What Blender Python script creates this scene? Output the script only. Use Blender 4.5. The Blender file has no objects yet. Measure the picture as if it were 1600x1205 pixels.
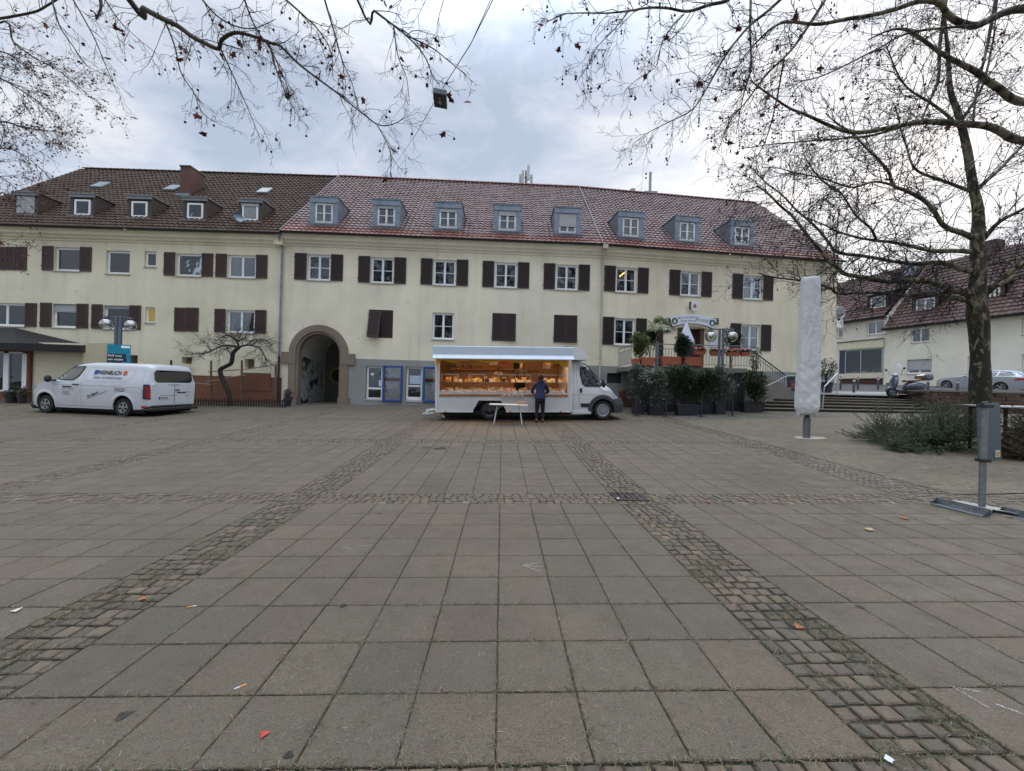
import bpy, bmesh, math, random
from mathutils import Vector, Matrix, noise
R = math.radians
PI = math.pi
rnd = random.Random(7)
S = bpy.context.scene
COL = S.collection
EYE = 1.5
F = 605.0
ROLL = 0.027
CR, SR = math.cos(ROLL), math.sin(ROLL)
cam = bpy.data.cameras.new('camera')
cam.sensor_width = 36.0
cam.lens = 36.0 * F / 1600.0
cam.clip_start = 0.05
cam.clip_end = 2000
camo = bpy.data.objects.new('camera', cam)
COL.objects.link(camo)
camo.matrix_world = Matrix(((CR, -SR, 0, 0), (0, 0, -1, 0), (SR, CR, 0, EYE), (0, 0, 0, 1)))
S.camera = camo
SUN_AZ, SUN_EL = R(46), R(24)
world = bpy.data.worlds.new('World')
S.world = world
world.use_nodes = True
wn, wl = world.node_tree.nodes, world.node_tree.links
wn.clear()
def _w(t, **k):
 n = wn.new(t)
 for a, b in k.items():
  setattr(n, a, b)
 return n
w_out = _w('ShaderNodeOutputWorld'); w_bg = _w('ShaderNodeBackground')
w_sky = _w('ShaderNodeTexSky', sky_type='NISHITA', sun_disc=False)
w_sky.sun_elevation = SUN_EL; w_sky.sun_rotation = SUN_AZ
w_sky.air_density = 1.0; w_sky.dust_density = 2.0
w_tc = _w('ShaderNodeTexCoord')
w_map = _w('ShaderNodeMapping'); w_map.inputs['Scale'].default_value = (1.0, 1.0, 2.6)
w_n1 = _w('ShaderNodeTexNoise'); w_n1.inputs['Scale'].default_value = 2.7; w_n1.inputs['Detail'].default_value = 7; w_n1.inputs['Roughness'].default_value = .58; w_n1.inputs['Distortion'].default_value = .5
w_r1 = _w('ShaderNodeValToRGB')
e = w_r1.color_ramp.elements
e[0].position = .37; e[0].color = (3.8, 4.4, 5.5, 1)
e[1].position = .62; e[1].color = (6.5, 6.75, 7.2, 1)
m = w_r1.color_ramp.elements.new(.5); m.color = (5.0, 5.5, 6.4, 1)
wl.new(w_tc.outputs['Generated'], w_map.inputs['Vector'])
wl.new(w_map.outputs[0], w_n1.inputs['Vector'])
wl.new(w_n1.outputs['Fac'], w_r1.inputs['Fac'])
sv = Vector((math.sin(SUN_AZ) * math.cos(SUN_EL), math.cos(SUN_AZ) * math.cos(SUN_EL), math.sin(SUN_EL)))
w_dot = _w('ShaderNodeVectorMath', operation='DOT_PRODUCT'); w_dot.inputs[1].default_value = sv
wl.new(w_tc.outputs['Generated'], w_dot.inputs[0])
def w_range(src, a, b, c, d, mode='SMOOTHSTEP'):
 n = _w('ShaderNodeMapRange', interpolation_type=mode)
 wl.new(src, n.inputs['Value'])
 for i, v in zip((1, 2, 3, 4), (a, b, c, d)):
  n.inputs[i].default_value = v
 return n.outputs[0]
w_glow = w_range(w_dot.outputs['Value'], .86, 1.0, 0, 1)
w_n2 = _w('ShaderNodeTexNoise'); w_n2.inputs['Scale'].default_value = 5.5; w_n2.inputs['Detail'].default_value = 6
wl.new(w_map.outputs[0], w_n2.inputs['Vector'])
w_gm = _w('ShaderNodeMath', operation='MULTIPLY')
wl.new(w_glow, w_gm.inputs[0]); wl.new(w_range(w_n2.outputs['Fac'], .35, .6, .5, 1.15), w_gm.inputs[1])
w_gc = _w('ShaderNodeMix', data_type='RGBA', blend_type='ADD'); w_gc.inputs[0].default_value = 1
w_gs = _w('ShaderNodeVectorMath', operation='SCALE'); w_gs.inputs[0].default_value = (3.0, 2.7, 2.3)
wl.new(w_gm.outputs[0], w_gs.inputs['Scale'])
wl.new(w_r1.outputs[0], w_gc.inputs[6]); wl.new(w_gs.outputs[0], w_gc.inputs[7])
w_sep = _w('ShaderNodeSeparateXYZ'); wl.new(w_tc.outputs['Generated'], w_sep.inputs[0])
w_zen = w_range(w_sep.outputs['Z'], .58, .98, 1.0, 4.2)
w_zs = _w('ShaderNodeVectorMath', operation='SCALE'); wl.new(w_gc.outputs[2], w_zs.inputs[0]); wl.new(w_zen, w_zs.inputs['Scale'])
w_mix = _w('ShaderNodeMix', data_type='RGBA'); w_mix.inputs[0].default_value = .93
wl.new(w_sky.outputs[0], w_mix.inputs[6]); wl.new(w_zs.outputs[0], w_mix.inputs[7])
wl.new(w_mix.outputs[2], w_bg.inputs['Color'])
w_bg.inputs['Strength'].default_value = 0.075
wl.new(w_bg.outputs[0], w_out.inputs['Surface'])
sl = bpy.data.lights.new('sun', 'SUN'); sl.energy = 0.6; sl.angle = R(25); sl.color = (1, .96, .9)
so = bpy.data.objects.new('sun', sl); COL.objects.link(so)
so.rotation_euler = (-sv).to_track_quat('-Z', 'Y').to_euler()
so.location = (30, 20, 40)
S.view_settings.view_transform = 'Standard'
S.view_settings.look = 'None'
S.view_settings.gamma = 1
S.view_settings.exposure = 0.85
S.render.engine = 'CYCLES'
S.cycles.max_bounces = 6
S.cycles.transparent_max_bounces = 8
S.cycles.use_denoising = True
def P(x, y, Z):
 """the point that stands at depth Z behind photograph pixel (x, y)"""
 u, v = x - 800.0, 602.5 - y
 return Vector((Z * (u * CR - v * SR) / F, Z, EYE + Z * (u * SR + v * CR) / F))
PROF = [(-6, 1.50), (0, 1.51), (1.5, 1.515), (2, 1.545), (5.3, 1.563), (5.7, 1.56), (7, 1.527), (8, 1.492), (9.6, 1.425), (14, 1.296), (20.2, 1.05), (24, .98), (60, .9)]
TH = .026
def prof(v):
 if v <= PROF[0][0]:
  return PROF[0][1]
 for (a, p), (b, q) in zip(PROF, PROF[1:]):
  if v <= b:
   return p + (q - p) * (v - a) / (b - a)
 return PROF[-1][1]
def G(x, y):
 """height of the square's surface"""
 h = prof(y - TH * x)
 lat = .018 * max(-14.0, min(x, 22.0)) + .027 * max(0.0, min(x, 22.0) - 7.0)
 return EYE - h + lat
def onground(x, y):
 """where the ray through the pixel meets the square"""
 lo, hi = .5, 60.0
 for _ in range(50):
  mid = (lo + hi) / 2
  p = P(x, y, mid)
  if p.z > G(p.x, p.y):
   lo = mid
  else:
   hi = mid
 p = P(x, y, lo)
 return Vector((p.x, p.y, G(p.x, p.y)))
def tag(o, label=None, cat=None, group=None, kind=None):
 if label: o['label'] = label
 if cat: o['category'] = cat
 if group: o['group'] = group
 if kind: o['kind'] = kind
 return o
def empty(name, loc=(0, 0, 0), rz=0.0, rot=None):
 o = bpy.data.objects.new(name, None)
 COL.objects.link(o)
 o.location = loc
 o.rotation_euler = rot if rot else (0, 0, rz)
 o.empty_display_size = .2
 return o
def copy_tree(o, parent=None):
 c = o.copy(); COL.objects.link(c)
 if parent: c.parent = parent
 for ch in list(o.children):
  copy_tree(ch, c)
 return c
class MB:
 def __init__(s):
  s.v = []; s.f = []; s.m = []; s.uv = []; s.col = []
  s.has_uv = False; s.has_col = False
 def add(s, vs, fs, m=0, uv=None, col=None):
  b = len(s.v)
  s.v += [tuple(p) for p in vs]
  for i, f in enumerate(fs):
   s.f.append(tuple(b + k for k in f)); s.m.append(m)
   s.uv.append([uv[k] for k in f] if uv else None)
   s.col.append(col)
  if uv: s.has_uv = True
  if col is not None: s.has_col = True
  return b
 def quad(s, a, b, c, d, m=0, uv=None, col=None):
  s.add([a, b, c, d], [(0, 1, 2, 3)], m, uv, col)
 def box(s, x0, x1, y0, y1, z0, z1, m=0, col=None, T=None):
  vs = [Vector((x, y, z)) for x in (x0, x1) for y in (y0, y1) for z in (z0, z1)]
  if T: vs = [T @ p for p in vs]
  s.add(vs, [(0, 1, 3, 2), (4, 6, 7, 5), (0, 4, 5, 1), (2, 3, 7, 6), (0, 2, 6, 4), (1, 5, 7, 3)], m, None, col)
 def prism(s, pts, depth, T, m=0, col=None):
  """pts: 2-D outline (x, z), pushed from y=0 to y=depth; T places it"""
  n = len(pts)
  vs = [T @ Vector((x, 0, z)) for x, z in pts] + [T @ Vector((x, depth, z)) for x, z in pts]
  fs = [tuple(range(n))[::-1], tuple(range(n, 2 * n))] + [(i, (i + 1) % n, n + (i + 1) % n, n + i) for i in range(n)]
  s.add(vs, fs, m, None, col)
 def tube(s, path, rad, n=8, m=0, col=None, cap=True):
  path = [Vector(p) for p in path]
  if not hasattr(rad, '__len__'): rad = [rad] * len(path)
  vs = []; up = None
  for i, p in enumerate(path):
   d = (path[min(i + 1, len(path) - 1)] - path[max(i - 1, 0)])
   if d.length < 1e-9: d = Vector((0, 0, 1))
   d.normalize()
   if up is None:
    up = Vector((0, 0, 1)) if abs(d.z) < .9 else Vector((1, 0, 0))
   a = d.cross(up)
   if a.length < 1e-4: a = d.cross(Vector((0, 1, .1)))
   a.normalize(); b = a.cross(d); b.normalize(); up = b
   for k in range(n):
    t = 2 * PI * k / n
    vs.append(p + (a * math.cos(t) + b * math.sin(t)) * rad[i])
  fs = []
  for i in range(len(path) - 1):
   for k in range(n):
    k2 = (k + 1) % n
    fs.append((i * n + k, i * n + k2, (i + 1) * n + k2, (i + 1) * n + k))
  if cap:
   fs.append(tuple(range(n))[::-1]); L = (len(path) - 1) * n; fs.append(tuple(range(L, L + n)))
  s.add(vs, fs, m, None, col)
 def lathe(s, prof_, n=16, T=Matrix(), m=0, col=None, closed=True):
  vs = []
  for r, z in prof_:
   for k in range(n):
    t = 2 * PI * k / n
    vs.append(T @ Vector((r * math.cos(t), r * math.sin(t), z)))
  fs = []
  for i in range(len(prof_) - 1):
   for k in range(n):
    k2 = (k + 1) % n
    fs.append((i * n + k, i * n + k2, (i + 1) * n + k2, (i + 1) * n + k))
  if closed:
   fs.append(tuple(range(n))[::-1]); L = (len(prof_) - 1) * n; fs.append(tuple(range(L, L + n)))
  s.add(vs, fs, m, None, col)
 def ball(s, c, r, n=8, m=0, sc=(1, 1, 1), col=None):
  c = Vector(c)
  pr = [(math.sin(PI * i / n) * r, -math.cos(PI * i / n) * r) for i in range(1, n)]
  pr = [(1e-4, -r)] + pr + [(1e-4, r)]
  s.lathe(pr, n + 2, Matrix.Translation(c) @ Matrix.Diagonal((sc[0], sc[1], sc[2], 1)), m, col)
 def loft(s, secs, m=0, close_ends=True, ring=True, col=None):
  n = len(secs[0]); vs = [p for q in secs for p in q]; fs = []
  for i in range(len(secs) - 1):
   for k in range(n if ring else n - 1):
    k2 = (k + 1) % n
    fs.append((i * n + k, i * n + k2, (i + 1) * n + k2, (i + 1) * n + k))
  if close_ends and ring:
   fs.append(tuple(range(n))[::-1]); L = (len(secs) - 1) * n; fs.append(tuple(range(L, L + n)))
  s.add(vs, fs, m, None, col)
 def build(s, name, mats, parent=None, smooth=None, bevel=0, kind=None, origin=None, fix=True):
  me = bpy.data.meshes.new(name)
  vs = s.v
  if origin is not None:
   o_ = Vector(origin); vs = [tuple(Vector(p) - o_) for p in vs]
  me.from_pydata(vs, [], s.f)
  if not isinstance(mats, (list, tuple)): mats = [mats]
  for q in mats: me.materials.append(q)
  me.polygons.foreach_set('material_index', s.m)
  if s.has_uv:
   ul = me.uv_layers.new(name='UVMap'); fl = []
   for f, u in zip(s.f, s.uv):
    for k in range(len(f)):
     fl += list(u[k]) if u else [0, 0]
   ul.data.foreach_set('uv', fl)
  if s.has_col:
   at = me.color_attributes.new('tint', 'FLOAT_COLOR', 'CORNER'); fl = []
   for f, c in zip(s.f, s.col):
    c = c if c is not None else (.5, .5, .5)
    fl += [c[0], c[1], c[2], 1] * len(f)
   at.data.foreach_set('color', fl)
  me.validate()
  if fix and len(s.f) < 20000:
   bm = bmesh.new(); bm.from_mesh(me)
   bmesh.ops.recalc_face_normals(bm, faces=bm.faces); bm.to_mesh(me); bm.free()
  if smooth is not None:
   for p in me.polygons: p.use_smooth = True
   if smooth < 180: me.set_sharp_from_angle(angle=R(smooth))
  me.update()
  o = bpy.data.objects.new(name, me)
  COL.objects.link(o)
  if origin is not None: o.location = origin
  if parent: o.parent = parent
  if bevel:
   b = o.modifiers.new('bevel', 'BEVEL'); b.width = bevel; b.segments = 2; b.limit_method = 'ANGLE'; b.angle_limit = R(40)
  if kind: o['kind'] = kind
  return o
MATS = {}
class NT:
 def __init__(s, name):
  s.mat = bpy.data.materials.new(name); s.mat.use_nodes = True
  s.n = s.mat.node_tree.nodes; s.l = s.mat.node_tree.links
  s.b = s.n['Principled BSDF']
 def node(s, t, ins=None, **k):
  n = s.n.new(t)
  for a, b in k.items(): setattr(n, a, b)
  for a, b in (ins or {}).items():
   if hasattr(b, 'is_linked') or isinstance(b, bpy.types.NodeSocket): s.l.new(b, n.inputs[a])
   else: n.inputs[a].default_value = b
  return n
 def coord(s, which='Object', scale=(1, 1, 1)):
  tc = s.node('ShaderNodeTexCoord')
  mp = s.node('ShaderNodeMapping', {'Vector': tc.outputs[which], 'Scale': scale})
  return mp.outputs[0]
 def noise(s, scale, detail=4, rough=.55, vec=None, dist=0.0):
  ins = {'Scale': scale, 'Detail': detail, 'Roughness': rough, 'Distortion': dist}
  if vec is not None: ins['Vector'] = vec
  return s.node('ShaderNodeTexNoise', ins).outputs['Fac']
 def ramp(s, fac, stops):
  n = s.node('ShaderNodeValToRGB', {'Fac': fac}); el = n.color_ramp.elements
  el[0].position, el[0].color = stops[0][0], tuple(stops[0][1]) + (1,)
  el[1].position, el[1].color = stops[-1][0], tuple(stops[-1][1]) + (1,)
  for p, c in stops[1:-1]:
   q = el.new(p); q.color = tuple(c) + (1,)
  return n.outputs[0]
 def mix(s, fac, a, b, mode='MIX'):
  n = s.node('ShaderNodeMix', data_type='RGBA', blend_type=mode)
  for i, v in ((0, fac), (6, a), (7, b)):
   if isinstance(v, bpy.types.NodeSocket): s.l.new(v, n.inputs[i])
   else: n.inputs[i].default_value = (tuple(v) + (1,)) if hasattr(v, '__len__') and len(v) == 3 else v
  return n.outputs[2]
 def math(s, op, a, b=0.0, c=0.0):
  n = s.node('ShaderNodeMath', operation=op)
  for i, v in ((0, a), (1, b), (2, c)):
   if isinstance(v, bpy.types.NodeSocket): s.l.new(v, n.inputs[i])
   else: n.inputs[i].default_value = v
  return n.outputs[0]
 def range(s, v, a, b, c, d):
  return s.node('ShaderNodeMapRange', {0: v, 1: a, 2: b, 3: c, 4: d}).outputs[0]
 def bump(s, h, strength=.3, dist=.02, base=None):
  ins = {'Height': h, 'Strength': strength, 'Distance': dist}
  if base is not None: ins['Normal'] = base
  n = s.node('ShaderNodeBump', ins)
  s.l.new(n.outputs[0], s.b.inputs['Normal']); return n.outputs[0]
 def base(s, c):
  if isinstance(c, bpy.types.NodeSocket): s.l.new(c, s.b.inputs['Base Color'])
  else: s.b.inputs['Base Color'].default_value = tuple(c) + (1,)
 def rough(s, r):
  if isinstance(r, bpy.types.NodeSocket): s.l.new(r, s.b.inputs['Roughness'])
  else: s.b.inputs['Roughness'].default_value = r
def plain(name, col, rough=.6, metal=0.0, var=.12, scale=6.0, bump=0.0, coat=0.0, tint=False, spec=None):
 """a painted or plain surface with slight mottling"""
 if name in MATS: return MATS[name]
 t = NT(name)
 vec = t.coord('Object')
 nz = t.noise(scale, 5, .6, vec)
 c = t.mix(t.range(nz, .3, .7, 0, 1), tuple(q * (1 - var) for q in col), tuple(min(1, q * (1 + var)) for q in col))
 if tint:
  at = t.node('ShaderNodeAttribute', attribute_name='tint')
  c = t.mix(1.0, c, t.mix(1.0, at.outputs['Color'], (2, 2, 2), 'MULTIPLY'), 'MULTIPLY')
 t.base(c); t.rough(rough if var == 0 else t.range(nz, .2, .8, max(.02, rough - .07), min(1, rough + .07)))
 t.b.inputs['Metallic'].default_value = metal
 if coat: t.b.inputs['Coat Weight'].default_value = coat; t.b.inputs['Coat Roughness'].default_value = .06
 if spec is not None: t.b.inputs['Specular IOR Level'].default_value = spec
 if bump: t.bump(t.noise(scale * 8, 4, .6, vec), bump, .01)
 MATS[name] = t.mat
 return t.mat
def emis(name, col, strength):
 t = NT(name); t.base((.02, .02, .02))
 t.b.inputs['Emission Color'].default_value = tuple(col) + (1,); t.b.inputs['Emission Strength'].default_value = strength
 return t.mat
def glass(name, col=(.02, .025, .03), rough=.03, alpha=1.0):
 """window glass: a dark, sharp mirror with a slight waviness"""
 t = NT(name); t.base(col); t.rough(rough); t.b.inputs['Specular IOR Level'].default_value = .9
 t.b.inputs['IOR'].default_value = 1.6
 if alpha < 1: t.b.inputs['Alpha'].default_value = alpha
 t.bump(t.noise(.9, 2, .5, t.coord('Object')), .05, .05)
 return t.mat
_build0 = MB.build
def _wbuild(s, name, mats, parent=None, world=False, **k):
 if world and parent is not None:
  L = Vector((0, 0, 0)); q = parent
  while q is not None: L += q.location; q = q.parent
  s.v = [(a - L.x, b - L.y, c - L.z) for a, b, c in s.v]
 return _build0(s, name, mats, parent, **k)
MB.build = _wbuild
# ================================================================ GROUND
def m_slab():
 t = NT('concrete_slab'); vec = t.coord('Object')
 at = t.node('ShaderNodeAttribute', attribute_name='tint').outputs['Color']
 big = t.noise(.55, 5, .6, vec); mid = t.noise(5, 6, .65, vec); fine = t.noise(130, 4, .8, vec)
 vor = t.node('ShaderNodeTexVoronoi', {'Vector': vec, 'Scale': 120.0}).outputs['Distance']
 c = t.ramp(t.range(big, .3, .7, 0, 1), [(0, (.116, .095, .063)), (.5, (.142, .113, .076)), (1, (.170, .135, .091))])
 c = t.mix(1, c, t.mix(1, at, (2, 2, 2), 'MULTIPLY'), 'MULTIPLY')
 c = t.mix(t.range(fine, .42, .62, 0, .9), c, (.058, .052, .041))
 c = t.mix(t.range(vor, .0, .25, .75, 0), c, (.27, .245, .20))
 c = t.mix(t.range(mid, .56, .75, 0, .45), c, (.065, .06, .046))
 st = t.noise(1.7, 6, .7, t.coord('Object', (1, 1.3, 1)), 1.0)
 c = t.mix(t.range(st, .6, .78, 0, .5), c, (.18, .162, .13))
 c = t.mix(t.range(t.noise(.9, 7, .75, t.coord('Object'), 2.0), .52, .66, 0, .42), c, (.075, .075, .045)); t.base(c); t.rough(t.range(mid, .3, .7, .62, .9))
 h = t.math('ADD', t.math('MULTIPLY', fine, .7), t.math('MULTIPLY', vor, .8))
 t.bump(h, .55, .006)
 return t.mat
def m_sett():
 t = NT('sett_stone'); vec = t.coord('Object')
 at = t.node('ShaderNodeAttribute', attribute_name='tint').outputs['Color']
 n1 = t.noise(14, 6, .65, vec); n2 = t.noise(90, 4, .7, vec)
 c = t.mix(t.range(n1, .3, .7, 0, 1), (.6, .6, .6), (1.35, 1.32, 1.25))
 c = t.mix(1, at, c, 'MULTIPLY')
 c = t.mix(t.range(n2, .4, .7, 0, .5), c, (.05, .046, .04))
 t.base(c); t.rough(t.range(n1, .3, .7, .5, .85))
 t.bump(t.math('ADD', t.math('MULTIPLY', n1, 1.2), n2), .6, .008)
 return t.mat
def m_joint():
 t = NT('joint_soil'); vec = t.coord('Object')
 n = t.noise(25, 6, .7, vec); n2 = t.noise(1.3, 4, .6, vec)
 c = t.ramp(n, [(.3, (.022, .020, .013)), (.55, (.070, .062, .038)), (.75, (.11, .098, .06))])
 c = t.mix(t.range(n2, .5, .66, 0, .8), c, t.mix(n, (.03, .034, .012), (.075, .085, .028)))
 t.base(c); t.rough(.95); t.bump(n, .8, .02)
 return t.mat
def m_grit():
 t = NT('gritty_ground'); vec = t.coord('Object')
 n = t.noise(60, 5, .75, vec); n2 = t.noise(1.1, 5, .6, vec)
 vor = t.node('ShaderNodeTexVoronoi', {'Vector': vec, 'Scale': 60.0}).outputs['Distance']
 c = t.ramp(n, [(.3, (.085, .073, .048)), (.5, (.16, .136, .092)), (.7, (.23, .20, .14))])
 c = t.mix(t.range(n2, .4, .65, 0, .6), c, (.095, .085, .058)); n3 = t.noise(7, 6, .7, vec); c = t.mix(t.range(n3, .5, .68, 0, .75), c, (.06, .055, .036)); c = t.mix(t.range(t.noise(2.6, 6, .7, t.coord('Object', (1, 2, 1))), .56, .7, 0, .5), c, (.24, .215, .17))
 c = t.mix(t.range(vor, 0, .15, .4, 0), c, (.3, .27, .22))
 t.base(c); t.rough(.9); t.bump(n, .7, .012)
 return t.mat
M_SLAB, M_SETT, M_JOINT, M_GRIT = m_slab(), m_sett(), m_joint(), m_grit()
U0, SL = 1.615, .4
def uv2xy(u, v):
 d = 1 + TH * TH
 return ((u - TH * v) / d, (v + TH * u) / d)
PER = 4.57
ubays = [(U0 - 4.0 + PER * i, U0 + PER * i) for i in range(-6, 4)]
vbays = [(-1.6, 1.0, 7), (1.55, 5.12, 9), (5.57, 9.57, 10), (10.02, 14.02, 10), (14.47, 18.27, 9)]
VMAX = 18.27
def gp(u, v, dz=0.0):
 x, y = uv2xy(u, v)
 return (x, y, G(x, y) + dz)
def is_grit(u, v):
 return u > U0 + .57 + 4.57 - .02 and v > 5.6
slab = MB()
def add_slab(u0, u1, v0, v1, near):
 g = .0018 + rnd.random() * .0034; b = .004
 t = rnd.gauss(0, 1); w = .5 * (1 + .05 * t); k = rnd.random()
 if k < .05: w *= .91
 hu = rnd.gauss(0, 1) * .5 + 1.2 * noise.noise(Vector((u0 * .45, v0 * .3, 2)))
 c = (w * (1.02 + .045 * hu), w * (1 - .012 * hu), w * (.97 - .01 * hu))
 dz = [rnd.uniform(-.0012, .0012) for _ in range(4)]
 j = [rnd.uniform(-.0015, .0015) for _ in range(4)]
 cs = [(u0 + g, v0 + g), (u1 - g, v0 + g), (u1 - g, v1 - g), (u0 + g, v1 - g)]
 inn = [(u0 + g + b, v0 + g + b), (u1 - g - b, v0 + g + b), (u1 - g - b, v1 - g - b), (u0 + g + b, v1 - g - b)]
 cs = [(a + q, c_ + q) for (a, c_), q in zip(cs, j)]
 inn = [(a + q, c_ + q) for (a, c_), q in zip(inn, j)]
 top = [gp(a, c_, z) for (a, c_), z in zip(inn, dz)]
 if near:
  ring = [gp(a, c_, z - .004) for (a, c_), z in zip(cs, dz)]
  bot = [gp(a, c_, -.03) for a, c_ in cs]
  slab.add(top + ring + bot, [(0, 1, 2, 3)] + [(4 + i, 4 + (i + 1) % 4, (i + 1) % 4, i) for i in range(4)] + [(8 + i, 8 + (i + 1) % 4, 4 + (i + 1) % 4, 4 + i) for i in range(4)], 0, None, c)
 else:
  bot = [gp(a, c_, -.03) for a, c_ in cs]
  slab.add(top + bot, [(0, 1, 2, 3)] + [(4 + i, 4 + (i + 1) % 4, (i + 1) % 4, i) for i in range(4)], 0, None, c)
for (ua, ub) in ubays:
 for (va, vb, n) in vbays:
  if is_grit(ua + .1, va + .1): continue
  hv = (vb - va) / n
  for i in range(10):
   for j in range(n):
    u0 = ua + i * SL; v0 = va + j * hv
    add_slab(u0, u0 + SL, v0, v0 + hv, v0 < 8 and abs(u0) < 9)
paving = slab.build('paving_slabs', M_SLAB, kind='structure', fix=False)
sett = MB()
PAL = [(.115, .097, .085), (.102, .090, .081), (.122, .104, .089), (.094, .086, .082), (.120, .096, .085), (.136, .117, .098)]
def add_sett(u0, u1, v0, v1, pale=0.0, dom=.006):
 g = .005 + rnd.random() * .005
 c = rnd.choice(PAL); k = rnd.uniform(.86, 1.12) * (1 + pale)
 if rnd.random() < .015: k *= 1.5
 c = (c[0] * k * 1.12, c[1] * k * 1.03, c[2] * k * .80)
 base = [(u0 + g, v0 + g), (u1 - g, v0 + g), (u1 - g, v1 - g), (u0 + g, v1 - g)]
 base = [(a + rnd.uniform(-.006, .006), b + rnd.uniform(-.006, .006)) for a, b in base]
 cu, cv = (u0 + u1) / 2, (v0 + v1) / 2
 inn = [(cu + (a - cu) * .84, cv + (b - cv) * .84) for a, b in base]
 h = rnd.uniform(-.003, .006)
 tl = (rnd.uniform(-.03, .03), rnd.uniform(-.03, .03))
 vs = [gp(a, b, -.022) for a, b in base] + [gp(a, b, h - .006 + (a - cu) * tl[0] + (b - cv) * tl[1]) for a, b in base] + [gp(a, b, h + (a - cu) * tl[0] + (b - cv) * tl[1]) for a, b in inn]
 fs = [(8, 9, 10, 11)] + [(4 + i, 4 + (i + 1) % 4, 8 + (i + 1) % 4, 8 + i) for i in range(4)] + [(i, (i + 1) % 4, 4 + (i + 1) % 4, 4 + i) for i in range(4)]
 sett.add(vs, fs, 0, None, c)
def sett_strip_v(u0, u1, v0, v1, pale=0.0):
 v = v0
 while v < v1 - .03:
  h = rnd.uniform(.082, .118)
  if v + h > v1 - .03: h = v1 - v
  u = u0;
  while u < u1 - .03:
   w = rnd.uniform(.075, .125)
   if u + w > u1 - .04: w = u1 - u
   add_sett(u, u + w, v, v + h, pale); u += w
  v += h
def sett_strip_u(u0, u1, v0, v1, pale=0.0):
 n = round((v1 - v0) / .105); h = (v1 - v0) / n
 for k in range(n):
  u = u0 - rnd.random() * .05
  while u < u1:
   w = rnd.uniform(.085, .13)
   add_sett(u, min(u + w, u1 + .01), v0 + k * h, v0 + (k + 1) * h, pale); u += w
UL, UR = ubays[0][0], ubays[-1][1]
for (ua, ub) in ubays:
 if ub + .57 > UR + .1: continue
 if ub < 6.5: sett_strip_v(ub, ub + .57, -1.0, VMAX)
for (v0, v1) in ((1.07, 1.55), (5.12, 5.57), (9.57, 10.02), (14.02, 14.47)):
 for (ua, ub) in ubays:
  if is_grit(ua + .1, v1 + .1) and v0 > 5.2: continue
  sett_strip_u(ua, ub, v0, v1, .05 if v0 < 9 else .0)
def swing(s):
 return (6.13 + .25 * s + 1.9 * max(0, 1 - abs(s - .0)) * 0, 5.6 + 4.2 * s)
for v_ in range(40):
 for u_ in range(60):
  if rnd.random() < .93: add_sett(6.78 + u_ * .105, 6.78 + (u_ + 1) * .105, 5.62 + v_ * .105 * 0 + v_ * .105, 5.62 + (v_ + 1) * .105, .35) if v_ < 5 else None
cobbles = sett.build('cobblestone_bands', M_SETT, kind='structure', fix=False)
gb = MB()
xs = [-400, -200, -100, -60, -45] + [-36 + .8 * i for i in range(int(60 / .8) + 1)] + [26, 30, 45, 80, 160, 400]
ys = [-60, -20, -6, -3] + [-1 + .4 * i for i in range(56)] + [22, 24, 28, 34, 44, 60, 100, 200, 400, 900]
def gz(x, y, d):
 return G(x, y) + d
idx = {}
vs = [(x, y, gz(x, y, -.012)) for y in ys for x in xs]
nx = len(xs)
fs = [(j * nx + i, j * nx + i + 1, (j + 1) * nx + i + 1, (j + 1) * nx + i) for j in range(len(ys) - 1) for i in range(nx - 1)]
gb.add(vs, fs)
gb.build('ground', M_JOINT, kind='structure', fix=False, smooth=180)
def m_smallsetts():
 t = NT('worn_small_setts'); vec = t.coord('Object')
 vw = t.node('ShaderNodeVectorMath', {0: vec, 1: t.node('ShaderNodeTexNoise', {'Vector': vec, 'Scale': 2.0}).outputs['Color']}, operation='ADD').outputs[0]
 vo = t.node('ShaderNodeTexVoronoi', {'Vector': vw, 'Scale': 9.0}, feature='DISTANCE_TO_EDGE').outputs['Distance']
 vc = t.node('ShaderNodeTexVoronoi', {'Vector': vw, 'Scale': 9.0})
 n = t.noise(50, 5, .7, vec); n2 = t.noise(.8, 5, .6, vec)
 c = t.mix(t.node('ShaderNodeSeparateColor', {0: vc.outputs['Color']}).outputs[0], (.095, .085, .07), (.19, .17, .14))
 c = t.mix(t.range(n, .4, .7, 0, .6), c, (.09, .082, .065))
 c = t.mix(t.range(vo, .0, .09, 1, 0), c, (.035, .03, .022))
 c = t.mix(t.range(n2, .5, .68, 0, .7), c, (.07, .075, .035))
 t.base(c); t.rough(.85); t.bump(t.math('ADD', t.range(vo, 0, .12, 0, 1), t.math('MULTIPLY', n, .4)), .6, .015)
 return t.mat
M_SMALL = m_smallsetts()
def sheet(name, mat, u0, u1, v0, v1, dz, nu, nv, kind='structure'):
 b = MB()
 vs = [gp(u0 + (u1 - u0) * i / nu, v0 + (v1 - v0) * j / nv, dz) for j in range(nv + 1) for i in range(nu + 1)]
 fs = [(j * (nu + 1) + i, j * (nu + 1) + i + 1, (j + 1) * (nu + 1) + i + 1, (j + 1) * (nu + 1) + i) for j in range(nv) for i in range(nu)]
 b.add(vs, fs); return b.build(name, mat, kind=kind, fix=False, smooth=180)
sheet('cobbled_margin', M_SMALL, UL, 6.76, VMAX, 23.5, .002, 60, 10)
sheet('grit_court', M_GRIT, 6.765, 26, 5.6, 14.6, .002, 40, 24); sheet('cobbled_court', M_SMALL, 6.765, 26, 14.6, 23.5, .002, 40, 24)
cs_ = MB(); sett = cs_
pathc = [onground(1150, 690), onground(1230, 712), onground(1307, 737), onground(1403, 766), onground(1475, 783), onground(1560, 803)]
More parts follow.
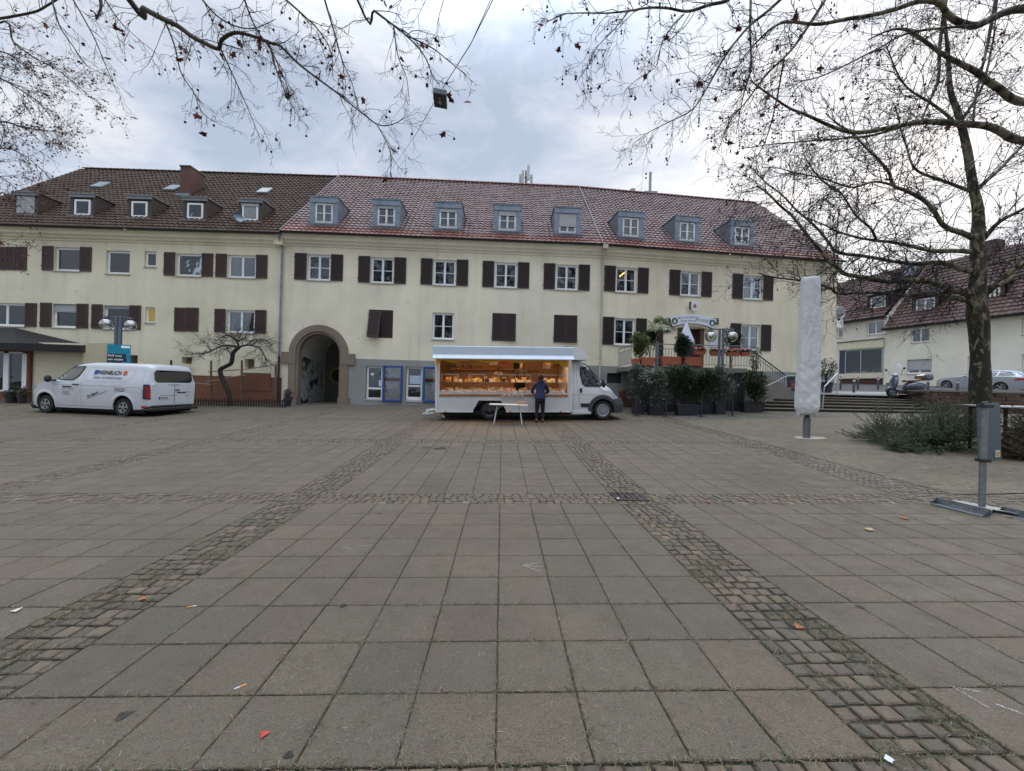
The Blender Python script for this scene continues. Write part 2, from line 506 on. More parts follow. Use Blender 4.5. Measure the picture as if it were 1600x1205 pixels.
def cr(pts, n):
 out = []
 for i in range(len(pts) - 1):
  p0, p1, p2, p3 = pts[max(i - 1, 0)], pts[i], pts[i + 1], pts[min(i + 2, len(pts) - 1)]
  for k in range(n):
   t = k / n
   out.append(.5 * ((2 * p1) + (p2 - p0) * t + (2 * p0 - 5 * p1 + 4 * p2 - p3) * t * t + (3 * p1 - p0 - 3 * p2 + p3) * t ** 3))
 out.append(pts[-1]); return out
pc = cr([Vector((p.x, p.y, 0)) for p in pathc], 40)
acc = 0
def sett_at(c, d, w, h):
 n_ = Vector((-d.y, d.x, 0)); w_ = rnd.uniform(.9, 1.3); col = tuple(q * w_ * a for q, a in zip(rnd.choice(PAL), (1.1, 1.05, .92)))
 g = .006; base = [c + d * (-h / 2 + g) + n_ * (-w / 2 + g), c + d * (h / 2 - g) + n_ * (-w / 2 + g), c + d * (h / 2 - g) + n_ * (w / 2 - g), c + d * (-h / 2 + g) + n_ * (w / 2 - g)]
 base = [p + Vector((rnd.uniform(-.006, .006), rnd.uniform(-.006, .006), 0)) for p in base]
 inn = [c + (p - c) * .82 for p in base]
 vs = [(p.x, p.y, G(p.x, p.y) - .01) for p in base] + [(p.x, p.y, G(p.x, p.y) + .008 + rnd.uniform(0, .004)) for p in inn]
 sett.add(vs, [(4, 5, 6, 7)] + [(i, (i + 1) % 4, 4 + (i + 1) % 4, 4 + i) for i in range(4)], 0, None, col)
i = 0; last = pc[0]; acc = 0
for p in pc[1:]:
 if (p - last).length >= .1:
  d = (p - last).normalized(); n_ = Vector((-d.y, d.x, 0))
  for k in range(6):
   if rnd.random() < .94: sett_at(last + n_ * (k - 2.5) * .1, d, .1, .1)
  last = p
cs_.build('pale_sett_strip', M_SETT, kind='structure', fix=False)
dg = empty('drain_grate'); gx, gy, _ = gp(1.86, 5.23)
a, b = onground(966, 779), onground(1004, 779)
gc = (a + b) / 2; dg.location = (gc.x, gc.y + .06, gc.z + .004)
tag(dg, 'dark iron storm drain grate with slanting slots in the crossing of two cobble bands', 'drain grate')
iron = plain('cast_iron', (.07, .065, .06), .5, .6, bump=.2)
fr = MB(); W, D = .23, .19
for bx in ((-W, W, -D, -D + .03), (-W, W, D - .03, D), (-W, -W + .03, -D + .03, D - .03), (W - .03, W, -D + .03, D - .03)):
 fr.box(bx[0], bx[1], bx[2], bx[3], -.02, .012)
fr.build('frame', iron, dg)
br = MB()
for k in range(6):
 x = -W + .045 + k * .070
 br.box(x, x + .034, -D + .03, D - .03, -.016, .010)
br.build('bars', iron, dg)
pb = MB(); pb.box(-W, W, -D, D, -.019, -.0175); pb.build('pit', plain('pit_dark', (.004, .004, .004), .9), dg)
lf = [plain('dry_leaf', (.34, .14, .06), .8), plain('pale_leaf', (.42, .30, .16), .8), plain('red_scrap', (.6, .06, .05), .6)]
def ground_leaf(px, py, s, m, label, kind='leaf', lobes=5, rz=None):
 p = onground(px, py); b = MB(); n = 2 * lobes
 pts = []
 for k in range(n):
  a = 2 * PI * k / n; r = s * (1 if k % 2 == 0 else .55) * rnd.uniform(.8, 1.1)
  pts.append((math.cos(a) * r * 1.2, math.sin(a) * r, .006 + .25 * s * abs(math.sin(a * 1.5 + 1)) * rnd.random()))
 b.add([(0, 0, .012 + s * .12)] + pts, [(0, k + 1, (k + 1) % n + 1) for k in range(n)])
 o = b.build('fallen_leaf' if kind == 'leaf' else kind, m, fix=False)
 sm = o.modifiers.new('thick', 'SOLIDIFY'); sm.thickness = .0015
 o.location = p + Vector((0, 0, .003)); o.rotation_euler = (0, 0, rnd.random() * 6 if rz is None else rz)
 return tag(o, label, 'leaf' if kind == 'leaf' else 'litter')
ground_leaf(1247, 981, .036, lf[0], 'orange brown dry leaf curled on the cobble band right of centre')
ground_leaf(223, 937, .034, lf[0], 'brown dry leaf lying on the left cobble band')
ground_leaf(1359, 829, .06, lf[1], 'pale tan leaf on the slabs before the sign base', lobes=4)
ground_leaf(1414, 811, .05, lf[0], 'small reddish curled leaf beside the sign base', lobes=3)
ground_leaf(1106, 785, .045, lf[0], 'little orange leaf on the cross cobble band right of the drain', lobes=4)
ground_leaf(413, 1150, .022, lf[2], 'torn red scrap on the front slabs', 'paper_scrap', 3)
whitem = plain('paper_white', (.7, .72, .76), .6)
ground_leaf(1389, 1190, .022, whitem, 'crumpled white scrap in the near cobble band', 'paper_scrap', 4)
ground_leaf(966, 780, .05, whitem, 'crumpled white tissue lying beside the drain grate', 'paper_scrap', 5)
ground_leaf(25, 956, .03, plain('cream_paper', (.6, .56, .45), .7), 'cream paper scrap on the slabs at the left edge', 'paper_scrap', 3)
def butt(px, py, rz, label):
 p = onground(px, py); e_ = empty('cigarette_butt', p + Vector((0, 0, .005)), rz)
 b = MB(); b.tube([(-.022, 0, 0), (.006, 0, 0)], .004, 8); b.build('filter', plain('cig_filter', (.75, .33, .08), .7), e_)
 b = MB(); b.tube([(.0065, 0, 0), (.03, 0, 0)], .0038, 8); b.build('stub', whitem, e_)
 tag(e_, label, 'cigarette butt')
butt(377, 1074, .7 + PI, 'orange filtered cigarette butt on the second front row of slabs')
butt(299, 949, .4, 'cigarette butt lying right of the left cobble band')
ch = MB()
def stroke(pa, pb_, w):
 A, B = onground(*pa), onground(*pb_); d = (B - A); d.z = 0; d.normalize(); n_ = Vector((-d.y, d.x, 0)) * w
 N = 8; pts = []
 for k in range(N + 1):
  q = A.lerp(B, k / N); j = rnd.uniform(.5, 1.2)
  for s_ in (-1, 1):
   w_ = q + n_ * s_ * j; pts.append((w_.x, w_.y, G(w_.x, w_.y) + .0035))
 ch.add(pts, [(2 * k, 2 * k + 1, 2 * k + 3, 2 * k + 2) for k in range(N)])
t = NT('chalk'); t.base((.55, .54, .52)); t.rough(.95)
t.l.new(t.range(t.noise(160, 3, .7, t.coord('Object')), .42, .58, 0, .75), t.b.inputs['Alpha'])
stroke((816, 884), (846, 879), .006); stroke((816, 884), (848, 886), .006); stroke((817, 884), (842, 893), .006)
stroke((1494, 1075), (1533, 1082), .007); stroke((1484, 1071), (1545, 1107), .006); stroke((1556, 1101), (1599, 1117), .008)
stroke((535, 854), (550, 859), .005); stroke((560, 853), (584, 853), .005)
ch.build('chalk_marks', t.mat, kind='structure', fix=False)
sp = MB()
def blot(px, py, r):
 c = onground(px, py); n = 9
 pts = [(c.x, c.y, G(c.x, c.y) + .003)]
 for k in range(n):
  a = 2 * PI * k / n; q = r * rnd.uniform(.6, 1.2)
  x, y = c.x + math.cos(a) * q, c.y + math.sin(a) * q; pts.append((x, y, G(x, y) + .003))
 sp.add(pts, [(0, k + 1, (k + 1) % n + 1) for k in range(n)])
for q in ((195, 1118, .035), (451, 1181, .02), (537, 947, .03), (1345, 950, .03), (593, 803, .03), (665, 700, .12), (687, 701, .15), (1100, 830, .02)):
 blot(*q)
t = NT('tar_spot'); t.base((.035, .033, .03)); t.rough(.9)
t.l.new(t.range(t.noise(60, 4, .7, t.coord('Object')), .35, .6, .2, .85), t.b.inputs['Alpha'])
sp.build('tar_spots', t.mat, kind='structure', fix=False)
st_ = MB()
def straw(x, y, L, w, a, lift, col):
 d = Vector((math.cos(a), math.sin(a), 0)); n_ = Vector((-d.y, d.x, 0)) * w
 z = G(x, y) + .002
 p0 = Vector((x, y, z)); p1 = p0 + d * L * .5 + Vector((0, 0, lift)); p2 = p0 + d * L + Vector((0, 0, lift * .2))
 st_.add([p0 - n_, p0 + n_, p1 + n_, p1 - n_, p2], [(0, 1, 2, 3), (3, 2, 4)], 0, None, col)
STRAWC = [(.26, .22, .13), (.18, .15, .09), (.34, .30, .20), (.10, .11, .05), (.12, .08, .05)]
for k in range(30000):
 v = 1.0 + 8.5 * rnd.random() ** 2.0; u = rnd.uniform(-1.35, 1.35) * (v + .4)
 if noise.noise(Vector((u * .6, v * .6, 0))) < -.25 and rnd.random() < .6: continue
 x, y = uv2xy(u, v)
 straw(x, y, rnd.uniform(.012, .038), rnd.uniform(.0005, .0011), rnd.random() * 6.28, rnd.uniform(0, .003), tuple(q * rnd.uniform(.4, 1.25) for q in rnd.choice(STRAWC)))
def joint_straw(n, u0, u1, v0, v1, green):
 for k in range(n):
  u, v = rnd.uniform(u0, u1), rnd.uniform(v0, v1)
  x, y = uv2xy(u, v); L = rnd.uniform(.015, .06)
  c = rnd.choice(STRAWC) if rnd.random() > green else (.055 * rnd.uniform(.6, 1.6), .07 * rnd.uniform(.6, 1.5), .022)
  straw(x, y, L, rnd.uniform(.0006, .0013), rnd.random() * 6.28, rnd.uniform(.002, .012), tuple(q * rnd.uniform(.6, 1) for q in c))
for (va, vb, n) in vbays[1:3]:
 hv = (vb - va) / n
 for j in range(n + 1):
  v = va + j * hv; joint_straw(int(1500 / (1 + v * .5)), -1.4 * (v + .3), 1.4 * (v + .3), v - .006, v + .006, .25)
for (ua, ub) in ubays:
 if abs(ua) > 12: continue
 for i in range(11):
  u = ua + i * SL; joint_straw(300, u - .006, u + .006, 1.55, 5.1, .3)
for (u0, u1, v0, v1, n, g) in ((U0, U0 + .57, 1.1, 3.4, 9000, .55), (U0 - 4.57, U0 - 4.0, 1.4, 4.5, 8000, .5), (-3, 3, 1.1, 1.55, 2600, .35), (U0, U0 + .57, 3.4, 8, 1500, .5), (-9, 9, 5.12, 5.57, 3000, .4)):
 for k in range(n):
  u, v = rnd.uniform(u0, u1), rnd.uniform(v0, v1)
  if noise.noise(Vector((u * 3, v * 3, 4))) < .02: continue
  joint_straw(1, u, u + .001, v, v + .001, g)
st_.build('straw_and_moss', plain('straw', (.5, .5, .5), .9, tint=True, var=.05), kind='stuff', fix=False)
# ================================================================ HOUSES
def m_render(name, col, dirt=.35, plinth=False):
 t = NT(name); vec = t.coord('Object')
 big = t.noise(.35, 5, .6, vec); mid = t.noise(2.2, 6, .65, vec); fine = t.noise(45, 4, .7, vec)
 streak = t.noise(1.0, 5, .6, t.coord('Object', (2.2, 2.2, .16)))
 dk = tuple(q * .80 for q in col); lt = tuple(min(1, q * 1.07) for q in col)
 c = t.mix(t.range(big, .3, .7, 0, 1), dk, lt)
 c = t.mix(t.range(streak, .5, .72, 0, dirt), c, tuple(q * k for q, k in zip(col, (.66, .66, .64))))
 c = t.mix(t.range(mid, .62, .78, 0, dirt * .6), c, tuple(q * .62 for q in col))
 patch = t.node('ShaderNodeTexVoronoi', {'Vector': vec, 'Scale': .9, 'Randomness': 1.0})
 c = t.mix(t.range(patch.outputs['Distance'], .05, .10, .30, 0), c, tuple(q * .55 for q in col))
 if plinth:
  c = t.mix(t.range(mid, .5, .66, 0, .5), c, (.13, .13, .11))
 t.base(c); t.rough(.88)
 t.bump(t.math('ADD', t.math('MULTIPLY', fine, .6), mid), .35, .012)
 return t.mat
M_CREAM_L = m_render('yellow_cream_render', (.79, .735, .545))
M_CREAM = m_render('pale_cream_render', (.83, .77, .60))
M_CREAM_R = m_render('pale_cream_render_right', (.82, .75, .57))
M_GREYPL = m_render('grey_plinth_paint', (.30, .315, .295), .4)
M_BROWNPL = m_render('red_brown_plinth_paint', (.20, .085, .05), .4)
def m_tile(name, a, b, c_, lich):
 t = NT(name)
 uv = t.node('ShaderNodeUVMap').outputs[0]
 fl = t.node('ShaderNodeVectorMath', {0: uv}, operation='FLOOR').outputs[0]
 wn_ = t.node('ShaderNodeTexWhiteNoise', {'Vector': fl}).outputs['Value']
 vec = t.coord('Object'); big = t.noise(.45, 5, .65, vec); f = t.noise(22, 5, .7, vec)
 c = t.ramp(wn_, [(0, a), (.5, b), (1, c_)])
 c = t.mix(t.range(big, .42, .62, 0, .75), c, lich)
 c = t.mix(t.range(f, .5, .7, 0, .6), c, tuple(q * .5 for q in a))
 se = t.node('ShaderNodeSeparateXYZ', {0: uv})
 low = t.range(se.outputs[1], 1.5, 4.5, .75, 0)
 if name.startswith('red'): c = t.mix(low, c, t.ramp(wn_, [(0, (.16, .045, .028)), (1, (.26, .075, .045))]))
 if name.startswith('brown'): t.b.inputs['Specular IOR Level'].default_value = .18
 t.base(c); t.rough(t.range(f, .3, .7, (.38 if name.startswith('red') else .6), (.6 if name.startswith('red') else .75))); t.bump(f, .35, .01)
 return t.mat
M_TILE_R = m_tile('red_roof_tile', (.10, .050, .042), (.135, .068, .056), (.175, .086, .070), (.16, .105, .095))
M_TILE_B = m_tile('brown_roof_tile', (.046, .026, .016), (.060, .034, .021), (.082, .046, .028), (.068, .044, .027))
M_TILE_H = m_tile('dark_red_roof_tile', (.06, .03, .026), (.085, .04, .033), (.12, .055, .043), (.065, .045, .038))
M_ZINC = plain('zinc_sheet', (.20, .245, .29), .38, .55, var=.2, scale=2.5)
M_ZINCD = plain('dark_gutter', (.05, .048, .05), .45, .5)
M_PIPE = plain('galvanised_pipe', (.30, .32, .35), .4, .7, var=.2)
M_PIPEW = plain('painted_pipe', (.50, .47, .38), .6)
M_WHITE = plain('window_white', (.86, .87, .88), .45, var=.03)
M_BROWN = plain('brown_shutter', (.028, .016, .016), .5, var=.2, scale=3)
M_BROWNL = plain('red_brown_shutter', (.055, .028, .024), .6, var=.22, scale=3)
M_SILL = plain('window_sill_grey', (.45, .43, .38), .7)
M_SHELL = plain('brown_shingle', (.06, .045, .036), .7, bump=.5)
M_STONE = m_render('sandstone_arch', (.235, .185, .145), .5)
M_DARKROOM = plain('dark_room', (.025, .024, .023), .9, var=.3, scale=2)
M_CURTAIN = plain('net_curtain', (.26, .27, .25), .9, var=.15, scale=4)
M_BLIND = plain('roller_shutter', (.40, .41, .42), .6, var=.06)
def m_winglass():
 t = NT('window_glass')
 for q in list(t.n): t.n.remove(q)
 out = t.node('ShaderNodeOutputMaterial')
 vec = t.coord('Object')
 bp = t.node('ShaderNodeBump', {'Height': t.noise(1.3, 2, .5, vec), 'Strength': .12, 'Distance': .05}).outputs[0]
 gl = t.node('ShaderNodeBsdfGlossy', {'Color': (.85, .9, .95, 1), 'Roughness': .015, 'Normal': bp}).outputs[0]
 tr = t.node('ShaderNodeBsdfTransparent', {'Color': (.80, .82, .82, 1)}).outputs[0]
 fr = t.node('ShaderNodeFresnel', {'IOR': 1.55}).outputs[0]
 fac = t.math('ADD', t.math('MULTIPLY', fr, 1.0), .03)
 mx = t.node('ShaderNodeMixShader', {0: fac, 1: tr, 2: gl}).outputs[0]
 t.l.new(mx, out.inputs['Surface'])
 return t.mat
M_GLASS = m_winglass()
class Wall:
 def __init__(s, A, B):
  s.A = Vector((A[0], A[1], 0)); s.B = Vector((B[0], B[1], 0))
  s.d = (s.B - s.A).normalized(); s.L = (s.B - s.A).length
  s.n = Vector((-s.d.y, s.d.x, 0))
  s.rz = math.atan2(s.d.y, s.d.x)
  s.M = Matrix.Translation(s.A) @ Matrix.Rotation(s.rz, 4, 'Z')
 def at(s, px, py, off=0.0):
  """(s, z) of the point of the wall seen at the pixel; off = distance behind the wall face"""
  r = P(px, py, 1.0) - Vector((0, 0, EYE)); o = Vector((0, 0, EYE))
  A = s.A + s.n * off
  k = (A - o).dot(s.n) / r.dot(s.n); h = o + r * k
  return ((h - A).dot(s.d), h.z)
 def w(s, a, y, z):
  return s.M @ Vector((a, y, z))
W1 = P(443, 500, 19.72); W2 = P(936, 480, 20.3); W3 = P(1306.5, 480, 21.9)
WL = Wall((-29.0, 19.55), (W1.x, W1.y)); WM = Wall(W1.xy, W2.xy); WR = Wall(W2.xy, W3.xy)
ZPL = 1.16 + EYE; ZEAVE = 7.38 + EYE; ZRIDGE = 13.76 + EYE
ZB = -.6
def holewall(b, W, s0, s1, z0, z1, holes, y=0.0, m=0, reveal=.16):
 """a wall face with rectangular openings and their reveals"""
 xs = sorted({s0, s1, *[h[0] for h in holes], *[h[1] for h in holes]})
 zs = sorted({z0, z1, *[h[2] for h in holes], *[h[3] for h in holes]})
 xs = [q for q in xs if s0 <= q <= s1]; zs = [q for q in zs if z0 <= q <= z1]
 for i in range(len(xs) - 1):
  for j in range(len(zs) - 1):
   cx, cz = (xs[i] + xs[i + 1]) / 2, (zs[j] + zs[j + 1]) / 2
   if any(h[0] < cx < h[1] and h[2] < cz < h[3] for h in holes): continue
   b.quad(W.w(xs[i], y, zs[j]), W.w(xs[i + 1], y, zs[j]), W.w(xs[i + 1], y, zs[j + 1]), W.w(xs[i], y, zs[j + 1]), m)
 for h in holes:
  a, c, d, e_ = h[0], h[1], max(h[2], z0), min(h[3], z1)
  if d >= e_: continue
  r = y + (h[4] if len(h) > 4 else reveal)
  b.quad(W.w(a, y, d), W.w(a, r, d), W.w(a, r, e_), W.w(a, y, e_), m)
  b.quad(W.w(c, y, d), W.w(c, r, d), W.w(c, r, e_), W.w(c, y, e_), m)
  if h[3] <= z1: b.quad(W.w(a, y, e_), W.w(c, y, e_), W.w(c, r, e_), W.w(a, r, e_), m)
  if h[2] >= z0: b.quad(W.w(a, y, d), W.w(c, y, d), W.w(c, r, d), W.w(a, r, d), m)
PROTO = {}
def window(root, W, s, z, w, h, style='cross', deep=.10, curtain=None, sill=M_SILL, blind=0.0, fm=M_WHITE, loc_world=None):
 """a casement window, its frame a part and pane, sill, curtain and blind its sub-parts; local x along the wall, y inwards"""
 key = (round(w, 2), round(h, 2), style, curtain, round(blind, 2), sill.name if sill else None, fm.name)
 M_ = W.M @ Matrix.Translation((s, deep, z))
 if key in PROTO:
  o = PROTO[key].copy(); COL.objects.link(o)
  chs = [c.copy() for c in PROTO[key].children]
  for c in chs: COL.objects.link(c); c.parent = o
 else:
  b = MB(); t = .055; hw = w / 2
  def bar(x0, x1, z0, z1, y0=0.0, y1=.06): b.box(x0, x1, y0, y1, z0, z1)
  bar(-hw, hw, 0, t); bar(-hw, hw, h - t, h); bar(-hw, -hw + t, t, h - t); bar(hw - t, hw, t, h - t)
  s2 = .045
  def sash(x0, x1, z0, z1, cross):
   bar(x0, x1, z0, z0 + s2, -.012, .05); bar(x0, x1, z1 - s2, z1, -.012, .05)
   bar(x0, x0 + s2, z0 + s2, z1 - s2, -.012, .05); bar(x1 - s2, x1, z0 + s2, z1 - s2, -.012, .05)
   if cross: bar(x0 + s2, x1 - s2, (z0 + z1) / 2 - .014, (z0 + z1) / 2 + .014, -.006, .03)
  if style in ('cross', 'double'):
   sash(-hw + t, -.008, t, h - t, style == 'cross'); sash(.008, hw - t, t, h - t, style == 'cross')
   bar(-.008, .008, t, h - t, -.03, .03)
  elif style == 'door':
   sash(-hw + t, hw - t, t, h - t, False); bar(-hw + t, hw - t, h * .42, h * .42 + .07, -.012, .05); bar(-hw + t, hw - t, t, h * .12, -.008, .05)
  elif style == 'split':
   sash(-hw + t, hw - t, t, h * .33, False); sash(-hw + t, hw - t, h * .33, h - t, False)
  else: sash(-hw + t, hw - t, t, h - t, False)
  o = b.build('window', fm, bevel=.004)
  b = MB(); b.box(-hw + t + .02, hw - t - .02, .020, .026, t + .02, h - t - .02)
  b.build('pane', M_GLASS, o)
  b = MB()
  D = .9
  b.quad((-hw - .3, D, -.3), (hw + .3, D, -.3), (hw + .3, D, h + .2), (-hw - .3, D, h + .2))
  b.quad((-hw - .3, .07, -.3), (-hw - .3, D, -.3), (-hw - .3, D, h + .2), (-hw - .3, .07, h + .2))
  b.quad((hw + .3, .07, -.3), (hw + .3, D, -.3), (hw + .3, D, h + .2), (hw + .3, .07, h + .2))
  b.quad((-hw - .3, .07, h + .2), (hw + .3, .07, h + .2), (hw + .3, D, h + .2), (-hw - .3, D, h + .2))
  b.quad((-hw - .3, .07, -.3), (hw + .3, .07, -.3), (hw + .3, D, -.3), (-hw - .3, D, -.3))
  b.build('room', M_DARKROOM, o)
  if curtain:
   b = MB(); n = 26
   segs = {'full': [(-hw, hw)], 'left': [(-hw, -hw * .35)], 'right': [(hw * .3, hw)], 'sides': [(-hw, -hw * .55), (hw * .55, hw)], 'half': [(-hw, hw)]}[curtain]
   top = h; bot = 0 if curtain != 'half' else 0
   if curtain == 'half': top = h * .5
   for x0, x1 in segs:
    vs = []
    for k in range(n + 1):
     x = x0 + (x1 - x0) * k / n; y = .11 + .018 * math.sin(k * 1.9) + .008 * math.sin(k * .7)
     vs += [(x, y, bot), (x, y, top)]
    b.add(vs, [(2 * k, 2 * k + 2, 2 * k + 3, 2 * k + 1) for k in range(n)])
   b.build('curtain', M_CURTAIN, o, smooth=60)
  if blind:
   b = MB(); n = int(blind * h / .05)
   for k in range(n):
    z1 = h - .01 - k * .05; b.add([(-hw + .02, -.03, z1), (hw - .02, -.03, z1), (hw - .02, -.038, z1 - .025), (-hw + .02, -.038, z1 - .025), (hw - .02, -.03, z1 - .05), (-hw + .02, -.03, z1 - .05)], [(0, 1, 2, 3), (3, 2, 4, 5)])
   b.box(-hw, hw, -.045, -.02, h - blind * h - .05, h - blind * h - .01)
   b.build('roller_blind', M_BLIND, o)
  if sill:
   b = MB(); b.box(-hw - .04, hw + .04, -deep - .05, .0, -.05, -.005); b.build('sill', sill, o, bevel=.006)
  PROTO[key] = o
 o.parent = root
 o.matrix_basis = Matrix.Translation(-root.location) @ M_
 return o
def shutter_mesh(w, h):
 b = MB(); t = .07
 b.box(-w / 2, w / 2, 0, .035, 0, t + .03); b.box(-w / 2, w / 2, 0, .035, h - t, h)
 b.box(-w / 2, -w / 2 + t, 0, .035, t + .03, h - t); b.box(w / 2 - t, w / 2, 0, .035, t + .03, h - t)
 b.box(-w / 2 + t, w / 2 - t, .012, .028, t + .03, h - t)
 n = int((h - 2 * t) / .06)
 for k in range(n):
  z = t + .035 + (h - 2 * t - .04) * k / n
  b.add([(-w / 2 + t, .011, z), (w / 2 - t, .011, z), (w / 2 - t, .002, z + .045), (-w / 2 + t, .002, z + .045), (w / 2 - t, .011, z + .05), (-w / 2 + t, .011, z + .05)], [(0, 1, 2, 3), (3, 2, 4, 5)])
 for z in (.2, h - .2): b.box(-w / 2 - .05, -w / 2 + .05, -.008, 0, z, z + .03)
 return b
def shutter(root, W, s, z, w, h, mat, ang=0.0, tilt=0.0, y=-.05):
 key = ('sh', round(w, 2), round(h, 2), mat.name)
 if key in PROTO: o = PROTO[key].copy(); COL.objects.link(o)
 else: o = shutter_mesh(w, h).build('shutter', mat); PROTO[key] = o
 o.parent = root
 o.matrix_basis = Matrix.Translation(-root.location) @ W.M @ Matrix.Translation((s, y, z)) @ Matrix.Rotation(ang + rnd.uniform(-.02, .02), 4, 'Z') @ Matrix.Rotation(tilt, 4, 'X')
 return o
def tiled(b, A, B, C, D, tw=.26, th=.335, amp=.022, lift=.045, row0=0):
 """pantiles between eave A-B and ridge D-C"""
 A, B, C, D = map(Vector, (A, B, C, D))
 nc = round(((D - A).length + (C - B).length) / 2 / th); nt = round(((B - A).length + (C - D).length) / 2 / tw)
 nrm = (B - A).cross(D - A).normalized()
 if nrm.z < 0: nrm = -nrm
 SH = [(0, -.9), (.16, .2), (.34, 1.0), (.55, .55), (.78, -.6)]
 for r in range(nc):
  v0, v1 = r / nc, min(1.0, (r + 1.12) / nc)
  vs = []; uv = []; cols = []
  for i in range(nt):
   for (f, hgt) in SH:
    cols.append((i + f, hgt, i))
  cols.append((nt, -.9, nt - 1))
  jit = [rnd.uniform(-.006, .009) for _ in range(nt)]
  off = rnd.uniform(-.02, .02)
  for (q, hgt, i) in cols:
   u = q / nt
   e0 = A.lerp(B, u); e1 = D.lerp(C, u)
   p0 = e0.lerp(e1, v0); p1 = e0.lerp(e1, v1)
   j = jit[min(i, nt - 1)]
   vs += [p0 + nrm * (lift - .028 + amp * hgt * .6 + j), p0 + nrm * (lift + amp * hgt + j), p1 + nrm * (amp * hgt * .85)]
   uv += [(q + .01, r + row0 + .5)] * 3
  fs = []
  for k in range(len(cols) - 1):
   a = 3 * k
   fs += [(a, a + 3, a + 4, a + 1), (a + 1, a + 4, a + 5, a + 2)]
  bidx = len(b.v); b.v += [tuple(p) for p in vs]
  for n_, f in enumerate(fs):
   k = n_ // 2; i = cols[k][2]
   b.f.append(tuple(bidx + q for q in f)); b.m.append(0); b.uv.append([(i + .5, r + row0 + .5)] * 4); b.col.append(None)
 b.has_uv = True
def gutter(b, p0, p1, r=.075, n=8):
 p0, p1 = Vector(p0), Vector(p1); d = (p1 - p0).normalized(); side = Vector((-d.y, d.x, 0)).normalized()
 vs = []
 for p in (p0, p1):
  for k in range(n + 1):
   a = PI * k / n; vs.append(p + side * (r * math.cos(a)) + Vector((0, 0, -r * math.sin(a))))
  for k in range(n + 1):
   a = PI * (n - k) / n; vs.append(p + side * ((r - .01) * math.cos(a)) + Vector((0, 0, -(r - .01) * math.sin(a))))
 m_ = 2 * (n + 1)
 b.add(vs, [(k, (k + 1) % m_, m_ + (k + 1) % m_, m_ + k) for k in range(m_)])
def roofset(root, W, s0, s1, tilemat, e0=0.0, e1=0.0, run=6.35, oh=.42):
 """front slope in pantiles, back slope, ridge, cornice and gutter"""
 b = MB()
 ey = -oh; zr = ZRIDGE; ze = ZEAVE
 tiled(b, W.w(s0 - e0, ey, ze), W.w(s1 + e1, ey, ze), W.w(s1 + e1, run, zr), W.w(s0 - e0, run, zr))
 o = b.build('roof', tilemat, root, world=True, fix=False, smooth=50)
 b = MB()
 b.quad(W.w(s0, run, zr - .03), W.w(s1, run, zr - .03), W.w(s1, 2 * run + .4, ze), W.w(s0, 2 * run + .4, ze))
 b.quad(W.w(s0, ey + .05, ze - .03), W.w(s1, ey + .05, ze - .03), W.w(s1, run, zr - .05), W.w(s0, run, zr - .05))
 b.build('roof_boarding', tilemat, o, world=False, fix=False) if False else None
 bb = MB(); bb.v, bb.f, bb.m, bb.uv, bb.col = b.v, b.f, b.m, b.uv, b.col
 bb.build('rear_slope', plain('roof_underlay', (.05, .035, .03), .8), root, world=True, fix=False)
 b = MB(); n = int((s1 - s0) / .38)
 for k in range(n):
  a, c = s0 + (s1 - s0) * k / n, s0 + (s1 - s0) * (k + 1) / n + .03
  b.loft([[W.w(q, run + math.cos(t_) * (.12 + d_), zr + .0 + math.sin(t_) * (.10 + d_)) for t_ in [PI * i / 6 for i in range(7)]] for q, d_ in ((a, .0), (c, .014))], ring=False)
 b.build('ridge_tiles', tilemat, root, world=True, fix=False, smooth=50)
 g = MB(); gutter(g, W.w(s0 - .02, ey - .05, ze + .01), W.w(s1 + .02, ey - .05, ze + .01)); g.build('gutter', M_ZINCD, root, world=True, smooth=40)
 return o
def cornice(root, W, s0, s1, mat):
 b = MB()
 pr = [(-.34, ZEAVE - .04), (-.34, ZEAVE - .13), (-.27, ZEAVE - .17), (-.25, ZEAVE - .30), (-.17, ZEAVE - .36), (-.12, ZEAVE - .46), (-.055, ZEAVE - .47), (-.05, ZEAVE - .56), (.0, ZEAVE - .60)]
 for a, c in zip(pr, pr[1:]):
  b.quad(W.w(s0, a[0], a[1]), W.w(s1, a[0], a[1]), W.w(s1, c[0], c[1]), W.w(s0, c[0], c[1]))
 b.quad(W.w(s0, .1, ZEAVE - .04), W.w(s1, .1, ZEAVE - .04), W.w(s1, -.34, ZEAVE - .04), W.w(s0, -.34, ZEAVE - .04))
 for q in (s0, s1):
  b.add([W.w(q, y, z) for y, z in pr] + [W.w(q, 0, ZEAVE - .04)], [tuple(range(len(pr) + 1))])
 b.build('cornice', mat, root, world=True)
def zroof(y): return ZEAVE + (y + .42) * (ZRIDGE - ZEAVE) / (6.35 + .42)
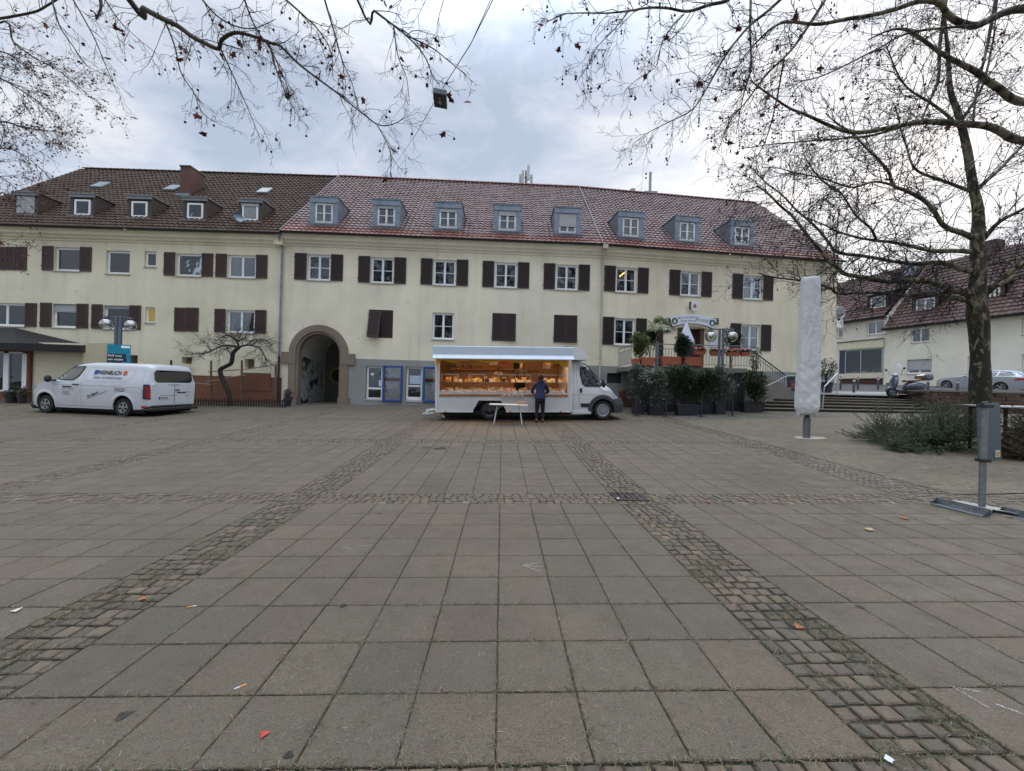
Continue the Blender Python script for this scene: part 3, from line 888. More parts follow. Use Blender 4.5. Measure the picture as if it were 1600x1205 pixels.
def dormer_zinc(root, W, s, win=('cross', 0.0, None)):
 y0 = .30; zb = zroof(y0) - .05; w, h = 1.44, 1.50; yb = y0 + 1.75
 key = ('dz',) + win; T0 = Matrix.Translation(-root.location) @ W.M @ Matrix.Translation((s, 0, 0))
 if key in PROTO:
  o = copy_tree(PROTO[key])
 else:
  b = MB(); hw = w / 2; fw = .26
  b.box(-hw, -hw + fw, y0, y0 + .08, zb, zb + h - .30); b.box(hw - fw, hw, y0, y0 + .08, zb, zb + h - .30)
  b.box(-hw, hw, y0 - .03, y0 + .08, zb + h - .30, zb + h - .03)
  b.box(-hw + fw, hw - fw, y0, y0 + .08, zb, zb + .16)
  b.box(-hw - .04, hw + .04, y0 - .06, yb + .1, zb + h - .028, zb + h + .012)
  b.box(-hw - .08, hw + .08, y0 - .12, y0, zb - .03, zb + .02)
  for sg in (-1, 1):
   x0, x1 = (hw - .05, hw - .002) if sg > 0 else (-hw + .002, -hw + .05)
   b.add([(x, y, z) for x in (x0, x1) for (y, z) in ((y0 + .085, zb + .02), (y0 + .085, zb + h - .03), (yb, zb + h - .03), (yb, zroof(yb) - .1), (y0 + .085, zroof(y0) - .1))], [(0, 1, 2, 3, 4), (5, 9, 8, 7, 6), (0, 5, 6, 1), (1, 6, 7, 2)])
  for k in (-.24, .24): b.box(k - .008, k + .008, y0 - .036, y0 - .03, zb + h - .29, zb + h - .04)
  o = b.build('dormer', M_ZINC)
  PROTO[key] = o
  st, bl, cu = win
  wd = w - 2 * fw
  class LW: M = Matrix.Identity(4)
  class Rt: location = Vector((0, 0, 0))
  b = MB(); ww, wh = wd, h - .30 - .18; z0 = zb + .17; t = .05; yy = y0 + .045
  def bar(x0, x1, za, zc, ya=0.0, yc=.05): b.box(x0, x1, yy + ya, yy + yc, z0 + za, z0 + zc)
  bar(-ww / 2, ww / 2, 0, t); bar(-ww / 2, ww / 2, wh - t, wh); bar(-ww / 2, -ww / 2 + t, t, wh - t); bar(ww / 2 - t, ww / 2, t, wh - t)
  for x0, x1 in ((-ww / 2 + t, -.006), (.006, ww / 2 - t)):
   bar(x0, x1, t, t + .04, -.012); bar(x0, x1, wh - t - .04, wh - t, -.012); bar(x0, x0 + .04, t + .04, wh - t - .04, -.012); bar(x1 - .04, x1, t + .04, wh - t - .04, -.012)
   bar(x0 + .04, x1 - .04, wh / 2 - .014, wh / 2 + .014, -.006, .03)
  b.build('window', M_WHITE, o)
  b = MB(); b.box(-ww / 2 + .06, ww / 2 - .06, yy + .02, yy + .026, z0 + .06, z0 + wh - .06); b.build('pane', M_GLASS, o)
  b = MB(); b.quad((-ww / 2, yy + .5, z0), (ww / 2, yy + .5, z0), (ww / 2, yy + .5, z0 + wh), (-ww / 2, yy + .5, z0 + wh)); b.build('room', M_DARKROOM, o)
  b = MB(); b.quad((-ww / 2, yy + .1, z0), (-ww * .2, yy + .13, z0), (-ww * .2, yy + .13, z0 + wh), (-ww / 2, yy + .1, z0 + wh)); b.quad((ww / 2, yy + .1, z0), (ww * .2, yy + .13, z0), (ww * .2, yy + .13, z0 + wh), (ww / 2, yy + .1, z0 + wh)); b.build('curtain', M_CURTAIN, o)
  if bl:
   b = MB(); n = max(2, int(bl * wh / .05))
   for k in range(n):
    z1 = z0 + wh - k * .05; b.add([(-ww / 2 + .01, yy - .03, z1), (ww / 2 - .01, yy - .03, z1), (ww / 2 - .01, yy - .038, z1 - .025), (-ww / 2 + .01, yy - .038, z1 - .025), (ww / 2 - .01, yy - .03, z1 - .05), (-ww / 2 + .01, yy - .03, z1 - .05)], [(0, 1, 2, 3), (3, 2, 4, 5)])
   b.build('roller_blind', M_BLIND, o)
  b = MB()
  b.box(-hw - .1, hw + .1, y0 - .17, y0 - .15, zb + .26, zb + .275); b.box(-hw - .1, hw + .1, y0 - .17, y0 - .15, zb + .02, zb + .035)
  for k in range(22):
   x = -hw - .09 + (w + .18) * k / 21; b.box(x - .004, x + .004, y0 - .165, y0 - .155, zb + .035, zb + .26)
  b.build('window_guard', plain('guard_metal', (.25, .27, .29), .4, .8), o)
 o.parent = root; o.matrix_basis = T0
 return o
def dormer_brown(root, W, s, win=(0.0,)):
 y0 = .62; zb = zroof(y0) - .04; w, h = 1.25, 1.12; yb = y0 + 1.4
 key = ('db',) + win; T0 = Matrix.Translation(-root.location) @ W.M @ Matrix.Translation((s, 0, 0))
 if key in PROTO: o = copy_tree(PROTO[key])
 else:
  b = MB(); hw = w / 2; fw = .16
  b.box(-hw, -hw + fw, y0, y0 + .06, zb, zb + h); b.box(hw - fw, hw, y0, y0 + .06, zb, zb + h); b.box(-hw + fw, hw - fw, y0, y0 + .06, zb + h - .2, zb + h)
  for sg in (-1, 1):
   x0, x1 = (hw - .05, hw - .002) if sg > 0 else (-hw + .002, -hw + .05)
   b.add([(x, y, z) for x in (x0, x1) for (y, z) in ((y0 + .065, zb + .02), (y0 + .065, zb + h - .03), (yb, zb + h - .03), (yb, zroof(yb) - .1), (y0 + .065, zroof(y0) - .1))], [(0, 1, 2, 3, 4), (5, 9, 8, 7, 6), (0, 5, 6, 1), (1, 6, 7, 2)])
  o = b.build('dormer', M_SHELL); PROTO[key] = o
  b = MB(); b.box(-hw - .06, hw + .06, y0 - .10, yb + .25, zb + h, zb + h + .05); b.box(-hw - .03, hw + .03, y0 - .07, y0 - .01, zb + h - .15, zb + h); b.build('dormer_roof', plain('dormer_felt', (.20, .21, .22), .6), o)
  b = MB(); b.box(-hw - .06, hw + .06, y0 - .1, y0 + .01, zb - .05, zb + .0); b.build('sill', plain('dormer_sill', (.2, .22, .25), .4, .4), o)
  b = MB(); ww, wh = w - 2 * fw - .1, h - .3; z0 = zb + .05; yy = y0 + .02; t = .09
  for q in ((-ww / 2, ww / 2, 0, t), (-ww / 2, ww / 2, wh - t, wh), (-ww / 2, -ww / 2 + t, t, wh - t), (ww / 2 - t, ww / 2, t, wh - t)):
   b.box(q[0], q[1], yy - .03, yy + .03, z0 + q[2], z0 + q[3])
  b.build('window', M_WHITE, o)
  b = MB(); b.box(-ww / 2 + .08, ww / 2 - .08, yy, yy + .006, z0 + .08, z0 + wh - .08); b.build('pane', M_GLASS, o)
  b = MB(); b.quad((-ww / 2, yy + .12, z0), (ww / 2, yy + .12, z0), (ww / 2, yy + .12, z0 + wh), (-ww / 2, yy + .12, z0 + wh)); b.build('curtain', M_CURTAIN, o)
  if win[0]:
   b = MB(); n = max(2, int(win[0] * wh / .05))
   for k in range(n):
    z1 = z0 + wh + .06 - k * .05; b.add([(-hw + fw, yy - .04, z1), (hw - fw, yy - .04, z1), (hw - fw, yy - .05, z1 - .025), (-hw + fw, yy - .05, z1 - .025), (hw - fw, yy - .04, z1 - .05), (-hw + fw, yy - .04, z1 - .05)], [(0, 1, 2, 3), (3, 2, 4, 5)])
   b.build('roller_blind', M_BLIND, o)
 o.parent = root; o.matrix_basis = T0
 return o
def house(name, W, label):
 r = empty('terraced_house', W.w(W.L / 2, 0, 0)); tag(r, label, 'house'); return r
HL = house('l', WL, 'yellowish cream house with brown tiled roof and brown dormers at the left of the row')
HM = house('m', WM, 'pale cream house with round stone archway and five zinc dormers, behind the food truck')
HR = house('r', WR, 'pale cream house with restaurant entrance terrace and three zinc dormers')
def rect(W, x0, x1, y0, y1):
 a = W.at(x0, (y0 + y1) / 2); c = W.at(x1, (y0 + y1) / 2); m = (x0 + x1) / 2
 return a[0], c[0], W.at(m, y1)[1], W.at(m, y0)[1]
holes = {id(WL): [], id(WM): [], id(WR): []}
def hole(W, s, z, w, h, d=.16): holes[id(W)].append((s - w / 2, s + w / 2, z, z + h, d))
def std_window(root, W, cx, cy, curtain=None, style='cross', w=1.16, h=1.32, sh=(1, 1), shmat=M_BROWN, sill=M_SILL, blind=0.0, shw=.60, deep=.1):
 s, zc = W.at(cx, cy); z = zc - h / 2
 hole(W, s, z, w, h, deep + .02); window(root, W, s, z, w, h, style, deep, curtain, sill, blind)
 for k, f in ((-1, sh[0]), (1, sh[1])):
  if f: shutter(root, W, s + k * (w / 2 + shw / 2 + .035), z - .0, shw, h + .03, shmat, ang=k * rnd.uniform(.0, .05))
for cx, cy, cu in ((498.4, 418, 'left'), (597.4, 422.5, None), (694.7, 426, 'right'), (790.5, 430, None), (885.5, 433.5, 'half')):
 std_window(HM, WM, cx, cy, cu)
for cx, cy, cu in ((978.8, 437.5, 'sides'), (1079, 443.5, None), (1176.2, 449.5, 'full')):
 std_window(HR, WR, cx, cy, cu)
b = MB(); p_ = [WR.at(x, y, .45) for x, y in ((965, 434.5), (976.5, 425.5))]; b.tube([WR.w(q[0], .45, q[1]) for q in p_], .035, 6); b.build('neon_reflection', emis('neon_glow', (1, .5, .08), 3), HR, world=True)  # glowing tube behind the pane, stands in for an orange neon reflection
s, zc = WM.at(692.4, 509.6); hole(WM, s, zc - .69, 1.12, 1.38); window(HM, WM, s, zc - .69, 1.12, 1.38, 'cross', .1, 'sides', M_SILL)
for cx, cy, ajar in ((595, 506.3, 1), (787.5, 511.3, 2), (883.5, 514, 2)):
 s, zc = WM.at(cx, cy); h = 1.44; w = 1.24; z = zc - h / 2
 hole(WM, s, z, w, h, .1)
 b = MB(); b.box(s - w / 2, s + w / 2, .085, .1, z, z + h); b.v = [tuple(WM.M @ Vector(p)) for p in b.v]; b.build('shutter_back', M_DARKROOM, HM, world=True)
 b = MB()
 for q in ((s - w / 2 - .07, s - w / 2, z - .07, z + h + .07), (s + w / 2, s + w / 2 + .07, z - .07, z + h + .07), (s - w / 2, s + w / 2, z - .07, z), (s - w / 2, s + w / 2, z + h, z + h + .07)):
  b.box(q[0], q[1], -.012, .02, q[2], q[3])
 b.v = [tuple(WM.M @ Vector(p)) for p in b.v]; b.build('window_surround', M_CREAM, HM, world=True)
 shutter(HM, WM, s - w / 4, z + .01, w / 2 - .01, h - .02, M_BROWN, ang=.0, tilt=(-.22 if ajar == 1 else -.05), y=(-.30 if ajar == 1 else -.06))
 shutter(HM, WM, s + w / 4, z + .01, w / 2 - .01, h - .02, M_BROWN, ang=.0, tilt=(0 if ajar == 1 else -.07), y=(.0 if ajar == 1 else -.09))
for cx, cy in ((976, 518.5), (1172.8, 527.5)):
 std_window(HR, WR, cx, cy, 'sides', h=1.42, w=1.14)
ARX, _ = WM.at(498.4, 560); ARR = 1.03; ARZ = EYE + (594 - 521.6) * 19.8 / F - ARR
base_z = min(G(WM.w(0, 0, 0).x, 19.7), G(W2.x, 20.3)) - .3
hole(WM, ARX, -1, 2 * ARR, ARZ + ARR + 1.01, .0)
s0, s1, z0, z1 = rect(WM, 571.6, 597.6, 571.8, 624.5); SHOPW = ((s0 + s1) / 2, z0, s1 - s0, z1 - z0)
hole(WM, SHOPW[0], z0, s1 - s0, z1 - z0, .2); window(HM, WM, SHOPW[0], z0, s1 - s0, z1 - z0, 'split', .12, None, M_SILL)
s0, s1, z0, z1 = rect(WM, 634, 659.8, 573, 627); hole(WM, (s0 + s1) / 2, z0, s1 - s0, z1 - z0, .2); window(HM, WM, (s0 + s1) / 2, z0, s1 - s0, z1 - z0, 'door', .12, None, M_SILL)
DOORS = (s0, s1, z0, z1)
s0, s1, z0, z1 = rect(WR, 948, 971.5, 583.3, 599); hole(WR, (s0 + s1) / 2, z0, s1 - s0, z1 - z0, .12)
b = MB(); b.quad(*[WR.w(a, .11, c) for a, c in ((s0, z0), (s1, z0), (s1, z1), (s0, z1))]); b.build('cellar_window', plain('cellar_grille', (.035, .035, .033), .5, var=.4, scale=30), HR, world=True, fix=False)
b = MB()
for q in ((s0 - .09, s1 + .09, z0 - .09, z0), (s0 - .09, s1 + .09, z1, z1 + .07), (s0 - .09, s0, z0, z1), (s1, s1 + .09, z0, z1)): b.box(q[0], q[1], -.03, .06, q[2], q[3])
b.v = [tuple(WR.M @ Vector(p)) for p in b.v]; b.build('cellar_window_frame', plain('plinth_frame', (.30, .31, .29), .8), HR, world=True)
DX, DZt = WR.at(1080, 513); DW = 1.55
DZ0 = EYE + 1.05
hole(WR, DX, DZ0, DW, DZt - DZ0, .45)
def arch_fill(b, W, cx, zs, r, ztop, y, m=0, n=20):
 """wall between a round arch and the rectangle round it"""
 pts = [(cx + r * math.cos(PI * k / n), zs + r * math.sin(PI * k / n)) for k in range(n + 1)]
 h = n // 2
 b.add([W.w(x, y, z) for x, z in pts[:h + 1]] + [W.w(cx, y, ztop), W.w(cx + r, y, ztop)], [tuple(range(h + 3))[::-1]], m)
 b.add([W.w(x, y, z) for x, z in pts[h:]] + [W.w(cx - r, y, ztop), W.w(cx, y, ztop)], [tuple(range(h + 3))[::-1]], m)
ZARCHTOP = ARZ + ARR + .01
b = MB(); holewall(b, WM, 0, WM.L, ZPL, ZEAVE, holes[id(WM)]);
arch_fill(b, WM, ARX, ARZ, ARR, ZARCHTOP + .0, 0)
HM_w = b
b.build('wall', M_CREAM, HM, world=True, fix=False)
b = MB(); AXR = WM.at(539, 600)[0]
holewall(b, WM, AXR, WM.L, ZB, ZPL, holes[id(WM)], y=-.02); b.quad(WM.w(AXR, -.02, ZPL), WM.w(WM.L, -.02, ZPL), WM.w(WM.L, 0, ZPL), WM.w(AXR, 0, ZPL))
b.build('plinth', M_GREYPL, HM, world=True, fix=False)
b = MB(); holewall(b, WM, 0, AXR, ZB, ZPL, holes[id(WM)]); b.build('lower_wall', M_CREAM, HM, world=True, fix=False)
b = MB(); holewall(b, WR, 0, WR.L, ZPL, ZEAVE, holes[id(WR)]); b.build('wall', M_CREAM_R, HR, world=True, fix=False)
b = MB(); holewall(b, WR, 0, WR.L, ZB, ZPL, holes[id(WR)], y=-.02); b.quad(WR.w(0, -.02, ZPL), WR.w(WR.L, -.02, ZPL), WR.w(WR.L, 0, ZPL), WR.w(0, 0, ZPL))
b.build('plinth', M_GREYPL, HR, world=True, fix=False)
b = MB(); n = 24
def ring(r0, r1, y0, y1, zb_):
 for k in range(n):
  a0, a1 = PI * k / n, PI * (k + 1) / n
  q = [(ARX + r * math.cos(a), ARZ + r * math.sin(a)) for r, a in ((r0, a0), (r0, a1), (r1, a1), (r1, a0))]
  f = [WM.w(x, y0, z) for x, z in q]; g = [WM.w(x, y1, z) for x, z in q]
  b.add(f + g, [(0, 1, 2, 3), (0, 4, 5, 1), (2, 6, 7, 3)])
 for sg in (-1, 1):
  b.add([WM.w(ARX + sg * r, y, z) for y in (y0, y1) for z in (zb_, ARZ) for r in (r0, r1)], [(0, 1, 3, 2), (4, 5, 7, 6), (0, 2, 6, 4), (1, 3, 7, 5)])
ring(ARR, ARR + .12, -.02, .35, ZB); ring(ARR + .12, ARR + .46, -.09, .1, ZB)
bz = G(WM.w(ARX, 0, 0).x, 19.8)
for sg in (-1, 1):
 for (a, c, z0, z1, yy) in ((ARR + .1, ARR + .80, ARZ - .52, ARZ + .06, -.11), (ARR + .0, ARR + .56, ZB, bz + .38, -.13)):
  x0, x1 = sorted((ARX + sg * a, ARX + sg * c))
  b.box(x0, x1, yy, .08, z0, z1, T=WM.M)
b.build('arch_surround', M_STONE, HM, world=True, bevel=.01)
b = MB(); D = 9.0; r_ = ARR + .1
secs = []
for y in (.12, D):
 secs.append([WM.w(ARX - r_, y, ZB), WM.w(ARX - r_, y, ARZ)] + [WM.w(ARX - r_ * math.cos(PI * k / 12), y, ARZ + r_ * math.sin(PI * k / 12)) for k in range(1, 12)] + [WM.w(ARX + r_, y, ARZ), WM.w(ARX + r_, y, ZB)])
b.loft(secs, ring=False, close_ends=False)
b.add([p for p in secs[1]], [tuple(range(len(secs[1])))])
b.build('passage', m_render('passage_wall', (.55, .54, .50), .4), HM, world=True, fix=False)
t = NT('painted_graffiti'); vec = t.coord('Object')
v1 = t.node('ShaderNodeTexVoronoi', {'Vector': t.coord('Object', (1.6, 1.6, 1.6)), 'Scale': 1.6}); n1 = t.noise(3.2, 3, .5, vec, 2.5)
c = t.ramp(n1, [(.36, (.02, .18, .26)), (.42, (.5, .52, .52)), (.5, (.56, .56, .54)), (.53, (.01, .012, .03)), (.57, (.5, .5, .5)), (.63, (.015, .13, .20)), (.68, (.3, .05, .12))])
c2 = t.ramp(v1.outputs['Distance'], [(.25, (.45, .47, .45)), (.36, (.10, .22, .30)), (.44, (.35, .33, .08)), (.6, (.02, .02, .03))])
t.base(t.mix(t.range(t.noise(.8, 2, .5, vec), .48, .52, 0, 1), c, c2)); t.rough(.7)
b = MB(); b.quad(*[WM.w(ARX - r_ + .006, y, z) for y, z in ((.4, bz - .2), (3.0, bz - .2), (3.0, bz + 2.2), (.4, bz + 2.5))])
b.build('graffiti', t.mat, HM, world=True, fix=False)
b = MB(); T = Matrix.Translation(WM.w(ARX - .35, 3.2, bz + 1.55)) @ Matrix.Rotation(R(90), 4, 'X') @ Matrix.Rotation(0, 4, 'Z')
for k in range(28):
 a = 2 * PI * k / 28; r1 = .62 * rnd.uniform(.85, 1.15); c_, s_ = math.cos(a), math.sin(a); a2 = a + 2 * PI / 28
 b.add([T @ Vector((.36 * c_, .36 * s_, 0)), T @ Vector((r1 * math.cos(a + .11), r1 * math.sin(a + .11), 0)), T @ Vector((.36 * math.cos(a2), .36 * math.sin(a2), 0))], [(0, 1, 2)])
b.build('painted_burst', plain('ochre_paint', (.30, .24, .08), .8), HM, world=True, fix=False)
b = MB(); b.lathe([(.36, 0), (.35, .004)], 24, T @ Matrix.Translation((0, 0, .01))); b.build('painted_disc', plain('dark_paint', (.015, .015, .02), .8), HM, world=True)
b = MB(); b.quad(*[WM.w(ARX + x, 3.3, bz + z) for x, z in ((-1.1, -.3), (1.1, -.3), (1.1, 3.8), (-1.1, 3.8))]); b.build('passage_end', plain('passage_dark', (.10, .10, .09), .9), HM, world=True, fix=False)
b = MB(); b.quad(*[WM.w(ARX + x, y, z) for x, y, z in ((-1.2, -.02, bz + .01), (1.2, -.02, bz + .01), (1.2, D, bz + .01), (-1.2, D, bz + .01))]); b.build('passage_floor', M_SMALL, HM, world=True, fix=False)
def body(root, W, s0, s1, mat, run=6.35, gl=True, gr=True):
 b = MB(); D = 2 * run
 b.quad(W.w(s0, D, ZB), W.w(s1, D, ZB), W.w(s1, D, ZEAVE), W.w(s0, D, ZEAVE))
 if gl: b.add([W.w(s0, 0, ZB), W.w(s0, D, ZB), W.w(s0, D, ZEAVE), W.w(s0, run, ZRIDGE - .25), W.w(s0, 0, ZEAVE)], [(0, 1, 2, 3, 4)])
 if gr: b.add([W.w(s1, 0, ZB), W.w(s1, D, ZB), W.w(s1, D, ZEAVE), W.w(s1, run, ZRIDGE - .25), W.w(s1, 0, ZEAVE)], [(0, 1, 2, 3, 4)])
 b.build('side_walls', mat, root, world=True, fix=False)
roofset(HM, WM, 0, WM.L, M_TILE_R, e0=.1); roofset(HR, WR, 0, WR.L, M_TILE_R, e0=-.02, e1=.12)
for W, Hh, m in ((WM, HM, M_CREAM), (WR, HR, M_CREAM_R)): cornice(Hh, W, 0, W.L, m)
body(HM, WM, 0, WM.L, M_CREAM, gl=True, gr=False); body(HR, WR, 0, WR.L, M_CREAM_R, gl=False)
b = MB(); b.box(-.10, -.04, -.44, 6.4, 0, .10)
sh = Matrix(((1, 0, 0, 0), (0, 1, 0, 0), (0, (ZRIDGE - ZEAVE) / 6.77, 1, ZEAVE + .42 * (ZRIDGE - ZEAVE) / 6.77), (0, 0, 0, 1)))
b.v = [tuple(WM.M @ (sh @ Vector(p))) for p in b.v]; b.build('verge_flashing', plain('verge_lead', (.13, .12, .12), .5, .3), HM, world=True)
b = MB(); b.tube([WM.w(WM.L + .02, -.40, ZEAVE + .06), WM.w(WM.L + .0, 6.3, ZRIDGE + .08)], .02, 6); b.build('lightning_wire', M_ZINC, HM, world=True)
b = MB(); b.tube([WM.w(-.07, 6.3, ZRIDGE), WM.w(-.2, 6.3, ZRIDGE + .9)], .012, 5); b.build('lightning_rod', M_ZINC, HM, world=True)
for cx, cy, win in ((506, 330, ('cross', 0.0, None)), (603.5, 335, ('cross', .16, None)), (700, 340, ('cross', .22, None)), (793, 344, ('cross', .26, None)), (887, 348, ('cross', .72, None))):
 s, _ = WM.at(cx, cy, .30); dormer_zinc(HM, WM, s, win)
for cx, cy in ((986, 353), (1074.5, 359.5), (1160, 366)):
 s, _ = WR.at(cx, cy, .30); dormer_zinc(HR, WR, s, ('cross', 0.0, None))
def snow(root, W, s0, s1):
 b = MB(); y = .0
 z = zroof(y) + .06
 for k in range(4): b.tube([W.w(s0, y, z + .05 * k), W.w(s1, y, z + .05 * k)], .006, 4)
 n = int((s1 - s0) / .22)
 for k in range(n + 1):
  x = s0 + (s1 - s0) * k / n; b.tube([W.w(x, y, z - .02), W.w(x, y, z + .17)], .006, 4)
 b.build('snow_guard', M_ZINC, root, world=True, fix=False)
snow(HM, WM, .9, WM.L - .3); snow(HR, WR, .3, WR.L - .8)
def lwin(cx, cy, w, h, style, cur=None, sh=(0, 0), blind=0.0, shw=.56, sill=True, over=0):
 std_window(HL, WL, cx, cy, cur, style, w, h, sh, M_BROWNL, M_SILL, blind, shw, .1)
lwin(105, 405, 1.28, 1.2, 'single', 'half', (1, 1)); lwin(184.5, 410, 1.2, 1.18, 'single')
lwin(235, 405, .6, .78, 'single', None); lwin(295, 414, 1.28, 1.15, 'single', None, (1, 1)); lwin(377.8, 416.5, 1.42, 1.16, 'double', 'left', (1, 1))
lwin(8, 491.5, 2.0, 1.16, 'double', 'full', (0, 1)); lwin(101, 493.5, 1.2, 1.2, 'single', 'half', (1, 1), .3); lwin(182, 496, 1.28, 1.2, 'single', 'full', (1, 1), .1)
lwin(376, 502.5, 1.42, 1.16, 'double', 'full', (1, 1))
for x0, x1, y0, y1 in ((-10, 10, 386, 422), (10.5, 26, 386, 422), (26.5, 42.5, 386, 422.5), (273.2, 291.4, 481, 518), (292, 310.5, 481, 518)):
 a, c, z0, z1 = rect(WL, x0, x1, y0, y1); shutter(HL, WL, (a + c) / 2, z0, c - a, z1 - z0, M_BROWNL, y=-.045)
a, c, z0, z1 = rect(WL, 227, 242, 480, 504); hole(WL, (a + c) / 2, z0, c - a, z1 - z0, .12)
o = window(HL, WL, (a + c) / 2, z0, c - a, z1 - z0, 'single', .08, None, M_SILL)
b = MB(); b.box(a + .13, c - .06, .05, .062, z0 + .07, z1 - .06); b.v = [tuple(WL.M @ Vector(p)) for p in b.v]; b.build('yellow_screen', plain('yellow_board', (.55, .38, .08), .6), HL, world=True)
for x0, x1, y0, y1 in ((284, 300, 558, 568.5), (382, 397.5, 561, 576), (200, 215, 555, 568)):
 a, c, z0, z1 = rect(WL, x0, x1, y0, y1); hole(WL, (a + c) / 2, z0, c - a, z1 - z0, .3)
 b = MB(); b.quad(*[WL.w(q, .3, z) for q, z in ((a, z0), (c, z0), (c, z1), (a, z1))]); b.build('vent_opening', plain('vent_back', (.20, .17, .11), .9), HL, world=True, fix=False)
 if x0 == 200:
  b = MB()
  for k in range(6):
   x = a + .04 + (c - a - .08) * k / 5; b.tube([WL.w(x, .05, z0), WL.w(x, .05, z1)], .012, 6)
  b.build('vent_bars', M_ZINCD, HL, world=True, fix=False)
ZPB = WL.at(372, 588.3)[1]
b = MB(); holewall(b, WL, 0, WL.L, ZPB, ZEAVE, holes[id(WL)]); b.build('wall', M_CREAM_L, HL, world=True, fix=False)
b = MB(); b.quad(WL.w(0, -.02, ZB), WL.w(WL.L, -.02, ZB), WL.w(WL.L, -.02, ZPB), WL.w(0, -.02, ZPB)); b.quad(WL.w(0, -.02, ZPB), WL.w(WL.L, -.02, ZPB), WL.w(WL.L, 0, ZPB), WL.w(0, 0, ZPB)); b.build('plinth', M_BROWNPL, HL, world=True, fix=False)
_zr, _ze = ZRIDGE, ZEAVE
ZRIDGE -= .05; ZEAVE -= .09
roofset(HL, WL, 0, WL.L, M_TILE_B, e0=.1, e1=-.12); cornice(HL, WL, 0, WL.L - .01, M_CREAM_L); body(HL, WL, 0, WL.L, M_CREAM_L, gr=False)
for cx, cy, win in ((391, 330, (.22,)), (305, 326, (0.0,)), (218, 323, (0.0,)), (129, 319, (0.0,)), (41, 316, (1.1,))):
 s, _ = WL.at(cx, cy, .62); dormer_brown(HL, WL, s, win)
def onroof(W, px, py):
 lo, hi = -.5, 6.3
 for _ in range(40):
  m_ = (lo + hi) / 2
  if W.at(px, py, m_)[1] > zroof(m_): lo = m_
  else: hi = m_
 return W.at(px, py, lo)[0], lo
slope = math.atan2(ZRIDGE - ZEAVE, 6.77)
for px, py in ((158, 291.5), (271, 296), (414, 300.5)):
 s, y = onroof(WL, px, py); b = MB(); T = WL.M @ Matrix.Translation((s, y, zroof(y) + .05)) @ Matrix.Rotation(slope, 4, 'X')
 b.box(-.32, .32, -.4, .4, 0, .09, T=T); b.v = [tuple(p) for p in b.v]
 o = b.build('skylight', plain('skylight_frame', (.28, .33, .33), .4, .3), HL, world=True)
 b = MB(); b.box(-.24, .24, -.32, .32, .09, .097, T=T); b.v = [(p[0] - HL.location.x, p[1] - HL.location.y, p[2] - HL.location.z) for p in b.v]
 b.build('pane', glass('skylight_glass', (.12, .16, .17)), o)
s, y = onroof(WL, 281, 306); zb_ = zroof(y); ZCH = WL.at(290, 260.5, y + .1)[1]
b = MB(); b.box(s - .10, s + .50, y + .1, y + 1.15, zb_ - .3, ZCH); b.v = [tuple(WL.M @ Vector(p)) for p in b.v]; ch_ = b.build('chimney', m_render('brick_red_chimney', (.12, .06, .045), .4), HL, world=True)
b = MB(); b.box(s - .14, s + .54, y + .06, y + 1.19, ZCH, ZCH + .07); b.v = [tuple(WL.M @ Vector(p) - HL.location) for p in b.v]; b.build('chimney_cap', M_ZINCD, ch_)
b = MB(); b.box(s - .2, s + .6, y - .08, y + .1, zb_ - .02, zb_ + .12); b.v = [tuple(WL.M @ Vector(p) - HL.location) for p in b.v]; b.build('flashing', M_ZINC, ch_)
s, y = onroof(WL, 371, 352); dish = empty('satellite_dish', WL.w(s, y - .1, zroof(y) + .06)); tag(dish, 'small grey satellite dish on the brown tiled roof below the rightmost brown dormer', 'satellite dish')
b = MB(); b.lathe([(.01, 0), (.12, .02), (.2, .055), (.25, .10)], 18, Matrix.Translation((.05, 0, .28)) @ Matrix.Rotation(R(75), 4, 'Y') @ Matrix.Rotation(R(30), 4, 'X'), closed=False); o = b.build('reflector', M_ZINC, dish, smooth=60)
b = MB(); b.tube([(0, .05, -.05), (0, 0, .28)], .018, 6); b.tube([(0, 0, .2), (-.3, -.05, .22)], .01, 5); b.box(-.36, -.28, -.09, -.01, .19, .26); b.build('mast', M_ZINCD, dish)
ZRIDGE, ZEAVE = _zr, _ze
def ridge_pt(W, px, run=6.35): return W.at(px, 290, run)[0]
s = ridge_pt(WM, 822); an = empty('antenna_mast', WM.w(s, 6.9, ZRIDGE - .2)); an.rotation_euler.z = WM.rz; tag(an, 'cluster of pale mobile phone antennas standing on the ridge above the fourth zinc dormer', 'antenna')
mw = plain('antenna_grey', (.5, .52, .53), .5)
for x, y, h0, h1 in ((-.38, .0, .3, 1.2), (-.22, -.25, .25, 1.35), (.16, -.22, .7, 1.75), (.40, .05, .3, 1.25), (.05, .3, .2, 1.5)):
 b = MB(); b.box(x - .09, x + .09, y - .06, y + .06, h0, h1); b.build('antenna_panel', mw, an, bevel=.02)
b = MB(); b.tube([(0, 0, -.3), (0, 0, 1.5)], .05, 8)
for z in (.5, 1.0): b.tube([(-.4, 0, z), (.4, 0, z)], .025, 6); b.tube([(0, -.25, z), (0, .3, z)], .025, 6)
b.build('mast', M_ZINCD, an)
s = ridge_pt(WR, 1018); fl_ = empty('roof_flue', WR.w(s, 6.6, ZRIDGE - .1)); tag(fl_, 'steel flue pipe rising from a low block on the ridge of the right house', 'flue')
b = MB(); b.box(-.5, .45, -.3, .3, -.4, .28); b.build('block', M_ZINC, fl_); b = MB(); b.tube([(.02, 0, .28), (.02, 0, 1.75)], .10, 12); b.build('pipe', M_PIPE, fl_, smooth=40)
s = ridge_pt(WR, 991); vt = empty('roof_vent', WR.w(s, 6.6, ZRIDGE - .1)); tag(vt, 'small grey hooded roof vent left of the flue pipe', 'vent')
b = MB(); b.lathe([(.2, -.3), (.26, .1), (.2, .42), (.05, .46)], 10); b.build('hood', M_ZINC, vt, smooth=50)
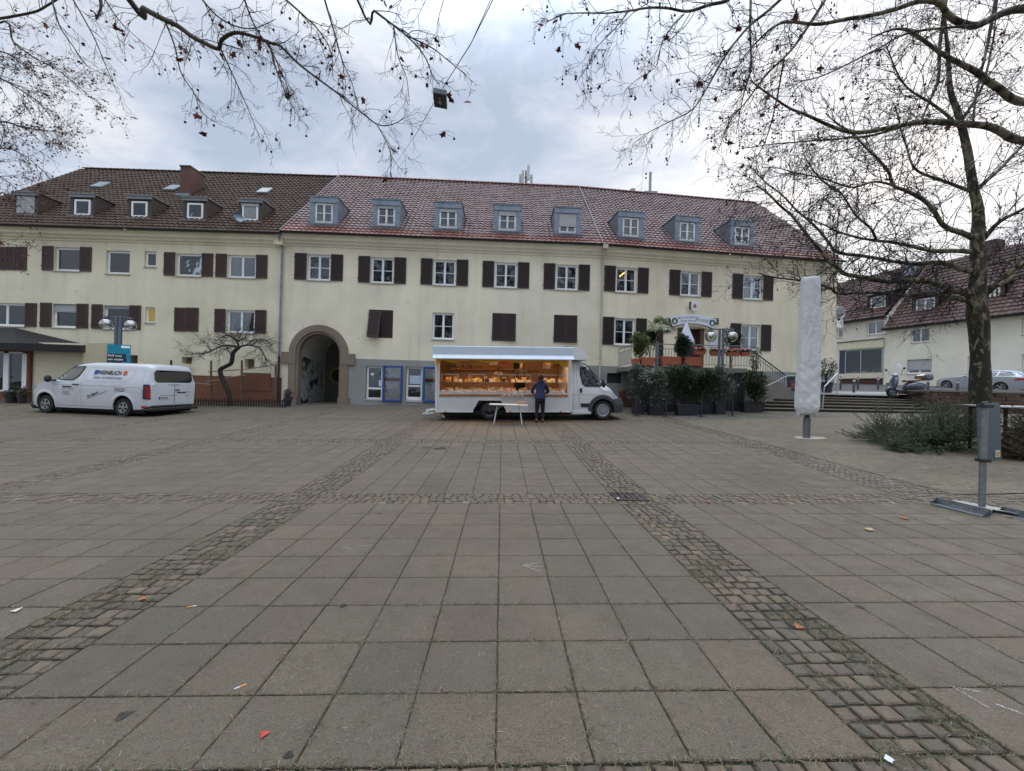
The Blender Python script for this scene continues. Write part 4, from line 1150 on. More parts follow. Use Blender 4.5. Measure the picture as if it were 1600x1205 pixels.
b = MB(); b.tube([(.6, 0, -.1), (.75, 0, 2.6)], .008, 4); b.tube([(.2, 0, .5), (.75, 0, 1.0)], .008, 4); b.tube([(.1, 0, .2), (.75, 0, .55)], .008, 4); b.build('stay_wires', M_ZINCD, vt)
s = ridge_pt(WM, 611); pst = empty('wire_post', WM.w(s, 6.35, ZRIDGE)); tag(pst, 'short dark post on the ridge holding the lamp cable', 'post')
b = MB(); b.tube([(0.03, 0, -.1), (-.05, 0, .42)], .05, 8); b.build('post', M_ZINCD, pst)
def downpipe(root, W, px, ztop, mat, zmid=None, mat2=None, hopper=False):
 s, _ = W.at(px, 480); gz_ = G(*W.w(s, -.1, 0).xy)
 b = MB(); y = -.10
 b.tube([W.w(s, -.42, ztop), W.w(s, -.40, ztop - .16), W.w(s + .02, -.14, ztop - .55), W.w(s + .02, y, ztop - .75), W.w(s + .01, y, zmid or gz_)], .05, 10)
 for z in (ztop - 1.2, ztop - 2.6, ztop - 4.1): b.lathe([(.06, z), (.06, z + .04)], 10, Matrix.Translation(W.w(s + .017, y, 0)))
 if hopper: b.box(s - .13, s + .13, -.56, -.30, ztop - .2, ztop + .02, T=W.M)
 o = b.build('downpipe', mat, root, world=True, smooth=50)
 if zmid:
  b = MB(); b.tube([W.w(s + .01, y, zmid), W.w(s + .01, y, gz_)], .056, 10); b.build('lower_downpipe', mat2, root, world=True, smooth=50)
downpipe(HL, WL, 439.5, ZEAVE - .08, M_PIPE, ZPL, plain('pipe_black', (.02, .02, .02), .5))
downpipe(HR, WR, 938.5, ZEAVE - .05, M_PIPEW, hopper=True)
downpipe(HR, WR, 1278, ZEAVE - .05, M_PIPEW)
b = MB(); b.box(WL.L - .42, WL.L - .0, -.3, .0, ZEAVE - .62, ZEAVE - .1, T=WL.M); b.build('cornice_block', M_CREAM_L, HL, world=True)
# ================================================================ VEHICLES
def carpaint(name, col, rough=.32, metal=0.0, dirt=.35, dz=.6):
 t = NT(name); vec = t.coord('Object')
 n = t.noise(3, 6, .65, vec); n2 = t.noise(1.2, 4, .6, t.coord('Object', (1, 1, .3)))
 se = t.node('ShaderNodeSeparateXYZ', {0: vec})
 low = t.math('MULTIPLY', t.range(se.outputs[2], .15, dz, 1, 0), t.range(n, .3, .7, .3, 1))
 c = t.mix(t.math('MULTIPLY', low, dirt), col, (.17, .15, .12))
 c = t.mix(t.range(n2, .5, .75, 0, .09), c, (.30, .29, .27))
 t.base(c); t.b.inputs['Metallic'].default_value = metal
 t.rough(t.math('ADD', t.math('MULTIPLY', low, .3), t.range(n, .3, .7, rough - .05, rough + .08)))
 t.b.inputs['Coat Weight'].default_value = .6; t.b.inputs['Coat Roughness'].default_value = .08
 return t.mat
M_VAN = carpaint('van_white_paint', (.60, .63, .67))
M_TRUCK = carpaint('truck_white_paint', (.70, .71, .72), dirt=.25, dz=.9)
M_BLACKP = plain('black_plastic', (.025, .026, .028), .55, bump=.2)
M_GREYP = plain('grey_plastic', (.05, .052, .06), .6, bump=.2)
M_RUB = plain('tyre_rubber', (.018, .018, .018), .85, bump=.4)
M_CAVE = plain('wheel_well', (.004, .004, .004), .95)
M_CARGL = glass('car_glass', (.012, .016, .018), .03)
M_RIM = plain('steel_rim', (.32, .33, .34), .4, .6)
M_RIMD = plain('dark_rim', (.10, .10, .11), .4, .8)
M_RED = plain('red_lens', (.35, .012, .02), .15, coat=.6)
M_ORANGE = plain('orange_lens', (.8, .25, .03), .3)
M_LENS = plain('clear_lens', (.55, .6, .66), .1, .3, coat=1)
M_PLATE = plain('plate_white', (.62, .63, .62), .5)
M_BLUE = plain('signal_blue', (.015, .06, .32), .5)
M_INK = plain('black_ink', (.015, .015, .02), .6)
M_GREYINK = plain('grey_ink', (.16, .16, .17), .6)
M_REDSQ = plain('orange_red', (.62, .09, .02), .5)
def wheel(root, x, y, z, r, w, side, rimmat, style='cap', rr=None):
 """side -1: outer face towards -y"""
 rr = rr or r * .64
 o = empty('wheel', (x, y, z)); o.parent = root
 T = Matrix.Rotation(PI / 2, 4, 'X') if side < 0 else Matrix.Rotation(-PI / 2, 4, 'X')
 b = MB(); b.lathe([(rr, -w / 2 + .02), (r * .93, -w / 2), (r, -w / 2 + .03), (r, w / 2 - .03), (r * .93, w / 2), (rr, w / 2 - .015)], 36, T, closed=False); b.build('tyre', M_RUB, o, smooth=40)
 b = MB()
 b.lathe([(rr * 1.01, w / 2 - .012), (rr * .95, w / 2 - .005), (rr * .9, w / 2 - .05), (.01, w / 2 - .06)], 36, T, m=1, closed=False)
 if style == 'cap':
  b.lathe([(rr * .97, w / 2 - .01), (rr * .9, w / 2 + .0), (rr * .82, w / 2 - .012)], 36, T, closed=False)
  for k in range(5):
   a = 2 * PI * k / 5 + .3
   pts = [(rr * .2, a - .35), (rr * .55, a - .30), (rr * .86, a - .42), (rr * .86, a + .42), (rr * .55, a + .30), (rr * .2, a + .35)]
   f = [T @ Vector((q * math.cos(t_), q * math.sin(t_), w / 2 - .004)) for q, t_ in pts]; g = [T @ Vector((q * math.cos(t_), q * math.sin(t_), w / 2 - .03)) for q, t_ in pts]
   b.add(f + g, [(0, 1, 2, 3, 4, 5)] + [(i, (i + 1) % 6, 6 + (i + 1) % 6, 6 + i) for i in range(6)])
  b.lathe([(rr * .26, w / 2 - .03), (rr * .24, w / 2 + .004), (rr * .1, w / 2 + .01), (.005, w / 2 + .01)], 20, T, closed=False)
 elif style == 'steel':
  b.lathe([(rr * .95, w / 2 - .008), (rr * .85, w / 2 - .02), (rr * .78, w / 2 - .055), (rr * .6, w / 2 - .06)], 36, T, closed=False)
  b.lathe([(rr * .6, w / 2 - .05), (rr * .5, w / 2 - .025), (rr * .28, w / 2 - .03), (rr * .26, w / 2 + .01), (.005, w / 2 + .01)], 30, T, closed=False)
  for k in range(10):
   a = 2 * PI * k / 10; c = Vector((rr * .69 * math.cos(a), rr * .69 * math.sin(a), w / 2 - .052))
   b.box(-.022, .022, -.012, .012, 0, .002, 0, T=T @ Matrix.Translation(c) @ Matrix.Rotation(a + PI / 2, 4, 'Z'))
   a += .3; c = Vector((rr * .69 * math.cos(a), rr * .69 * math.sin(a), w / 2 - .05)); b.box(-.02, .02, -.03, .03, 0, .004, 0, T=T @ Matrix.Translation(c) @ Matrix.Rotation(a, 4, 'Z'))
 else:
  b.lathe([(rr * .97, w / 2 - .01), (rr * .93, w / 2 + .003), (rr * .88, w / 2 - .02)], 36, T, closed=False)
  for k in range(5):
   for sgn in (-.13, .13):
    a = 2 * PI * k / 5 + sgn * .6; a1 = 2 * PI * k / 5 + sgn * 1.3
    q = [(rr * .15, a - .35), (rr * .92, a1 - .075), (rr * .92, a1 + .075), (rr * .15, a + .35)]
    f = [T @ Vector((r_ * math.cos(t_), r_ * math.sin(t_), w / 2 - (.004 if r_ > .2 * rr else .012))) for r_, t_ in q]; g = [T @ Vector((r_ * math.cos(t_), r_ * math.sin(t_), w / 2 - .03)) for r_, t_ in q]
    b.add(f + g, [(0, 1, 2, 3)] + [(i, (i + 1) % 4, 4 + (i + 1) % 4, 4 + i) for i in range(4)])
  b.lathe([(rr * .2, w / 2 - .03), (rr * .17, w / 2), (.005, w / 2)], 20, T, closed=False)
 b.build('rim', [rimmat, M_CAVE if style != 'steel' else rimmat], o, smooth=35)
 return o
def interp(tab, x):
 if x <= tab[0][0]: return tab[0][1]
 for (a, p), (b_, q) in zip(tab, tab[1:]):
  if x <= b_:
   t = (x - a) / (b_ - a); return p + (q - p) * t
 return tab[-1][1]
class Shell:
 """a vehicle body described by side and plan curves, symmetric about y = 0"""
 def __init__(s, bot, belt, roof, wid, wroof, rr=.16, crown=.03, power=1.0):
  s.bot, s.belt, s.roof, s.wid, s.wroof, s.rr, s.crown = bot, belt, roof, wid, wroof, rr, crown
 def y(s, x, z):
  zb, zm, zt = interp(s.bot, x), interp(s.belt, x), interp(s.roof, x)
  w, wr = interp(s.wid, x), interp(s.wroof, x)
  if z <= zm:
   t = max(0, (zm - z) / max(.05, zm - zb)); return w * (1 - .05 * t * t - .0)
  r = min(s.rr, (zt - zm) * .8)
  ze = zt - r
  if z <= ze:
   t = (z - zm) / max(.02, ze - zm); return w + (wr - w) * (t ** 1.15)
  t = min(1, (z - ze) / max(.01, r)); return wr - r * (1 - math.sqrt(max(0, 1 - t * t)))
 def section(s, x):
  zb, zm, zt = interp(s.bot, x), interp(s.belt, x), interp(s.roof, x)
  if zt < zm + .02: zt = zm + .02
  r = min(s.rr, (zt - zm) * .8); ze = zt - r
  zs = [zb, zb + (zm - zb) * .12, zb + (zm - zb) * .4, zb + (zm - zb) * .7, zm, zm + (ze - zm) * .33, zm + (ze - zm) * .66, ze, ze + r * .35, ze + r * .65, ze + r * .88]
  pts = [(s.y(x, z), z) for z in zs]
  yr = pts[-1][0]
  top = [(yr * k, zt + s.crown * (1 - k * k)) for k in (.85, .5, .0)]
  low = [(0, zb), (pts[0][0] * .8, zb)]
  half = low + pts + top
  return [Vector((x, -y, z)) for y, z in half] + [Vector((x, y, z)) for y, z in half[-2:0:-1]]
 def mesh(s, xs):
  b = MB(); b.loft([s.section(x) for x in xs]); return b
def cut(obj, cutters, remove=True):
 """boolean difference, baked into the mesh"""
 for c in cutters:
  m = obj.modifiers.new('cut', 'BOOLEAN'); m.operation = 'DIFFERENCE'; m.object = c; m.solver = 'EXACT'
  try: m.material_mode = 'TRANSFER'
  except Exception: pass
 dg_ = bpy.context.evaluated_depsgraph_get()
 me = bpy.data.meshes.new_from_object(obj.evaluated_get(dg_))
 obj.modifiers.clear(); obj.data = me
 for p in me.polygons: p.use_smooth = True
 me.set_sharp_from_angle(angle=R(32))
 for c in cutters: bpy.data.objects.remove(c)
def cyl_cutter(x, y0, y1, z, r, mat, sq=1.0):
 b = MB(); n = 40
 vs = []
 for y in (y0, y1):
  for k in range(n):
   a = 2 * PI * k / n; vs.append((x + r * math.cos(a), y, z + r * math.sin(a) * sq))
 b.add(vs, [tuple(range(n)), tuple(range(n, 2 * n))[::-1]] + [(k, (k + 1) % n, n + (k + 1) % n, n + k) for k in range(n)])
 return b.build('cutter', mat)
def decal(shell, pts, side=-1, off=.006, m=0, b=None, sub=6):
 """a panel that lies on the side of the body: outline in (x, z)"""
 b = b or MB()
 import mathutils
 zs = [p[1] for p in pts]; z0, z1 = min(zs), max(zs)
 def clip(poly, z, keep_above):
  out = []
  for i in range(len(poly)):
   a, c = poly[i], poly[(i + 1) % len(poly)]
   ia, ic = (a[1] >= z) == keep_above or a[1] == z, (c[1] >= z) == keep_above or c[1] == z
   if ia: out.append(a)
   if ia != ic and abs(c[1] - a[1]) > 1e-9:
    t = (z - a[1]) / (c[1] - a[1]); out.append((a[0] + (c[0] - a[0]) * t, z))
  return out
 for k in range(sub):
  lo, hi = z0 + (z1 - z0) * k / sub, z0 + (z1 - z0) * (k + 1) / sub
  q = clip(clip(list(pts), lo, True), hi, False)
  if len(q) < 3: continue
  xa_, xb_ = min(p[0] for p in q), max(p[0] for p in q); nx_ = max(1, int((xb_ - xa_) / .09))
  for j in range(nx_):
   l2, h2 = xa_ + (xb_ - xa_) * j / nx_, xa_ + (xb_ - xa_) * (j + 1) / nx_
   q2 = [(p[1], p[0]) for p in q]; q2 = clip(clip(q2, l2, True), h2, False)
   if len(q2) < 3: continue
   b.add([(x, side * (shell.y(x, z) + off), z) for z, x in q2], [tuple(range(len(q2)))], m)
 return b
def text_mesh(name, txt, size, mat, parent, M_, align='LEFT', shear=0.0, bold=0.0, depth=.001, sx=1.0):
 cu = bpy.data.curves.new(name, 'FONT'); cu.body = txt; cu.size = size; cu.align_x = align; cu.shear = shear; cu.offset = bold; cu.extrude = depth
 o = bpy.data.objects.new(name, cu); COL.objects.link(o)
 dg_ = bpy.context.evaluated_depsgraph_get()
 me = bpy.data.meshes.new_from_object(o.evaluated_get(dg_)); bpy.data.objects.remove(o); bpy.data.curves.remove(cu)
 me.materials.clear(); me.materials.append(mat)
 o = bpy.data.objects.new(name, me); COL.objects.link(o); o.parent = parent; o.matrix_basis = M_ @ Matrix.Diagonal((sx, 1, 1, 1))
 return o
def side_M(x, y, z, rz=0.0, tilt=0.0):
 """text on a -y facing side, reading along +x"""
 return Matrix.Translation((x, y, z)) @ Matrix.Rotation(PI / 2 - tilt, 4, 'X') @ Matrix.Rotation(rz, 4, 'Z')
A = onground(69, 645.5); B_ = onground(206.5, 653)
A = P(69, 645.3, 14.55); B_ = P(206.5, 652.3, 14.15)
d = (B_ - A); yaw = math.atan2(d.y, d.x); wb = 3.3
vt_ = empty('delivery_van', (0, 0, 0)); vt_.rotation_euler = (0, -math.atan2(d.z, math.hypot(d.x, d.y)), yaw)
tag(vt_, 'white panel van with blue and orange lettering parked left of the small twisted tree', 'van')
near = Vector((0.97, -.99, 0)); Rm = vt_.rotation_euler.to_matrix()
vt_.location = A - Rm @ near
bot = [(0, .42), (.12, .26), (.5, .22), (1.4, .24), (4.8, .26), (5.15, .36), (5.3, .45)]
belt = [(0, .80), (.3, .98), (1.1, 1.20), (1.4, 1.22), (5.3, 1.22)]
roof = [(0, .82), (.10, .90), (.22, .97), (.45, 1.05), (.8, 1.15), (1.12, 1.24), (1.5, 1.52), (1.85, 1.76), (2.05, 1.86), (2.3, 1.925), (2.8, 1.965), (4.0, 1.97), (4.9, 1.955), (5.12, 1.93), (5.2, 1.85), (5.25, 1.6), (5.28, 1.30), (5.30, 1.24)]
wid = [(0, .55), (.08, .72), (.2, .84), (.4, .93), (.7, .985), (1.3, 1.0), (4.6, 1.0), (5.1, .985), (5.22, .94), (5.30, .86)]
wroof = [(0, .5), (.3, .74), (1.1, .86), (1.5, .84), (2.0, .82), (2.6, .82), (4.8, .83), (5.2, .80), (5.3, .78)]
vs_ = Shell(bot, belt, roof, wid, wroof, rr=.17)
xs = [0, .04, .1, .18, .28, .4, .55, .7, .85, 1.0, 1.12, 1.25, 1.4, 1.55, 1.7, 1.85, 1.95, 2.05, 2.2, 2.4, 2.7, 3.0, 3.4, 3.8, 4.2, 4.6, 4.9, 5.03, 5.12, 5.18, 5.22, 5.25, 5.28, 5.30]
body_ = vs_.mesh(xs).build('body', [M_VAN, M_CAVE], vt_, smooth=35)
for me_ in (body_.data,): pass
RW = .335
cuts = []
for x in (.97, 4.27):
 for y0, y1 in ((-1.3, -.55), (.55, 1.3)): cuts.append(cyl_cutter(x, y0, y1, RW + .03, .42, M_CAVE))
for c in cuts: c.parent = vt_
bpy.context.view_layer.update()
cut(body_, cuts)
for x in (.97, 4.27):
 for sg in (-1, 1): wheel(vt_, x, sg * .87, RW, RW, .215, sg, M_RIM, 'cap')
def arch_lip(root, sh, x, z, r0, r1, mat, name='wheel_arch', off=.012, a0=-.12, a1=PI + .12, side=-1, zmin=.25):
 b = MB(); n = 26; vs = []
 for k in range(n + 1):
  a = a0 + (a1 - a0) * k / n
  for r, o_ in ((r0, -.05), (r0, off + .004), ((r0 + r1) / 2, off + .01), (r1, .002)):
   px, pz = x + r * math.cos(a), max(zmin, z + r * math.sin(a)); vs.append((px, side * (sh.y(px, pz) + o_), pz))
 b.add(vs, [(4 * k + i, 4 * k + 4 + i, 4 * k + 5 + i, 4 * k + 1 + i) for k in range(n) for i in range(3)])
 return b.build(name, mat, root, smooth=50)
for x in (.97, 4.27): arch_lip(vt_, vs_, x, RW + .03, .42, .53, M_VAN)
for sd in (-1, 1):
 b = decal(vs_, [(1.26, 1.275), (1.33, 1.46), (1.62, 1.66), (1.96, 1.79), (2.47, 1.825), (2.44, 1.62), (2.36, 1.42), (2.2, 1.285), (2.05, 1.262)], sd, .012); b.build('window_seal', M_BLACKP, vt_, smooth=30)
 b = decal(vs_, [(1.40, 1.31), (1.66, 1.62), (1.98, 1.745), (2.42, 1.78), (2.39, 1.60), (2.31, 1.43), (2.17, 1.315), (2.04, 1.30)], sd, .018); b.build('side_window', glass('van_side_glass', (.05, .06, .035), .04) if sd == -1 else M_CARGL, vt_, smooth=30)
b = MB()
rows = []
for x in (1.16, 1.35, 1.55, 1.75, 1.93):
 s_ = vs_.section(x); zt = interp(vs_.roof, x); w_ = interp(vs_.wroof, x) * .9
 rows.append([Vector((x - .01, y, zt + .015 + .03 * (1 - (y / w_) ** 2))) for y in [w_ * k / 5 for k in range(-5, 6)]])
b.loft(rows, ring=False, close_ends=False); b.build('windscreen', M_CARGL, vt_, smooth=60)
def rear(b, y0, y1, z0, z1, off, m=0, r=.06):
 pts = [(y0, z0 + r), (y0, z1 - r), (y0 + r, z1), (y1 - r, z1), (y1, z1 - r), (y1, z0 + r), (y1 - r, z0), (y0 + r, z0)]
 def fx(z):
  for (xa, za), (xb, zb_) in zip(vs_.roof[::-1], vs_.roof[::-1][1:]):
   if za <= z <= zb_: return xa + (xb - xa) * (z - za) / max(1e-6, zb_ - za)
  return 5.30 if z < 1.3 else 5.2
 b.add([(fx(z) + off, y, z) for y, z in pts], [tuple(range(8))], m)
b = MB(); rear(b, -.74, .74, 1.30, 1.76, .014, r=.09); b.build('rear_window', glass('dark_rear_glass', (.006, .007, .01), .04), vt_)
b = MB(); rear(b, -.012, .012, .52, 1.28, .012, r=.004); b.box(5.30, 5.307, -.55, .1, .80, .815); b.box(5.30, 5.307, .16, .66, .93, .945); b.build('door_seam', M_GREYINK, vt_)
for sd in (-1, 1):
 b = MB(); n = 7
 vs = []
 for k in range(n + 1):
  z = .68 + .54 * k / n
  for (x, y) in ((5.085, .992), (5.17, .975), (5.235, .93), (5.27, .87)):
   yy = y - .01 * abs(k - 3) * .3; vs.append((x + .010, sd * (yy + .010), z))
 b.add(vs, [(4 * k + i, 4 * k + 4 + i, 4 * k + 5 + i, 4 * k + 1 + i) for k in range(n) for i in range(3)])
 b.build('tail_light', M_BLACKP, vt_, smooth=60)
 o_ = vt_.children[-1]
 b = MB()
 for za, zc in ((.72, .86), (.88, .96), (1.0, 1.14)):
  b.add([(x + .014, sd * (y + .014), z) for z in (za, zc) for (x, y) in ((5.17, .975), (5.235, .93), (5.27, .87))], [(0, 3, 4, 1), (1, 4, 5, 2)])
 b.build('red_lens', M_RED, o_)
 b = MB(); b.add([(x + .012, sd * (y + .016), z) for z in (.36, .43) for (x, y) in ((5.05, .99), (5.16, .975), (5.22, .93))], [(0, 3, 4, 1), (1, 4, 5, 2)]); b.build('reflector', M_RED, vt_)
b = MB(); b.box(5.302, 5.312, -.60, -.16, .66, .77); pl = b.build('licence_plate', M_PLATE, vt_)
b = MB(); b.box(5.3125, 5.3135, -.598, -.555, .662, .768); b.build('country_strip', M_BLUE, pl)
text_mesh('plate_number', 'CW WB 246', .085, M_INK, pl, Matrix.Translation((5.314, -.54, .685)) @ Matrix.Rotation(PI / 2, 4, 'Z') @ Matrix.Rotation(PI / 2, 4, 'X'), sx=.62, bold=.002)
b = MB(); b.box(5.24, 5.40, -.93, .93, .24, .36); b.box(5.0, 5.3, -.97, .97, .25, .33); b.box(4.7, 4.95, -.9, .9, .2, .3); b.build('rear_bumper', M_BLACKP, vt_, bevel=.03)
b = MB(); b.box(5.305, 5.325, .02, .20, 1.0, 1.04); b.box(5.304, 5.316, .10, .46, .90, .945); b.box(5.303, 5.312, .48, .56, .76, .79); b.build('rear_badges', M_INK, vt_, bevel=.004)
text_mesh('rear_lettering', 'TRANSIT CUSTOM', .07, M_GREYINK, vt_, Matrix.Translation((5.312, -.25, 1.19)) @ Matrix.Rotation(PI / 2, 4, 'Z') @ Matrix.Rotation(PI / 2, 4, 'X'), sx=.8)
b = MB(); b.box(-.02, .35, -.75, .75, .20, .30); b.box(.0, .02, -.5, .5, .45, .7); b.build('front_grille', M_BLACKP, vt_, bevel=.02)
for sd in (-1, 1):
 b = decal(vs_, [(.17, .84), (.20, .94), (.48, 1.03), (.60, 1.03), (.52, .97), (.28, .86)], sd, .012, sub=3); b.build('headlight', M_LENS, vt_)
 m = MB(); m.ball((1.33, sd * 1.16, 1.30), .1, 8, sc=(.7, 1.1, 1.35)); m.tube([(1.42, sd * .97, 1.26), (1.36, sd * 1.12, 1.24)], .035, 8); m.build('door_mirror', M_BLACKP, vt_, smooth=60)
sm = MB()
def seam(pts, w=.006, sd=-1):
 for (a, c) in zip(pts, pts[1:]):
  dx, dz = c[0] - a[0], c[1] - a[1]; L = math.hypot(dx, dz); nx_, nz = -dz / L * w / 2, dx / L * w / 2
  N = max(1, int(L / .15))
  for k in range(N):
   p, q = (a[0] + dx * k / N, a[1] + dz * k / N), (a[0] + dx * (k + 1) / N, a[1] + dz * (k + 1) / N)
   sm.add([(x, sd * (vs_.y(x, z) + .0035), z) for x, z in ((p[0] + nx_, p[1] + nz), (q[0] + nx_, q[1] + nz), (q[0] - nx_, q[1] - nz), (p[0] - nx_, p[1] - nz))], [(0, 1, 2, 3)])
seam([(1.35, 1.2), (1.33, .8), (1.45, .55), (1.55, .32)]); seam([(2.52, 1.86), (2.55, 1.2), (2.52, .8), (2.52, .3)]); seam([(2.32, .3), (2.32, .76), (2.44, .86), (2.52, .84)], .005)
seam([(5.0, 1.9), (5.03, 1.3), (5.02, .66)]); seam([(1.35, .33), (3.75, .33)], .012)
seam([(2.68, 1.27), (2.68, 1.78), (4.52, 1.74), (4.62, 1.66), (4.62, 1.45), (4.35, 1.3), (3.9, 1.27), (2.68, 1.27)], .005)
seam([(1.2, 1.10), (3.4, 1.10), (5.0, 1.08)], .009)
sm.build('panel_seams', M_GREYINK, vt_)
b = MB(); b.box(2.18, 2.42, -1.04, -1.0, 1.11, 1.145); b.build('door_handle', M_BLACKP, vt_, bevel=.008)
b = MB(); b.box(.3, 5.1, -.9, .9, .15, .27); b.build('underbody', M_CAVE, vt_)  # black box added under the floor to deepen the shade below the van
b = MB(); b.tube([(3.0, -.6, 1.985), (3.6, -.6, 1.99)], .018, 6); b.tube([(3.4, .3, 1.99), (4.6, .3, 1.98)], .018, 6); b.build('roof_rail', M_BLACKP, vt_)
yt = -(vs_.y(3.5, 1.53) + .022); tl = math.atan2(vs_.y(3.5, 1.5) - vs_.y(3.5, 1.7), .2)
text_mesh('lettering', 'WEINBUCH', .235, M_INK, vt_, side_M(3.09, yt, 1.53, tilt=tl), bold=.004, shear=.12, sx=.80)
for x, mm in ((2.95, M_BLUE), (4.17, M_REDSQ)):
 b = decal(vs_, [(x, 1.53), (x + .14, 1.53), (x + .14, 1.69), (x, 1.69)], -1, .02, sub=3); b.build('logo_square', mm, vt_)
text_mesh('lettering', 'Sanit\u00e4r- und Heiztechnologie', .15, M_GREYINK, vt_, side_M(2.98, -(vs_.y(3.5, 1.375) + .02), 1.375, tilt=tl), shear=.35, sx=.68)
text_mesh('lettering', 'WEINBUCH', .075, M_INK, vt_, side_M(1.72, -(vs_.y(1.9, 1.0) + .008), 1.0), bold=.005, sx=1.0)
text_mesh('lettering', 'Sanit\u00e4r- und Heiztechnologie\n\nIndustriestra\u00dfe 8\nTel. 07051 20 40\nwww.weinbuch.info', .05, M_GREYINK, vt_, side_M(1.72, -(vs_.y(1.9, .9) + .008), .93), sx=.85)
text_mesh('lettering', 'Ihr Badprofi', .10, M_INK, vt_, side_M(2.80, -(vs_.y(3, .7) + .008), .66, rz=R(21)), shear=.3, bold=.003)
b = decal(vs_, [(2.78, .60), (3.62, .92), (3.62, .935), (2.78, .615)], -1, .008, sub=4); b.build('red_line', M_RED, vt_)
text_mesh('lettering', 'Sanit\u00e4rtechnik\nHeizungsbau', .075, M_INK, vt_, side_M(4.02, -(vs_.y(4, 1) + .008), 1.0), sx=.85)
for z, mm in ((1.005, M_INK), (.93, M_RED)):
 b = decal(vs_, [(3.94, z), (3.98, z), (3.98, z + .045), (3.94, z + .045)], -1, .008, sub=1); b.build('bullet_mark', mm, vt_)
A = P(765, 655.8, 14.15); B_ = P(942.5, 655.6, 14.45)
d = B_ - A; yaw = math.atan2(d.y, d.x)
tr = empty('sales_truck'); tr.rotation_euler = (0, -math.atan2(d.z, math.hypot(d.x, d.y)), yaw)
tag(tr, 'white food truck with its side hatch open, selling cheese in front of the grey plinth', 'food truck')
LW = d.length; X0 = 1.93
Rm = tr.rotation_euler.to_matrix(); tr.location = A - Rm @ Vector((X0, -1.02, 0))
TL = tr.location; TM = Matrix.Translation(TL) @ Rm.to_4x4()
XC = 4.92
M_WOOD = plain('warm_wood', (.36, .16, .05), .5, var=.25, scale=3)
M_INT = plain('interior_panel', (.30, .17, .08), .5, var=.2)
M_YEL = plain('yellow_fringe', (.75, .45, .03), .7)
M_ALU = plain('aluminium', (.55, .56, .57), .35, .7)
b = MB(); y0, y1 = -1.10, 1.08; ZT = 2.62; zb0 = .30; h0, h1 = .86, 2.20; xa, xb = .12, 4.80
def q4(pts): b.add(pts, [(0, 1, 2, 3)])
rw = .46
b.add([(0, y0, zb0), (X0 - .62, y0, zb0), (X0 - .40, y0, .70), (X0 + .40, y0, .70), (X0 + .62, y0, zb0), (XC, y0, zb0), (XC, y0, h0), (0, y0, h0)], [(0, 1, 2, 7), (2, 3, 6, 7), (3, 4, 5, 6)])
q4([(0, y0, h0), (xa, y0, h0), (xa, y0, ZT), (0, y0, ZT)]); q4([(xb, y0, h0), (XC, y0, h0), (XC, y0, ZT), (xb, y0, ZT)]); q4([(xa, y0, h1), (xb, y0, h1), (xb, y0, ZT), (xa, y0, ZT)])
q4([(xa, y0, h0), (xa, y0 + .06, h0), (xa, y0 + .06, h1), (xa, y0, h1)]); q4([(xb, y0, h0), (xb, y0 + .06, h0), (xb, y0 + .06, h1), (xb, y0, h1)])
q4([(0, y1, zb0), (XC, y1, zb0), (XC, y1, ZT), (0, y1, ZT)]); q4([(0, y0, zb0), (0, y1, zb0), (0, y1, ZT), (0, y0, ZT)]); q4([(XC, y0, zb0), (XC, y1, zb0), (XC, y1, ZT), (XC, y0, ZT)])
q4([(0, y0, ZT), (XC, y0, ZT), (XC, y1, ZT), (0, y1, ZT)])
b.build('box_body', M_TRUCK, tr, fix=False)
b = MB()
for xx in (X0 - .62, X0 + .62): q4([(xx, y0, zb0), (xx, y0 + .5, zb0), (X0 + (.40 if xx > X0 else -.40), y0 + .5, .70), (X0 + (.40 if xx > X0 else -.40), y0, .70)])
q4([(X0 - .4, y0, .70), (X0 + .4, y0, .70), (X0 + .4, y0 + .5, .70), (X0 - .4, y0 + .5, .70)])
b.build('wheel_well', M_CAVE, tr, fix=False)
b = MB()
for q in ((-.02, XC + .02, y0 - .02, y0 + .03, zb0 - .04, zb0 + .03),):
 b.box(-.015, X0 - .60, y0 - .018, y0 + .02, zb0 - .03, zb0 + .03); b.box(X0 + .60, XC + .01, y0 - .018, y0 + .02, zb0 - .03, zb0 + .03)
b.box(-.03, .05, y0 - .02, y0 + .04, zb0 + .03, ZT); b.box(XC - .05, XC + .02, y0 - .02, y0 + .04, zb0 + .03, ZT - .4)
b.build('edge_trim', plain('white_trim', (.72, .73, .75), .35), tr, bevel=.006)
b = MB(); yi = y1 - .06
q4([(xa - .1, yi, .78), (xb + .1, yi, .78), (xb + .1, yi, ZT - .1), (xa - .1, yi, ZT - .1)]); q4([(xa - .1, y0 + .06, .78), (xa - .1, yi, .78), (xa - .1, yi, ZT - .1), (xa - .1, y0 + .06, ZT - .1)])
q4([(xb + .1, y0 + .06, .78), (xb + .1, yi, .78), (xb + .1, yi, ZT - .1), (xb + .1, y0 + .06, ZT - .1)]); q4([(xa - .1, y0 + .06, ZT - .1), (xb + .1, y0 + .06, ZT - .1), (xb + .1, yi, ZT - .1), (xa - .1, yi, ZT - .1)])
q4([(xa - .1, y0 + .06, .78), (xb + .1, y0 + .06, .78), (xb + .1, yi, .78), (xa - .1, yi, .78)])
b.build('interior_lining', M_INT, tr, fix=False)
b = MB(); b.box(xa, xb, y0 - .05, y0 + .55, .85, .93); b.build('counter_edge', M_WOOD, tr, bevel=.01)
b = MB(); b.box(xa, xb, y0 - .03, y0 + .62, .932, .985); b.build('display_counter', plain('counter_white', (.62, .64, .68), .35), tr)
b = MB(); b.box(xa + .1, xb - .02, y0 + .30, y0 + .62, 1.36, 1.375)
b.build('glass_shelf', plain('shelf_edge', (.40, .38, .33), .3), tr)
